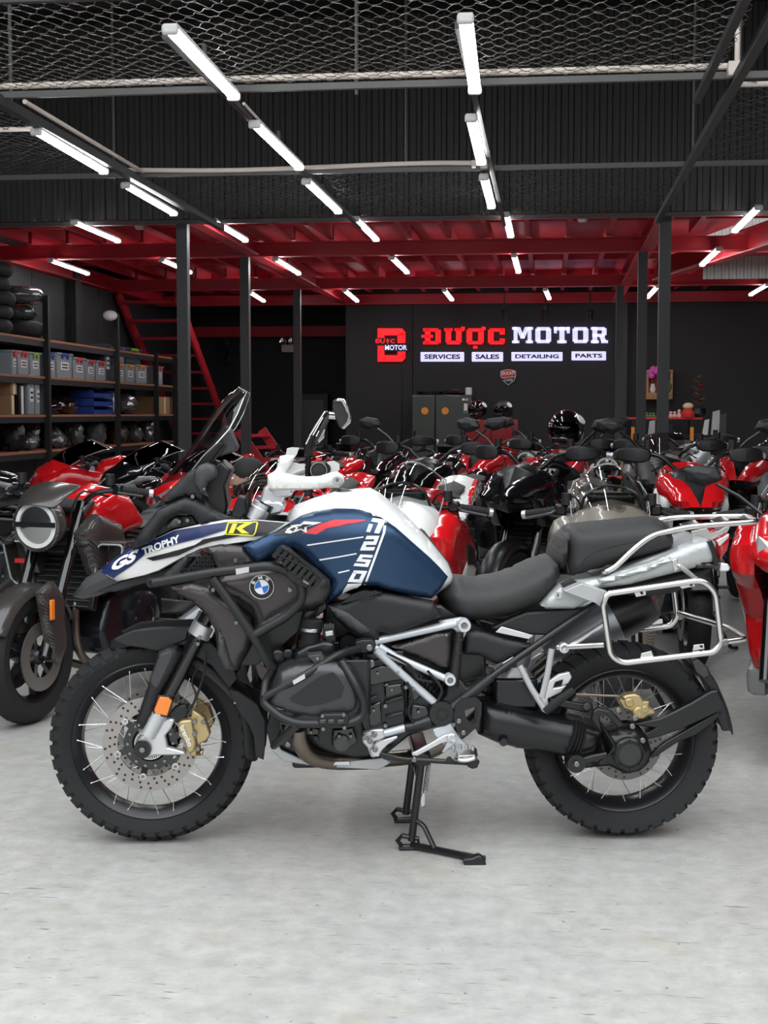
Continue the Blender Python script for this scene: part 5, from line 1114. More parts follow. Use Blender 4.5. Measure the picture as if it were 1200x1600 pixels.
# side covers under the seat
shell('side_cover', [(610, 1010), (640, 1000), (682, 986), (706, 985), (706, 1015), (704, 1046), (688, 1044), (660, 1030), (630, 1020)], -.175, .012, 8, 'shroud', .04)
bolt(697, 992, -.19, .006)
shell('rear_side_cover', [(727, 988), (745, 985), (790, 998), (832, 1008), (808, 1024), (776, 1038), (750, 1024), (724, 1022)], -.165, .012, 8, 'dark_plastic', .04)
plate('upper_side_rail', [(767, 982), (800, 966), (823, 957), (880, 953), (923, 950), (880, 975), (853, 993), (800, 990)], -.15, .05, 'dark_plastic', bev=.006, mirror=True)
plate('chrome_trim_plate', [(774, 988), (784, 979), (834, 993), (826, 999)], -.172, .006, 'alu', bev=.002)
plate('chrome_trim_plate', [(785, 1036), (802, 1026), (804, 1029), (787, 1041)], -.18, .006, 'alu', bev=.002)
# rear shock
sa, sb = P(762, 1000, .0), P(735, 1080, .0); n_ = 8; sp2 = []
for i in range(n_ * 12 + 1):
    a = i / 12 * 2 * PI; t = i / (n_ * 12); d = (sb - sa).normalized(); u_ = d.cross(V((0, 1, 0))).normalized(); sp2.append(sa + (sb - sa) * t + (u_ * math.cos(a) + V((0, 1, 0)) * math.sin(a)) * .045)
MB().tube(sp2, .008, 6).build('shock_spring', 'silver_paint', bike); MB().cyl(sa, sb, .028, 16).build('shock_body', 'engine_grey', bike)
MB().box(P(800, 1075, 0), (.14, .20, .10)).build('linkage_box', 'engine_black', bike, bev=.01)
plate('swingarm_inner', [(750, 1062), (800, 1080), (860, 1090), (870, 1110), (800, 1110), (745, 1090)], .02, .12, 'satin_black', bev=.01)
# ------------------------------------------------ seats and tail
s1 = blob('rider_seat', [(681, 928), (690, 914), (706, 899), (725, 902), (745, 903), (770, 900), (793, 893), (818, 882), (840, 872), (856, 868), (868, 868), (876, 874), (876, 900), (871, 910), (858, 930), (845, 942), (823, 955), (792, 966), (758, 972), (723, 973), (704, 966), (694, 952)], .165, 30, 'seat_black', y0=-.05)
s2 = blob('pillion_seat', [(874, 900), (877, 870), (878, 836), (884, 824), (894, 819), (940, 815), (985, 810), (1014, 808), (1030, 810), (1043, 817), (1050, 830), (1054, 846), (1046, 859), (1020, 868), (983, 877), (935, 890), (897, 901)], .145, 24, 'seat_black', y0=-.05)
s2t = bvh(s2)
blob('seat_front', [(850, 876), (858, 854), (868, 836), (878, 826), (890, 819), (888, 850), (880, 890), (868, 888)], .128, 16, 'seat_black')
decal('seat_logo', [(868, 848), (876, 838), (880, 842), (880, 856), (870, 862)], s2t, 'engine_grey', bike, .002, 5, -.1)
MB().tube([onto(s2t, a, b, .001, -.12) for a, b in [(904, 896), (908, 884), (915, 872), (930, 862), (960, 853), (1000, 845), (1030, 838), (1048, 828)]], .0012, 4).build('seam', 'sticker_black', bike)
MB().tube([onto(s2t, a, b, .001, -.12) for a, b in [(880, 898), (884, 870), (888, 845), (893, 821)]], .0012, 4).build('seam', 'sticker_black', bike)
shell('tail_panel', [(845, 946), (858, 930), (876, 914), (897, 909), (940, 903), (975, 890), (1018, 877), (1048, 864), (1080, 850), (1110, 842), (1118, 847), (1119, 877), (1070, 891), (1025, 902), (983, 913), (936, 919), (923, 938), (897, 951), (853, 951)], -.155, .018, 9, 'silver_paint', .06)
plate('tail_clip', [(876, 913), (896, 905), (904, 910), (900, 916), (884, 920)], -.178, .02, 'sticker_black', bev=.002, mirror=True)
shell('tail_rail', [(935, 905), (960, 899), (1018, 882), (1048, 870), (1050, 876), (1020, 890), (960, 908), (938, 914)], -.176, .008, 4, 'silver_paint', .02)
MB().lathe(P(872, 930, -.172), (0, -1, 0), [(.011, 0), (.011, .006), (0, .006)], 16).build('seat_lock', 'steel', bike); MB().box(P(872, 930, -.180), (.003, .003, .010)).build('key_slot', 'sticker_black', bike, sm=0)
plate('tail_strap', [(1106, 847), (1112, 843), (1118, 856), (1124, 878), (1122, 884), (1116, 884), (1114, 868)], -.182, .364, 'sticker_black', bev=.002)
plate('tail_body', [(930, 905), (1020, 870), (1100, 842), (1115, 846), (1116, 870), (1060, 890), (960, 915)], -.13, .26, 'silver_paint', bev=.01)
shell('tail_light', [(1119, 845), (1128, 838), (1140, 834), (1139, 846), (1136, 860), (1124, 876), (1121, 860)], -.12, .008, 4, 'lens_red', .24, mirror=False)
plate('tail_light_side', [(1120, 845), (1140, 834), (1137, 842), (1124, 854)], -.132, .01, 'lens_clear', bev=.002)
plate('tail_underside', [(940, 925), (1010, 908), (1110, 885), (1112, 893), (1085, 905), (1060, 925), (1020, 932), (980, 930)], -.08, .16, 'dark_plastic', bev=.008)
def winker(y):
    MB().tube([P(1086, 884, y * .6), P(1100, 881, y)], .008, 8).build('winker_stalk', 'rubber', bike)
    plate('winker_body', [(1086, 880), (1112, 880), (1130, 878), (1132, 892), (1122, 893), (1112, 887), (1088, 888)], y, .03, 'gloss_black', bev=.006)
    plate('winker_lens', [(1126, 879), (1138, 881), (1142, 887), (1139, 893), (1124, 893)], y - .003, .036, 'lens_clear', bev=.005)
winker(-.17); winker(.17)
# luggage rack of bent bright tube
rk = fil([P(946, 894, -.15), P(961, 886, -.15), P(992, 856, -.15), P(1019, 836, -.14), P(1075, 823, -.13), P(1184, 815, -.12), P(1166, 806, .10), P(1060, 808, .13), P(1030, 812, .15), P(985, 852, .15), P(962, 878, .15)], .035, 5)
MB().tube(rk, .0095, 12).build('luggage_rack', 'rack_steel', bike, sm=60)
MB().lathe(P(945, 893, -.15), (0, 0, 1), [(.016, -.006), (.016, .002), (.0, .004)], 14).build('rack_foot', 'steel', bike)
plate('rack_side_plate', [(1080, 830), (1105, 825), (1110, 833), (1125, 829), (1132, 824), (1142, 822), (1136, 832), (1110, 845), (1082, 850)], -.10, .004, 'rack_steel', bev=.001)
for a in ([(1062, 818), (1085, 812), (1094, 818), (1075, 824)], [(1110, 812), (1126, 806), (1140, 812), (1120, 818)]):
    o = MB().prism([P(a[0][0], a[0][1], -.1), P(a[1][0], a[1][1], .08), P(a[2][0], a[2][1], .08), P(a[3][0], a[3][1], -.1)], (0, 0, -.004)).build('rack_cross_plate', 'rack_steel', bike)
# pannier frames
pr = [(948, 928), (1097, 906), (1118, 924), (1127, 1003), (1116, 1019), (972, 1036), (954, 1024), (942, 943)]
for nm, s in (('pannier_frame', -1),):
    o = MB().tube(fil([P(a, b, -.27) for a, b in pr], .035, 5, True), .0098, 12, True).build(nm, 'rack_steel', bike, sm=60); mir(o)
    for pts in ([(1057, 881, -.16), (1088, 905, -.265)], [(871, 1012, -.19), (944, 1008, -.262)], [(880, 1016, -.19), (905, 1000, -.20), (944, 974, -.262)], [(1061, 880, -.16), (1048, 868, -.14)]):
        mir(MB().tube([P(*q) for q in pts], .0085, 10).build('frame_brace', 'rack_steel', bike))
    for q in ((881, 1012), ): mir(MB().lathe(P(*q, -.20), (0, -1, 0), [(.016, -.02), (.016, .01), (.010, .012), (.010, .004), (0, .004)], 18).build('brace_node', 'alu', bike))
    for a in ([(876, 920), (904, 908), (946, 922), (940, 934), (938, 948), (924, 938), (912, 934)],): mir(plate('frame_mount_plate', a, -.175, -.06, 'silver_paint', bev=.002))
    for a in ([(990, 923), (1010, 920), (1009, 930), (994, 933)], [(1056, 912), (1084, 907), (1086, 916), (1066, 920)], [(1000, 1030), (1002, 1021), (1018, 1017), (1022, 1027)], [(1082, 1017), (1084, 1008), (1100, 1006), (1101, 1014)]): mir(plate('frame_lug', a, -.268, .006, 'rack_steel', bev=.001))
    for q in ((1003, 927), (1080, 914), (1096, 1010)): mir(bolt(*q, -.272, .004, m='sticker_black', name='lug_hole'))
    mir(bolt(1133, 1004, -.275, .011)); mir(plate('frame_strap', [(1050, 876), (1058, 872), (1062, 888), (1054, 894)], -.178, .03, 'rack_steel', bev=.002))
MB().tube(fil([P(1130, 1003, -.265), P(1166, 998, -.24), P(1139, 981, .0), P(1061, 958, .262)], .03, 5), .0095, 12).build('rear_cross_tube', 'rack_steel', bike, sm=60)
# muffler on the far side
ma = P(872, 1010, .20); mbb = P(955, 962, .20); mc = P(1012, 938, .20); dm = (mc - ma).normalized()
MB().lathe(ma, dm, [(.04, -.05), (.06, 0), (.088, .06), (.092, .20), (.092, (mbb - ma).length)], 32).build('muffler', 'muffler', bike, sm=60)
MB().lathe(mbb, dm, [(.093, 0), (.093, .07), (.085, (mc - mbb).length), (.05, (mc - mbb).length + .012), (.045, (mc - mbb).length - .01), (0, (mc - mbb).length - .01)], 32).build('muffler_cap', 'satin_black', bike, sm=40)
MB().tube(crv([P(570, 1190, .10), P(680, 1170, .16), P(790, 1080, .20), P(872, 1010, .20)], 6), .026, 12).build('exhaust_pipe', 'brass', bike)
# header pipe, bash plate
MB().tube(crv([P(466, 1140, -.24), P(470, 1162, -.23), P(486, 1182, -.2), P(520, 1190, -.16), P(575, 1190, -.12)], 6), .0255, 14).build('header_pipe', 'brass', bike)
MB().tube(crv([P(466, 1140, .24), P(470, 1162, .23), P(486, 1182, .2), P(520, 1190, .16), P(575, 1190, .12)], 6), .0255, 14).build('header_pipe', 'brass', bike)
bpx = [(424, 1172), (432, 1180), (445, 1190), (500, 1198), (545, 1200), (592, 1203), (610, 1192)]
rows = [[V((P(a, b, -.17).x, y_, P(a, b, -.17).z + abs(y_) ** 2 * dz)) for y_, dz in ((-.17, 0), (-.08, -1), (.0, -1), (.08, -1), (.17, 0))] for a, b in bpx]
MB().grid(rows).build('bash_plate', 'silver_paint', bike, sol=.006)
plate('bash_plate_side', [(424, 1172), (432, 1160), (440, 1172), (470, 1186), (545, 1190), (600, 1184), (610, 1192), (592, 1203), (500, 1198), (445, 1190)], -.18, .01, 'silver_paint', bev=.003, mirror=True)
plate('engine_front_guard', [(424, 1110), (440, 1104), (446, 1130), (436, 1150), (428, 1168), (424, 1172), (416, 1140)], -.16, .32, 'dark_plastic', bev=.006)
bolt(450, 1163, -.22, .009); bolt(494, 1154, -.2, .01, m='engine_black')
for q in ([(545, 1192), (520, 1196), (522, 1192)],): plate('bash_plate_lip', [(520, 1196), (524, 1190), (546, 1190), (548, 1196)], -.19, .012, 'alu', bev=.002)
MB().box(P(520, 1172, 0), (.26, .24, .06)).build('oil_sump', 'engine_black', bike, bev=.01)
# ------------------------------------------------ shaft drive swingarm, final drive
shell('shaft_housing', [(747, 1092), (800, 1102), (868, 1118), (905, 1126), (946, 1137), (944, 1160), (930, 1180), (900, 1188), (876, 1180), (836, 1172), (806, 1168), (788, 1163), (776, 1160), (747, 1147)], -.10, .055, 26, 'satin_black', .10, mirror=False)
for i in range(4): MB().lathe(P(893 + i * 4.5, 1150 + i * 2.5, -.13), (1, 0, -.3), [(.050, -.004), (.056, 0), (.050, .004)], 24).build('gaiter_ring', 'rubber', bike)
MB().lathe(P(787, 1160, -.165), (0, 1, 0), [(0, -.002), (.012, -.002), (.014, .004), (.014, .03)], 18).build('drain_plug', 'engine_black', bike)
shell('final_drive', [(932, 1150), (945, 1140), (965, 1134), (990, 1134), (1010, 1148), (1018, 1172), (1012, 1192), (996, 1206), (975, 1208), (950, 1196), (915, 1200), (898, 1206), (888, 1198), (890, 1188), (905, 1180), (930, 1178)], -.12, .045, 20, 'satin_black', .08, mirror=False)
plate('final_drive_link', [(905, 1186), (925, 1180), (950, 1175), (958, 1168), (924, 1125), (926, 1112), (934, 1106), (958, 1112), (978, 1134), (966, 1138), (948, 1118), (938, 1118), (938, 1126), (962, 1160), (964, 1172), (950, 1184), (910, 1196)], -.185, .02, 'satin_black', bev=.005)
MB().lathe(P(984, 1179, -.185), (0, 1, 0), [(0, .002), (.040, .002), (.042, -.004), (.046, -.004), (.052, .002), (.053, .05)], 40).build('drive_cover', 'satin_black', bike)
MB().lathe(P(984, 1179, -.1855), (0, 1, 0), [(0, .0), (.034, .0), (.034, .004)], 32).build('drive_window', 'lens_red' if 0 else 'gloss_black', bike)
for i in range(8): bolt(984 + 22 * math.cos(i * PI / 4), 1179 + 22 * math.sin(i * PI / 4), -.19, .003, m='engine_black')
MB().lathe(P(901, 1194, -.19), (0, 1, 0), [(0, -.01), (.008, -.01), (.008, -.002), (.018, -.002), (.018, .0), (.028, .0), (.030, .006), (.030, .06)], 28).build('link_pivot', 'satin_black', bike); bolt(901, 1194, -.2, .009)
for q in ((1004, 1157), (988, 1135), (966, 1110), (992, 1122)): bolt(*q, -.165, .009)
plate('torque_link', [(860, 1090), (880, 1094), (912, 1100), (925, 1106), (918, 1114), (880, 1106), (856, 1100)], -.10, .02, 'satin_black', bev=.004)
bolt(917, 1104, -.12, .012, m='engine_grey')
# rear caliper
cal3 = plate('rear_caliper', [(966, 1094), (978, 1086), (992, 1084), (1002, 1088), (1006, 1096), (1016, 1096), (1014, 1104), (1024, 1110), (1024, 1116), (1012, 1118), (1006, 1124), (994, 1124), (986, 1112), (974, 1108)], -.13, .05, 'gold', bev=.006)
for q, r in (((998, 1113), .018), ((983, 1098), .014), ((1008, 1108), .012)): bolt(*q, -.135, r, m='gold', name='caliper_piston')
MB().tube(crv([P(900, 1085, -.14), P(940, 1087, -.14), P(965, 1088, -.14), P(975, 1092, -.13)], 5), .004, 6).build('brake_line', 'brass', bike)
plate('rear_mudguard_arm', [(986, 1132), (1030, 1122), (1044, 1116), (1080, 1098), (1110, 1080), (1122, 1078), (1132, 1098), (1128, 1110), (1062, 1141), (1036, 1150), (1012, 1156), (1004, 1148), (1022, 1138)], -.12, .03, 'satin_black', bev=.006)
plate('rear_mudguard_arm', [(1012, 1182), (1040, 1158), (1068, 1142), (1120, 1112), (1132, 1108), (1128, 1118), (1090, 1148), (1060, 1160), (1036, 1176), (1018, 1186)], -.10, .03, 'satin_black', bev=.006)
rows = []
for px, py in ((1082, 1030), (1098, 1040), (1110, 1054), (1118, 1072), (1126, 1090), (1134, 1112), (1140, 1142)):
    rows.append([V((P(px, py, 0).x - (.02 if abs(y_) > .08 else 0), y_, P(px, py, 0).z)) for y_ in (-.10, -.07, 0, .07, .10)])
MB().grid(rows).build('rear_mudguard', 'dark_plastic', bike, sol=.006, sub=1)
plate('mudguard_cheek', [(1078, 1030), (1086, 1027), (1106, 1042), (1112, 1056), (1122, 1070), (1134, 1106), (1141, 1142), (1130, 1143), (1122, 1122), (1116, 1096), (1108, 1074), (1096, 1060), (1086, 1048)], -.10, .02, 'dark_plastic', bev=.004)
plate('mudguard_badge', [(1082, 1034), (1092, 1031), (1106, 1044), (1108, 1056), (1100, 1060), (1088, 1050)], -.112, .01, 'grey_plastic', bev=.003)
# passenger footrest bracket
for nm, pts, r in (('passenger_bracket_tube', [(862, 1014, -.19), (856, 1050, -.195), (847, 1090, -.20)], .010), ('passenger_bracket_tube', [(812, 1040, -.18), (830, 1075, -.19), (852, 1110, -.20)], .010)):
    mir(MB().tube([P(*q) for q in pts], r, 10).build(nm, 'silver_paint', bike))
plate('passenger_bracket', [(842, 1086), (852, 1080), (858, 1064), (874, 1054), (890, 1050), (894, 1058), (888, 1068), (878, 1072), (880, 1062), (868, 1066), (864, 1076), (876, 1074), (886, 1070), (876, 1082), (856, 1092), (858, 1108), (854, 1116), (846, 1110)], -.20, .02, 'alu', bev=.003, mirror=True)
mir(MB().tube([P(852, 1112, -.215), P(874, 1094, -.225), P(897, 1078, -.235)], [.012, .014, .011], 10).build('passenger_peg', 'rubber', bike))
# ------------------------------------------------ handlebar, guards, mirror
hb = fil([P(512, 752, -.46), P(470, 748, -.30), P(430, 760, -.12), P(420, 768, 0)], .08, 6); hb2 = hb + [V((p.x, -p.y, p.z)) for p in reversed(hb[:-1])]
MB().tube(hb2, .011, 12).build('handlebar', 'silver_paint', bike)
def grip(e):
    a = hb[0].copy(); b = a * .62 + hb[3] * .38
    a.y *= e; b.y *= e
    mb = MB(); mb.cyl(a, b, .0175, 18)
    for i in range(8):
        c = a + (b - a) * (.1 + .1 * i); mb.lathe(c, (b - a), [(.0175, -.004), (.0195, -.003), (.0195, .003), (.0175, .004)], 18)
    mb.build('grip', 'rubber', bike); return a, b
g0, g1 = grip(1); grip(-1)
for e in (1, -1):
    c = V((g1.x + .005, g1.y * e, g1.z + .005)); MB().box(c + V((0, .02 * e, 0)), (.05, .06, .05)).build('switch_cluster', 'satin_black', bike, bev=.01)
    MB().box(c + V((-.005, .02 * e, .03)), (.02, .02, .012)).build('switch_button', 'red_plastic', bike, bev=.003)
    lv = [V((g1.x - .05, (abs(g1.y) - .02) * -e, g1.z)), V((g0.x - .07, abs(g0.y) * -e * .85, g0.z + .005)), V((g0.x - .06, abs(g0.y) * -e, g0.z))]
    MB().tube(crv(lv, 5), .006, 8).build('control_lever', 'satin_black', bike)
gd = [(418, 742), (430, 736), (440, 738), (462, 743), (480, 745), (500, 744), (515, 739), (527, 737), (537, 743), (538, 753), (530, 762), (512, 762), (494, 764), (470, 766), (446, 766), (428, 767), (418, 762)]
shell('hand_guard', gd, -.47, .014, 6, 'white_guard', .018)
shell('hand_guard_wing', [(418, 744), (430, 735), (435, 726), (437, 713), (446, 711), (460, 712), (456, 724), (447, 737), (444, 746), (430, 750)], -.462, .008, 5, 'white_guard', .025)
MB().lathe(P(498, 735, -.42), (0, -1, 0), [(.018, -.10), (.024, -.09), (.026, -.01), (.026, 0), (.021, .004), (.019, .001), (0, .001)], 24).build('bar_weight', 'matte_black', bike); MB().lathe(P(498, 735, -.42), (0, -1, 0), [(.0225, .0035), (.0245, .002), (.0245, .0035)], 24, True).build('bar_weight_ring', 'steel', bike)
bolt(527, 750, -.487, .014, m='silver_paint'); bolt(527, 750, -.49, .004, m='bolt')
MB().tube(crv([P(420, 752, -.38), P(402, 754, -.34), P(392, 768, -.22), P(390, 790, -.12)], 6), .006, 8).build('clutch_hose', 'rubber', bike)
# mirror
ms = MB(); ms.tube(crv([P(482, 744, -.36), P(482, 722, -.36), P(485, 704, -.365), P(498, 678, -.375), P(513, 650, -.38)], 5), [.010] * 4 + [.009] * 17, 8); ms.build('mirror_stalk', 'gloss_black', bike)
plate('mirror_arm_web', [(475, 714), (475, 691), (480, 681), (507, 641), (514, 643), (511, 660), (508, 680), (499, 692), (492, 696), (490, 714)], -.375, .016, 'gloss_black', bev=.004)
plate('mirror_arm_face', [(496, 686), (508, 670), (507, 684), (498, 692)], -.379, .004, 'chrome', bev=.002)
for a, b in (((494, 682), (508, 656)), ((489, 680), (505, 652)), ((478, 694), (484, 682)), ((484, 681), (508, 643))): MB().tube([P(*a, -.382), P(*b, -.382)], .002, 6).build('mirror_arm_rib', 'chrome', bike)
MB().cyl(P(512, 648, -.385), P(526, 649, -.375), .012, 14).build('mirror_joint', 'chrome', bike)
mo = [(519, 638), (520, 626), (528, 622), (538, 624), (545, 636), (549, 650), (546, 662), (537, 671), (530, 668), (524, 654)]
plate('mirror_housing', mo, -.39, .03, 'matte_black', bev=.004)
plate('mirror_rim', [(528, 622), (538, 623), (545, 635), (549, 650), (547, 662), (537, 671), (533, 668), (541, 660), (543, 650), (539, 637), (534, 627), (524, 627)], -.398, .02, 'chrome', bev=.003)
MB().prism([P(537, 671, -.385), P(548, 661, -.385), P(549, 650, -.385), P(545, 636, -.385)], (.004, .10, 0)).build('mirror_glass', 'mirror_glass', bike, sm=0)
# upper fork bridge with risers
fk = P(404, 800, -.105)
for e in (-1, 1):
    c = V((fk.x, .105 * e, fk.z)); ax = (P(317, 980, 0) - P(240, 1128, 0)).normalized()
    MB().lathe(c, ax, [(.024, -.07), (.024, -.03), (.034, -.028), (.034, .012), (.030, .016), (.030, .03), (0, .03)], 24).build('fork_cap', 'alu', bike, sm=30)
plate('fork_bridge', [(398, 790), (414, 782), (438, 784), (447, 792), (440, 802), (424, 806), (404, 808)], -.10, .20, 'alu', bev=.008)
for e in (-1, 1): plate('bar_riser', [(404, 785), (412, 762), (424, 752), (440, 762), (446, 774), (440, 790), (420, 794)], -.07 if e < 0 else .03, .04, 'alu', bev=.008)
plate('riser_clamp', [(420, 764), (440, 760), (452, 762), (458, 772), (446, 778), (430, 776)], -.08, .16, 'alu', bev=.006)
plate('cable_box', [(360, 806), (372, 774), (384, 778), (384, 800), (376, 812)], -.14, .06, 'satin_black', bev=.004)
for i in range(3): MB().tube(crv([P(388, 770 + 4 * i, -.10), P(380 + 3 * i, 790, -.12), P(384 + 5 * i, 812, -.12), P(400, 820, -.1)], 5), .005, 6).build('cable', 'rubber', bike)
# ------------------------------------------------ centre stand
csz = lambda y: P(640, 1335, y)
for e in (-1, 1):
    y = .15 * e; a = P(658, 1193, -.15); b = P(643, 1325, -.15); a.y = y; b.y = y; b.z = .028
    MB().tube([a, b], .0125, 12).build('stand_leg', 'satin_black', bike)
    f = P(640, 1326, -.15); f.y = y
    MB().tube([V((b.x - .03, y - .0, .010)), V((b.x - .045, y, .03)), V((b.x - .03, y, .045)), V((b.x + .02, y, .035)), V((b.x + .025, y, .012)), V((b.x - .03, y, .010))], .008, 8).build('stand_foot', 'satin_black', bike)
    MB().box((b.x - .005, y, .006), (.07, .03, .011)).build('foot_plate', 'matte_black', bike, bev=.003)
MB().tube([P(655, 1215, -.15), V((P(655, 1215, -.15).x, .15, P(655, 1215, -.15).z))], .011, 10).build('stand_cross_tube', 'satin_black', bike)
MB().tube(fil([P(650, 1282, -.152), P(662, 1290, -.17), P(682, 1332, -.205)], .01, 3), .0085, 8).build('stand_gusset', 'satin_black', bike)
MB().tube([V((p.x, p.y, max(p.z, .014))) for p in fil([P(643, 1323, -.15), P(680, 1334, -.20), P(730, 1346, -.27), P(757, 1352, -.30)], .03, 4)], .0115, 10).build('stand_tread', 'satin_black', bike)
plate('stand_tread_tip', [(722, 1343), (738, 1341), (748, 1336), (757, 1341), (761, 1355), (744, 1355), (726, 1353)], -.315, .03, 'satin_black', bev=.005)
sp3 = []; a, b = P(670, 1192, -.13), P(664, 1238, -.13)
for i in range(18 * 8): t = i / (18 * 8); an = i / 8 * 2 * PI; sp3.append(a + (b - a) * t + V((math.cos(an) * .007, math.sin(an) * .007, 0)))
MB().tube(sp3, .0018, 5).build('stand_spring', 'steel', bike)
plate('spring_link', [(660, 1240), (664, 1238), (664, 1258), (658, 1262), (657, 1250)], -.13, .004, 'steel', bev=.001)
plate('stand_pivot', [(648, 1176), (672, 1178), (676, 1192), (660, 1200), (648, 1196)], -.16, .32, 'satin_black', bev=.006)
# ================================================================== the rows of motorcycles behind
def cast_wheel(root, nm, c, r, w_, discs, rimm='rim_black'):
    rr = r - .095; k = ('bw', nm, rimm, discs)
    if k in PROTO:
        a = PROTO[k]; b = dup(a, root, loc=c)
        for ch in a.children: dup(ch, b)
        return b
    mb = MB(); b = w_ / 2
    mb.lathe((0, 0, 0), (0, 1, 0), [(rr - .012, -b * .7), (rr + .004, -b * .78), (rr + .004, b * .78), (rr - .012, b * .7), (rr - .03, 0)], 40, True)
    for i in range(5):
        a = 2 * PI * i / 5
        for s in (-.16, .16): mb.bar((.045 * math.cos(a), 0, .045 * math.sin(a)), ((rr - .01) * math.cos(a + s), 0, (rr - .01) * math.sin(a + s)), .026, .022, (0, 1, 0))
    mb.lathe((0, 0, 0), (0, 1, 0), [(.0, -.07), (.03, -.07), (.055, -.03), (.055, .03), (.03, .07), (0, .07)], 20)
    wl_ = mb.build(nm, rimm, root, loc=c); ty = MB()
    ty.lathe((0, 0, 0), (0, 1, 0), [(rr, -b * .78), (rr + .03, -b * .95), (rr + .055, -b), (r - .018, -b * .78), (r - .005, -b * .4), (r, 0), (r - .005, b * .4), (r - .018, b * .78), (rr + .055, b), (rr + .03, b * .95), (rr, b * .78)], 48, True)
    for i in range(24):                                   # slanted tread grooves as thin proud ribs
        a = 2 * PI * i / 24
        for s in (-1, 1):
            p = lambda an, y, q: V((q * math.cos(an), y, q * math.sin(an)))
            ty.tube([p(a, s * b * .15, r - .0005), p(a + .10, s * b * .62, r - .011)], .0022, 4)
    ty.build('tyre', 'rubber', wl_)
    for y in discs:
        d = MB(); d.lathe((0, y, 0), (0, 1, 0), [(.095, -.003), (.155 if abs(y) > .05 and 'front' in nm else .12, -.003), (.155 if abs(y) > .05 and 'front' in nm else .12, .003), (.095, .003)], 36, True)
        for i in range(6): d.bar((.04 * math.cos(i * PI / 3), y * .8, .04 * math.sin(i * PI / 3)), (.1 * math.cos(i * PI / 3), y, .1 * math.sin(i * PI / 3)), .018, .005, (0, 1, 0))
        d.build('brake_disc', 'disc', wl_)
    PROTO[k] = wl_; return wl_
PROTO = {}
def sym(root, name, poly, y0, bulge, wid, m, back=.03, yf=None, step=.035, sm=50):
    o = inflate(poly, y0, bulge, wid, step, back, yf=yf).build(name, m, root, sm=sm); d = dup(o, root, scale=(1, -1, 1)); return o
def both(root, name, poly, half, wid, m, step=.026, p=2.0): return inflate(poly, 0, half, wid, step, both=True, p=p).build(name, m, root, sm=60)
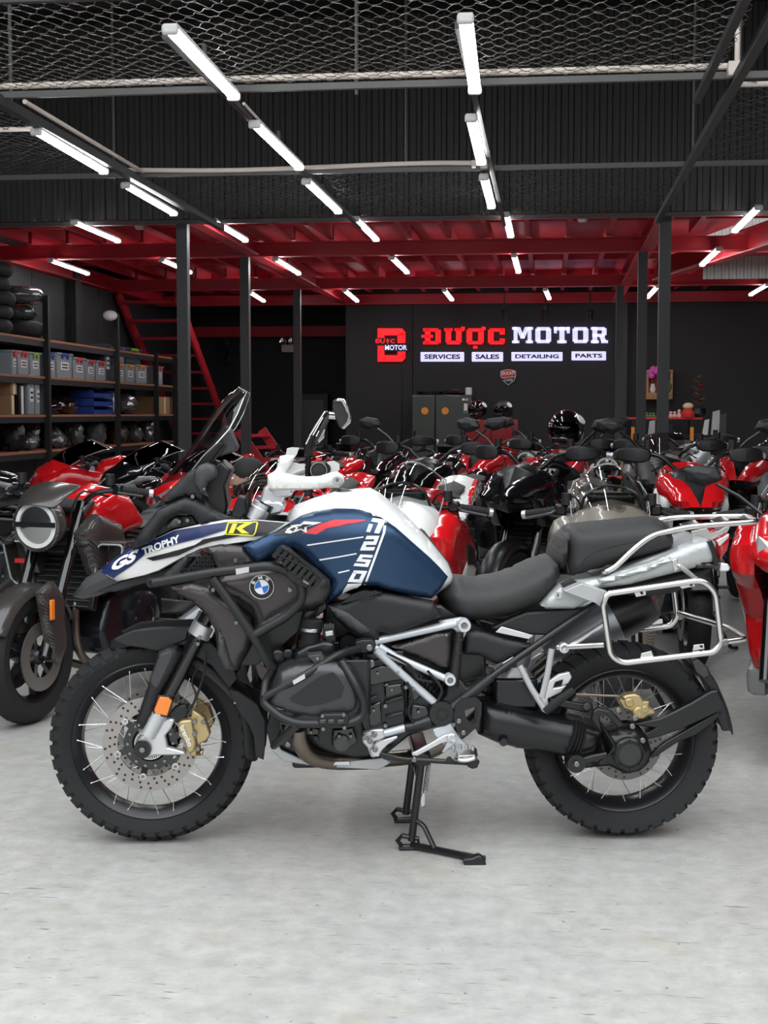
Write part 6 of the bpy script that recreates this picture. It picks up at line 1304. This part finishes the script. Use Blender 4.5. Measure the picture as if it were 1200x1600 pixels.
def motorcycle(px, yf, al, style, lab, main='red_gloss', sec='white_paint', third='satin_black', frame='satin_black', fork='gloss_black', fen=None, rim='rim_black', mirrors=False, extra=(), bar=None, scl=1.0, group='motorcycles parked in the rows behind'):
    al = R(al); X = (px - 856) / 2200 * yf
    t = empty('motorcycle', (X + .72 * scl * math.cos(al), yf + .72 * scl * math.sin(al), 0), al); t.scale = (scl,) * 3
    tag(t, lab, 'motorcycle', group); B = lambda n, mb, m, **k: mb.build(n, m, t, **k)
    tall = style in ('adventure', 'scrambler'); rf_ = .325 if tall else .305; zu = .06 if tall else 0
    cast_wheel(t, 'front_wheel', (-.72, 0, rf_), rf_, .12, (-.07, .07), rim); cast_wheel(t, 'rear_wheel', (.72, 0, .315), .315, .19, (.10,), rim)
    # fork
    ax = V((-.72, 0, rf_)); d = V((.43, 0, .9)).normalized()
    for s in (-1, 1):
        o = V((-.02, .10 * s, 0)); B('fork_tube', MB().cyl(ax + o, ax + o + d * .38, .029, 14), 'alu' if fork == 'gold_bright' else 'gloss_black')
        B('fork_leg', MB().cyl(ax + o + d * .34, ax + o + d * (.74 + zu), .027, 14), fork)
        mb = MB(); mb.box(ax + V((.055, s * .085, .03)), (.07, .05, .12)); B('brake_caliper', mb, 'gold' if fork != 'gloss_black' else 'engine_grey', bev=.012)
    for f, n in ((.56, 'lower_clamp'), (.72, 'upper_clamp')):
        B(n, MB().box(ax + d * (f + zu) + V((.0, 0, 0)), (.10, .27, .035), Matrix.Rotation(-.45, 3, 'Y')), 'engine_grey' if n == 'upper_clamp' else 'satin_black', bev=.012)
    rows = []
    for i in range(9):
        a = R(20 + i * 17); q = rf_ + .022; hw = .062; c = V((ax.x + q * math.cos(a), 0, ax.z + q * math.sin(a))); iw = V((ax.x + (q - .05) * math.cos(a), 0, ax.z + (q - .05) * math.sin(a)))
        rows.append([iw + V((0, -hw - .012, 0)), c + V((0, -hw, 0)), c * 1 + V((0, 0, .008)), c + V((0, hw, 0)), iw + V((0, hw + .012, 0))])
    B('front_fender', MB().grid(rows), fen or third, sol=.004, sub=1)
    if fen == 'carbon_dark': sym(t, 'fork_guard', [(-.80, .60), (-.70, .64), (-.62, .56), (-.60, .34), (-.66, .26), (-.72, .30)], -.125, .012, .03, fen, .03)
    # engine, frame, swingarm
    B('crankcase', MB().prism([V((x, -.16, z)) for x, z in ((-.36, .36), (-.30, .52), (-.05, .58), (.18, .56), (.22, .40), (.15, .28), (-.15, .22), (-.32, .26))], (0, .32, 0)), 'engine_black', bev=.025)
    for s in (-1, 1):
        B('engine_cover', MB().lathe((-.02, s * .16, .40), (0, s, 0), [(.125, -.02), (.12, .035), (.10, .05), (.045, .055), (.04, .048), (0, .048)], 24), 'engine_black' if s < 0 else 'engine_grey')
        mb = MB()
        for i in range(8): a = i * PI / 4; mb.lathe((-.02 + .108 * math.cos(a), s * .197, .40 + .108 * math.sin(a)), (0, s, 0), [(.008, 0), (.008, .008), (0, .008)], 8)
        B('cover_bolt', mb, 'bolt')
        mb = MB(); mb.bar((.10, s * .19, .36), (.10, s * .30, .36), .025, .02); mb.box((.05, s * .2, .33), (.16, .012, .02)); B('foot_peg', mb, 'engine_grey', bev=.004)
    for (a, b) in (((-.20, .50), (-.34, .72)), ((.0, .54), (.02, .76))):
        mb = MB()
        for i in range(5):
            f = i / 4; c = V((a[0] + (b[0] - a[0]) * f, 0, a[1] + (b[1] - a[1]) * f)); mb.box(c, (.17, .25, .03), Matrix.Rotation(.4 if a[0] < -.1 else 0, 3, 'Y'))
        B('cylinder', mb, 'engine_grey', bev=.006, sm=0)
    mb = MB()
    for s in (-1, 1):
        for a, b in (((-.42, .09, .88), (-.12, .14, .58)), ((-.40, .09, .76), (.10, .14, .72)), ((-.42, .09, .88), (.12, .15, .78)), ((.12, .15, .78), (.20, .14, .48)), ((.12, .15, .78), (.62, .09, .86)), ((.20, .14, .56), (.58, .09, .82)), ((-.12, .14, .58), (.12, .15, .78)), ((-.40, .09, .76), (-.12, .14, .58))):
            mb.tube([(a[0], a[1] * s, a[2]), (b[0], b[1] * s, b[2])], .014, 8)
    B('frame', mb, frame)
    mb = MB()
    for s in (-1, 1): mb.bar((.18, s * .12, .42), (.74, s * .125, .33), .04, .075); mb.box((.70, s * .13, .32), (.12, .03, .07))
    B('swingarm', mb, third if third != 'white_paint' else 'satin_black', bev=.012)
    rad = MB(); rad.box((-.40, 0, .60), (.04, .34, .26), Matrix.Rotation(.35, 3, 'Y')); ro = B('radiator', rad, 'satin_black', bev=.006); mb = MB()
    for i in range(9): mb.box(V((-.425, 0, .60)) + V((.35 * (i - 4) * .026, 0, (i - 4) * .026)), (.012, .30, .006), Matrix.Rotation(.35, 3, 'Y'))
    mb.build('radiator_fin', 'engine_grey', ro, sm=0)
    for s in (-1, 1): B('header_pipe', MB().tube(crv([(-.28, .05 * s, .62), (-.44, .07 * s, .50), (-.42, .07 * s, .28), (-.20, .05 * s, .17), (.10, .06 * s, .18), (.30, .12 * s, .24)], 5), .02, 10), 'brass')
    if style != 'sport': B('muffler', MB().lathe((.26, -.19, .26), (1, -.05, .25), [(.03, 0), (.058, .06), (.06, .38), (.04, .42), (.035, .40), (0, .40)], 20), 'muffler')
    else: B('muffler', MB().lathe((.10, -.12, .20), (1, -.1, .12), [(.03, 0), (.06, .05), (.06, .26), (.04, .29), (0, .28)], 20), 'muffler')
    B('side_stand', MB().tube([(.05, -.16, .26), (-.02, -.30, .02), (.03, -.34, .012)], .012, 8), 'satin_black')
    mb = MB(); mb.box((.93, 0, .66), (.012, .17, .20)); mb.bar((.80, 0, .86), (.93, 0, .72), .06, .02); B('plate_holder', mb, 'dark_plastic', sm=0)
    B('chain', MB().tube([(.2, .11, .44), (.72, .11, .41), (.78, .11, .30), (.72, .11, .22), (.2, .11, .36)], .008, 5, True), 'engine_grey')
    for s in (-1, 1): B('cable', MB().tube(crv([(-.36, .2 * s, 1.0 + zu), (-.50, .14 * s, 1.02 + zu), (-.50, .08 * s, .85), (-.36, .08 * s, .70)], 5), .005, 5), 'rubber')
    # body
    if style == 'sport':
        both(t, 'nose_fairing', [(-.92, .80), (-.86, .92), (-.72, 1.01), (-.52, 1.03), (-.44, .95), (-.46, .82), (-.62, .72), (-.84, .73)], .185, .15, sec if 'white_tail' in extra else main)
        sym(t, 'side_fairing', [(-.80, .86), (-.55, .95), (-.28, .90), (-.02, .76), (.04, .56), (-.05, .36), (-.20, .22), (-.42, .24), (-.52, .36), (-.50, .52), (-.62, .66), (-.78, .74)], -.20, .055, .07, main, .05, yf=lambda x, z: .16 * max(0, .72 - z))
        sym(t, 'fairing_stripe', [(-.50, .62), (-.34, .74), (-.06, .66), (.0, .58), (-.10, .44), (-.30, .50), (-.44, .46)], -.252, .008, .02, sec, .02, yf=lambda x, z: .16 * max(0, .72 - z))
        sym(t, 'belly_pan', [(-.46, .30), (-.20, .36), (.16, .32), (.18, .22), (-.10, .14), (-.40, .18)], -.185, .03, .04, sec, .05)
        sym(t, 'fairing_vent', [(-.40, .80), (-.20, .76), (-.14, .68), (-.36, .70)], -.262, .004, .01, 'satin_black', .02)
        rows = []
        for x, z, w_ in ((-.80, .95, .15), (-.70, 1.04, .165), (-.58, 1.11, .165), (-.46, 1.155, .145), (-.40, 1.165, .11)):
            rows.append([V((x + .16 * abs(k / 6) ** 2.2, w_ * k / 6, z - .075 * abs(k / 6) ** 2.2)) for k in range(-6, 7)])
        ws_ = B('windscreen', MB().grid(rows), 'screen_clear' if 'dark_screen' not in extra else 'screen_dark', sol=.004, sub=1, sm=60)
        MB().tube([r[0] for r in rows] + rows[-1][1:-1] + [r[-1] for r in reversed(rows)], .003, 5).build('screen_edge', 'lens_clear', ws_)
        for s in (-1, 1): B('headlight', MB().add([(-.90, s * .02, .84), (-.84, s * .13, .90), (-.78, s * .165, .86), (-.86, s * .13, .81), (-.915, s * .03, .80)], [(0, 1, 2, 3, 4)]), 'lens_clear', sol=.006, sm=0)
        both(t, 'fuel_tank', [(-.40, .90), (-.32, 1.0), (-.16, 1.04), (.0, 1.0), (.10, .88), (.08, .80), (-.14, .78), (-.36, .80)], .16, .09, main, p=2.3)
        both(t, 'rider_seat', [(.06, .86), (.14, .82), (.34, .83), (.46, .90), (.46, .84), (.30, .78), (.10, .78)], .13, .05, 'seat_black')
        both(t, 'tail_fairing', [(.36, .82), (.50, .93), (.72, 1.01), (.90, 1.05), (.94, 1.03), (.84, .95), (.60, .84), (.42, .78)], .125, .07, sec if 'white_tail' in extra else main)
        sym(t, 'tail_stripe', [(.50, .88), (.70, .98), (.86, 1.03), (.84, .98), (.64, .90)], -.112, .008, .02, main if 'white_tail' in extra else sec, .02)
        both(t, 'pillion_pad', [(.50, .93), (.60, .985), (.74, 1.03), (.74, 1.0), (.60, .94)], .085, .03, 'seat_black')
        B('instrument', MB().box((-.55, 0, 1.0), (.04, .20, .10), Matrix.Rotation(-.5, 3, 'Y')), 'satin_black', bev=.012); B('screen_stay', MB().tube(crv([(-.60, -.13, .98), (-.62, -.10, 1.05), (-.58, 0, 1.08), (-.62, .10, 1.05), (-.60, .13, .98)], 5), .006, 6), 'satin_black')
        hz_ = .97; hy = .34; gx = -.40
        for s in (-1, 1): B('clip_on_bar', MB().tube([(-.46, .11 * s, .96), (-.42, .20 * s, .965), (-.36, .35 * s, .94)], .012, 10), 'satin_black')
        gA, gB = V((-.41, .225, .962)), V((-.36, .35, .94))
        mst, mto = V((-.74, .13, .98)), V((-.76, .31, 1.10))
    else:
        zt = .06 if tall else 0
        both(t, 'fuel_tank', [(-.44, .88 + zt), (-.36, 1.0 + zt), (-.20, 1.05 + zt), (-.04, 1.01 + zt), (.10, .88 + zt * .5), (.10, .80), (-.12, .77), (-.38, .79)], .155, .09, main, p=2.3)
        sym(t, 'tank_shroud', [(-.54, .84 + zt), (-.40, .92 + zt), (-.20, .86 + zt), (-.16, .74), (-.30, .62), (-.44, .64)], -.165, .03, .05, sec, .04)
        sym(t, 'side_panel', [(.05, .76), (.30, .80), (.34, .72), (.22, .62), (.08, .64)], -.145, .012, .03, third, .03)
        both(t, 'seat', [(.04, .86), (.14, .83), (.32, .84), (.52, .91), (.68, .94), (.70, .91), (.50, .84), (.30, .78), (.08, .79)], .13, .05, 'seat_black')
        both(t, 'tail_fairing', [(.40, .82), (.66, .90), (.84, .97), (.88, .94), (.74, .86), (.50, .79)], .09, .05, main)
        if style == 'naked':
            hc = V((-.60, 0, .885)); B('headlight', MB().lathe(hc, (-1, 0, -.06), [(.05, -.10), (.108, -.04), (.122, .015), (.122, .045), (.112, .05), (.106, .04), (0, .04)], 32), third if third != 'white_paint' else 'satin_black')
            lz = MB(); lz.lathe(hc, (-1, 0, -.06), [(.086, .042), (.105, .042), (.105, .050), (.086, .050)], 32, True); B('light_ring', lz, 'white_plastic')
            B('headlight_lens', MB().lathe(hc, (-1, 0, -.06), [(0, .052), (.05, .050), (.085, .044)], 28), 'lens_dark'); B('light_bar', MB().box(hc + V((-.055, 0, .0)), (.008, .21, .022)), 'satin_black', sm=0)
            if 'flyscreen' in extra: B('flyscreen', MB().grid([[V((x + .05 * abs(k / 4) ** 2, w_ * k / 4, z - .02 * abs(k / 4) ** 2)) for k in range(-4, 5)] for x, z, w_ in ((-.70, .975, .10), (-.66, 1.01, .12), (-.58, 1.055, .135), (-.50, 1.075, .13))]), 'carbon_dark', sol=.005, sub=1)
            else: B('instrument', MB().box((-.52, 0, 1.04), (.03, .16, .09), Matrix.Rotation(-.6, 3, 'Y')), 'satin_black', bev=.01)
        else:
            sym(t, 'beak', [(-.96, .90), (-.80, .99), (-.58, 1.06), (-.46, 1.02), (-.56, .92), (-.78, .87)], -.05, .05, .06, main, .05, yf=lambda x, z: -.12 * max(0, (x + .96)) / .5)
            sym(t, 'cheek_fairing', [(-.74, .92), (-.50, 1.02), (-.38, .90), (-.44, .72), (-.62, .74)], -.15, .03, .04, sec, .04)
            both(t, 'headlight_housing', [(-.80, .90), (-.66, 1.08), (-.52, 1.10), (-.48, .90), (-.60, .82), (-.74, .82)], .14, .07, third)
            for s in (-1, 1): B('headlight', MB().add([(-.80, s * .02, .92), (-.73, s * .12, .96), (-.70, s * .13, .91), (-.77, s * .03, .87)], [(0, 1, 2, 3)]), 'lens_clear', sol=.006, sm=0)
            if style == 'adventure' and 'screen' in extra: B('windscreen', MB().grid([[V((x + .10 * abs(k / 4) ** 2, w_ * k / 4, z)) for k in range(-4, 5)] for x, z, w_ in ((-.68, 1.05, .12), (-.60, 1.16, .14), (-.52, 1.25, .11))]), 'screen_tint', sol=.004, sub=1)
        hz_ = 1.03 + (.13 if tall else 0); hy = .40 if tall else .375
        pts = [(-.42, 0, hz_ - .10), (-.42, .07, hz_ - .09), (-.41, .16, hz_ - .015), (-.36, .27, hz_), (-.30, hy, hz_ - .015)]
        q = crv(pts, 4); B('handlebar', MB().tube([V((p.x, -p.y, p.z)) for p in reversed(q[1:])] + q, .0125, 10), 'satin_black')
        gA, gB = V((-.355, .275, hz_)), V((-.298, hy + .005, hz_ - .015)); mst, mto = V((-.38, .25, hz_ + .005)), V((-.40, .38, hz_ + .12))
        if tall:
            for s in (-1, 1): B('hand_guard', MB().grid([[V((-.44, .20 * s, hz_ - .05)), V((-.44, .20 * s, hz_ + .03))], [V((-.47, .30 * s, hz_ - .06)), V((-.46, .30 * s, hz_ + .05))], [V((-.40, .40 * s, hz_ - .04)), V((-.40, .40 * s, hz_ + .03))], [V((-.30, .415 * s, hz_ - .03)), V((-.30, .415 * s, hz_))]]), third if third != 'satin_black' else 'dark_plastic', sol=.006, sub=1)
    for s in (-1, 1):
        f = lambda v: V((v.x, v.y * s, v.z)); mb = MB(); mb.cyl(f(gA), f(gB), .018, 14); dd = (f(gB) - f(gA))
        for i in range(6): mb.lathe(f(gA) + dd * (.1 + .14 * i), dd, [(.018, -.003), (.0195, 0), (.018, .003)], 14)
        g = B('grip', mb, bar or 'rubber'); MB().lathe(f(gB), dd, [(.02, 0), (.02, .018), (0, .018)], 12).build('bar_end', 'alu', g)
        B('control_lever', MB().tube([f(gA) + V((-.02, 0, 0)), f(gA) + V((-.075, .02 * s, -.008)), f(gB) + V((-.06, 0, -.012))], .0065, 6), 'satin_black' if not (scl > .99 and 'sport' == style) else 'engine_grey')
        B('switch_cluster', MB().box(f(gA) - dd * .18, (.045, .05, .05)), 'satin_black', bev=.01); B('reservoir', MB().cyl(f(gA) - dd * .35 + V((-.03, 0, .02)), f(gA) - dd * .35 + V((-.03, 0, .07)), .021, 12), 'dark_plastic')
        if mirrors:
            ms_ = B('mirror_stalk', MB().tube([f(mst), f(mst) * .5 + f(mto) * .5 + V((.01, 0, .01)), f(mto)], .008, 6), 'satin_black')
            hm = MB(); hx_ = [(-.075 * s, -.012), (-.05 * s, .035), (.03 * s, .048), (.085 * s, .028), (.075 * s, -.02), (.0, -.045)]; n6 = len(hx_)
            hm.add([(.012, a, b) for a, b in hx_] + [(-.012, a * .95, b * .95) for a, b in hx_] + [(-.032, a * .45, b * .45) for a, b in hx_], [tuple(range(n6)), tuple(range(3 * n6 - 1, 2 * n6 - 1, -1))] + [(i + k * n6, (i + 1) % n6 + k * n6, (i + 1) % n6 + (k + 1) * n6, i + (k + 1) * n6) for k in (0, 1) for i in range(n6)])
            mi = hm.build('mirror_housing', 'dark_plastic', ms_, loc=f(mto) + V((0, .045 * s, .03)), sm=25, bev=.006)
            MB().lathe(f(mto) + V((.0135, .045 * s, .03)), (1, 0, 0), [(0, .001), (.036, .001), (.037, 0)], 16).build('mirror_glass', 'mirror_glass', ms_)
        B('indicator', MB().ball((-.58, .20 * s, .80), (.02, .035, .018), 10, 6), 'amber' if 'amber' in extra else 'dark_plastic'); B('indicator', MB().ball((.84, .14 * s, .84), (.018, .03, .015), 10, 6), 'dark_plastic')
    B('tail_light', MB().box((.885, 0, .955 if style != 'sport' else 1.0), (.02, .11, .035)), 'lens_red', bev=.008)
    if 'intake' in extra:
        for s in (-1, 1):
            mb = MB(); q0 = [(-.44, .15, .54), (-.44, .29, .58), (-.44, .34, .80), (-.44, .18, .80)]; q1 = [(-.10, .13, .60), (-.10, .21, .62), (-.10, .24, .78), (-.10, .14, .78)]; q2 = [(-.36, .17, .565), (-.36, .275, .60), (-.36, .32, .78), (-.36, .195, .78)]; q3 = [(-.442, .163, .56), (-.442, .28, .595), (-.442, .326, .785), (-.442, .19, .785)]
            fl_ = lambda L: [V((a, b * s, c)) for a, b, c in L]
            mb.add(fl_(q0) + fl_(q1) + fl_(q3) + fl_(q2), [(0, 1, 5, 4), (1, 2, 6, 5), (2, 3, 7, 6), (3, 0, 4, 7), (4, 5, 6, 7), (0, 1, 9, 8), (1, 2, 10, 9), (2, 3, 11, 10), (3, 0, 8, 11), (8, 9, 13, 12), (9, 10, 14, 13), (10, 11, 15, 14), (11, 8, 12, 15), (12, 13, 14, 15)])
            it = B('air_intake', mb, 'carbon_dark', sm=0, bev=.006); MB().tube(fil(fl_(q3), .03, 4, True), .005, 6, True).build('intake_rim', 'alu', it); MB().box((-.41, .25 * s, .69), (.012, .06, .02)).build('intake_fin', 'red_plastic', it, sm=0)
    return t
def say(t, s, tl, tr_, bl, m='sticker_white', bold=.04):
    flat_text(s, (tl, tr_, bl), m, 'lettering', t, bold)
b1 = motorcycle(14, 6.0, 76, 'naked', 'black carbon naked motorcycle with a large round headlight at the left edge', 'red_gloss', 'carbon_dark', 'carbon_dark', fen='carbon_dark', extra=('flyscreen', 'intake'), mirrors=False)
say(b1, 'BRABUS', (-.656, .045, .892), (-.656, -.045, .892), (-.656, .045, .876))
MB().box((-.745, -.145, .52), (.03, .012, .09)).build('side_reflector', 'amber', b1, bev=.004)
bm_ = motorcycle(388, 6.35, 80, 'sport', 'red sport motorcycle hidden behind the front of the blue and white motorcycle', 'red_gloss', 'red_gloss', mirrors=False)
say(bm_, 'DUCATI', (-.40, -.218, .30), (-.14, -.218, .32), (-.40, -.218, .24))
b5 = motorcycle(618, 6.0, 84, 'sport', 'red and white sport motorcycle with clear windscreen behind the blue fuel tank', 'red_gloss', 'white_paint', fork='gold_bright', mirrors=False, extra=('white_tail',))
say(b5, 'DUCATI', (.52, -.130, .955), (.84, -.130, 1.02), (.55, -.130, .905))
b10 = motorcycle(958, 5.85, 92, 'sport', 'carbon-faired sport motorcycle with a broad clear windscreen behind the pillion seat', 'carbon_tan', 'carbon_dark', mirrors=False)
b12 = motorcycle(1232, 5.75, 76, 'sport', 'red and silver sport motorcycle cut off by the right edge', 'red_gloss', 'silver_paint', fork='gloss_black', mirrors=True)
say(b12, 'CORSE', (-.42, -.218, .30), (-.12, -.218, .32), (-.42, -.218, .24))
motorcycle(-200, 8.1, 22, 'naked', 'black naked motorcycle at the left edge behind the round headlight one', 'gloss_black', 'gloss_black', 'dark_plastic', mirrors=False)
motorcycle(60, 11.2, 12, 'sport', 'red sport motorcycle standing side-on before the shelves, nearest the left edge', 'red_gloss', 'gloss_black', mirrors=False, extra=('dark_screen',))
motorcycle(175, 10.7, 20, 'sport', 'black sport motorcycle with red side panels standing side-on before the shelves', 'gloss_black', 'red_gloss', mirrors=False, extra=('dark_screen',))
motorcycle(262, 9.0, 50, 'sport', 'red sport motorcycle with a dark windscreen, seen past the tinted screen', 'red_gloss', 'red_gloss', extra=('dark_screen',), mirrors=False)
motorcycle(452, 11.9, 80, 'naked', 'red naked motorcycle behind the crouching person', 'red_gloss', 'gloss_black', mirrors=False)
motorcycle(525, 13.9, 78, 'naked', 'dark naked motorcycle at the back before the recess', 'gloss_black', 'dark_plastic')
motorcycle(590, 11.4, 84, 'adventure', 'black adventure motorcycle left of the refrigerator', 'gloss_black', 'engine_grey', fork='gold')
motorcycle(652, 9.0, 78, 'scrambler', 'black scrambler with red grips before the refrigerator', 'gloss_black', 'dark_plastic', fork='gold', bar='red_plastic', mirrors=True)
motorcycle(745, 11.6, 74, 'adventure', 'red and black adventure motorcycle right of the refrigerator', 'red_gloss', 'red_gloss', 'dark_plastic')
motorcycle(798, 7.95, 66, 'scrambler', 'black scrambler with a long black fork in the centre of the crowd', 'gloss_black', 'gloss_black', mirrors=True)
motorcycle(868, 10.3, 82, 'adventure', 'red and white adventure motorcycle that carries a black helmet', 'red_gloss', 'white_paint', mirrors=True)
motorcycle(945, 12.7, 80, 'naked', 'dark naked motorcycle before the right end of the wall sign', 'dark_plastic', 'silver_paint', fork='gold')
motorcycle(1030, 10.0, 78, 'adventure', 'grey adventure motorcycle behind the broad clear windscreen', 'grey_plastic', 'engine_grey', extra=('screen',))
motorcycle(1062, 12.4, 76, 'scrambler', 'silver scrambler before the red table', 'silver_paint', 'white_paint')
motorcycle(1082, 7.6, 91, 'adventure', 'red and white adventure motorcycle seen over the luggage rack', 'red_gloss', 'white_paint', mirrors=True)
motorcycle(1150, 10.6, 74, 'adventure', 'red and silver adventure motorcycle right of the glass award', 'red_gloss', 'silver_paint')
motorcycle(1264, 8.0, 78, 'adventure', 'red and white adventure motorcycle at the right edge, partly cut off by the frame', 'red_gloss', 'white_paint')
motorcycle(1195, 13.4, 78, 'sport', 'silver sport motorcycle far back at the right edge', 'silver_paint', 'white_paint')
motorcycle(820, 14.4, 80, 'naked', 'dark naked motorcycle far back below the shield badge', 'gloss_black', 'red_gloss')
motorcycle(690, 13.2, 82, 'naked', 'black naked motorcycle far back before the refrigerator door', 'gloss_black', 'gloss_black')
# helmets
def helmet(p, rz, m, lb, r=.14):
    t = empty('helmet', p, rz); tag(t, lb, 'helmet'); mb = MB(); mb.ball((0, 0, r * .95), (r * 1.08, r * .9, r), 20, 14); mb.v = [(x, y, max(z, .035)) for x, y, z in mb.v]; mb.build('helmet_shell', m, t)
    mb = MB(); rows = [[V((-r * 1.10 * math.cos(a) * f, r * .93 * math.sin(a) * f, z)) for a in [R(-70 + 14 * k) for k in range(11)]] for z, f in ((r * .75, .99), (r * 1.0, 1.01), (r * 1.35, .94))]
    mb.grid(rows); mb.build('visor', 'screen_dark', t, sol=.004, sm=60); mb = MB(); mb.box((-r * .98, 0, r * .45), (.04, r * .9, .05)); mb.build('chin_bar', m, t, bev=.015)
    MB().lathe((-.2 * r, -r * .80, r * 1.45), (-.1, -.8, .6), [(0, .012), (.04, .01), (.045, 0)], 16).build('helmet_emblem', 'sticker_white', t); return t
cz = on_y(770, 656, 19.5)
cb = empty('red_cabinet', (on_y(768, 656, 19.5).x, 19.5, 0)); tag(cb, 'low red cabinet right of the refrigerator with helmets on it', 'cabinet')
MB().box((0, .2, cz.z / 2), (.72, .4, cz.z)).build('cabinet_body', 'red_deep', cb, bev=.006)
for s in (-1, 1): dr_ = MB().box((s * .18, -.012, cz.z / 2), (.34, .02, cz.z - .1)).build('cabinet_door', 'red_deep', cb, bev=.004); MB().box((s * .04, -.03, cz.z * .6), (.015, .02, .1)).build('handle', 'steel', dr_, sm=0)
helmet((cb.location.x - .2, 19.7, cz.z + .001), 1.2, 'gloss_black', 'black helmet on the left of the low red cabinet')
helmet((cb.location.x + .16, 19.7, cz.z + .001), 1.0, 'dark_plastic', 'dark helmet on the right of the low red cabinet')
hp = on_y(885, 690, 10.75); helmet((hp.x, 10.75, 1.115), 1.25, 'gloss_black', 'black helmet with a white emblem on the red and white adventure motorcycle', .15)
# ------------------------------------------------ crouching person behind the front of the bike
pr_ = empty('person', ((462 - 856) / 2200 * 8.6, 8.6, 0), R(200)); tag(pr_, 'person crouching between the motorcycles, dark hair with shaved sides, black shirt', 'person')
def skinned(name, joints, edges, m, root=0, sub=2):
    me = bpy.data.meshes.new(name); me.from_pydata([j[:3] for j in joints], edges, []); o = bpy.data.objects.new(name, me); COL.objects.link(o); o.parent = pr_; me.materials.append(M[m])
    sk = o.modifiers.new('skin', 'SKIN'); sk.use_smooth_shade = True
    for v, j in zip(me.skin_vertices[0].data, joints): v.radius = (j[3], j[4] if len(j) > 4 else j[3]); v.use_root = False
    me.skin_vertices[0].data[root].use_root = True
    s = o.modifiers.new('smooth', 'SUBSURF'); s.levels = s.render_levels = sub; return o
# front of the figure is +x: pelvis, spine, neck, head; arms forward to the work; legs folded
J = [(0, 0, .36, .13, .15), (.08, 0, .52, .12, .15), (.17, 0, .68, .115, .165), (.22, 0, .79, .07, .09), (.25, 0, .85, .05), (.29, 0, .93, .075, .085), (.32, 0, 1.01, .085, .095),
     (.20, .18, .74, .055), (.34, .24, .56, .042), (.52, .18, .50, .033), (.20, -.18, .74, .055), (.34, -.24, .56, .042), (.52, -.18, .50, .033),
     (.04, .11, .34, .09), (.42, .17, .46, .065), (.24, .15, .10, .05), (.36, .16, .045, .04), (.04, -.11, .34, .09), (.42, -.17, .46, .065), (.24, -.15, .10, .05), (.36, -.16, .045, .04)]
E = [(0, 1), (1, 2), (2, 3), (3, 4), (4, 5), (5, 6), (2, 7), (7, 8), (8, 9), (2, 10), (10, 11), (11, 12), (0, 13), (13, 14), (14, 15), (15, 16), (0, 17), (17, 18), (18, 19), (19, 20)]
skinned('body', J, E, 'skin')
skinned('shirt', [(-.01, 0, .36, .145, .165), (.08, 0, .52, .135, .165), (.17, 0, .68, .13, .18), (.21, 0, .77, .085, .11), (.20, .18, .74, .068), (.27, .21, .65, .06), (.20, -.18, .74, .068), (.27, -.21, .65, .06)], [(0, 1), (1, 2), (2, 3), (2, 4), (4, 5), (2, 6), (6, 7)], 'shirt')
skinned('trousers', [(0, 0, .36, .14, .16), (.04, .11, .34, .10), (.42, .17, .46, .078), (.26, .15, .13, .062), (.04, -.11, .34, .10), (.42, -.17, .46, .078), (.26, -.15, .13, .062)], [(0, 1), (1, 2), (2, 3), (0, 4), (4, 5), (5, 6)], 'jeans')
mb = MB(); mb.ball((.305, 0, 1.015), (.108, .092, .10), 18, 12); mb.v = [(x, y, z if z > .985 or x < .26 else .985) for x, y, z in mb.v]; mb.build('hair', 'hair', pr_)
mb = MB(); mb.ball((.335, 0, .975), (.088, .076, .105), 18, 12); mb.ball((.425, 0, .965), (.018, .014, .022), 8, 6); mb.build('head', 'skin', pr_)
for s in (-1, 1):
    MB().ball((.405, s * .032, .985), (.012, .014, .009), 8, 6).build('eye', 'sticker_white', pr_); MB().ball((.32, s * .082, .97), (.022, .010, .034), 8, 6).build('ear', 'skin', pr_)
    mb = MB(); mb.ball((.55, s * .18, .49), (.045, .036, .016), 10, 8)
    for k in range(4):
        y_ = s * (.152 + .018 * k); L_ = (.062, .074, .078, .066)[k]; mb.tube([(.58, y_, .49), (.58 + L_ * .5, y_, .488), (.58 + L_ * .85, y_, .470)], [.009, .008, .006], 7)
    mb.tube([(.54, s * .148, .485), (.56, s * .128, .475), (.585, s * .118, .47)], [.010, .009, .007], 7); mb.build('hand', 'skin', pr_)
    MB().ball((.33, s * .16, .035), (.11, .045, .045), 12, 8).build('shoe', 'sticker_black', pr_)
MB().ball((.417, 0, .93), (.010, .026, .006), 8, 5).build('mouth', 'pale_pink', pr_)
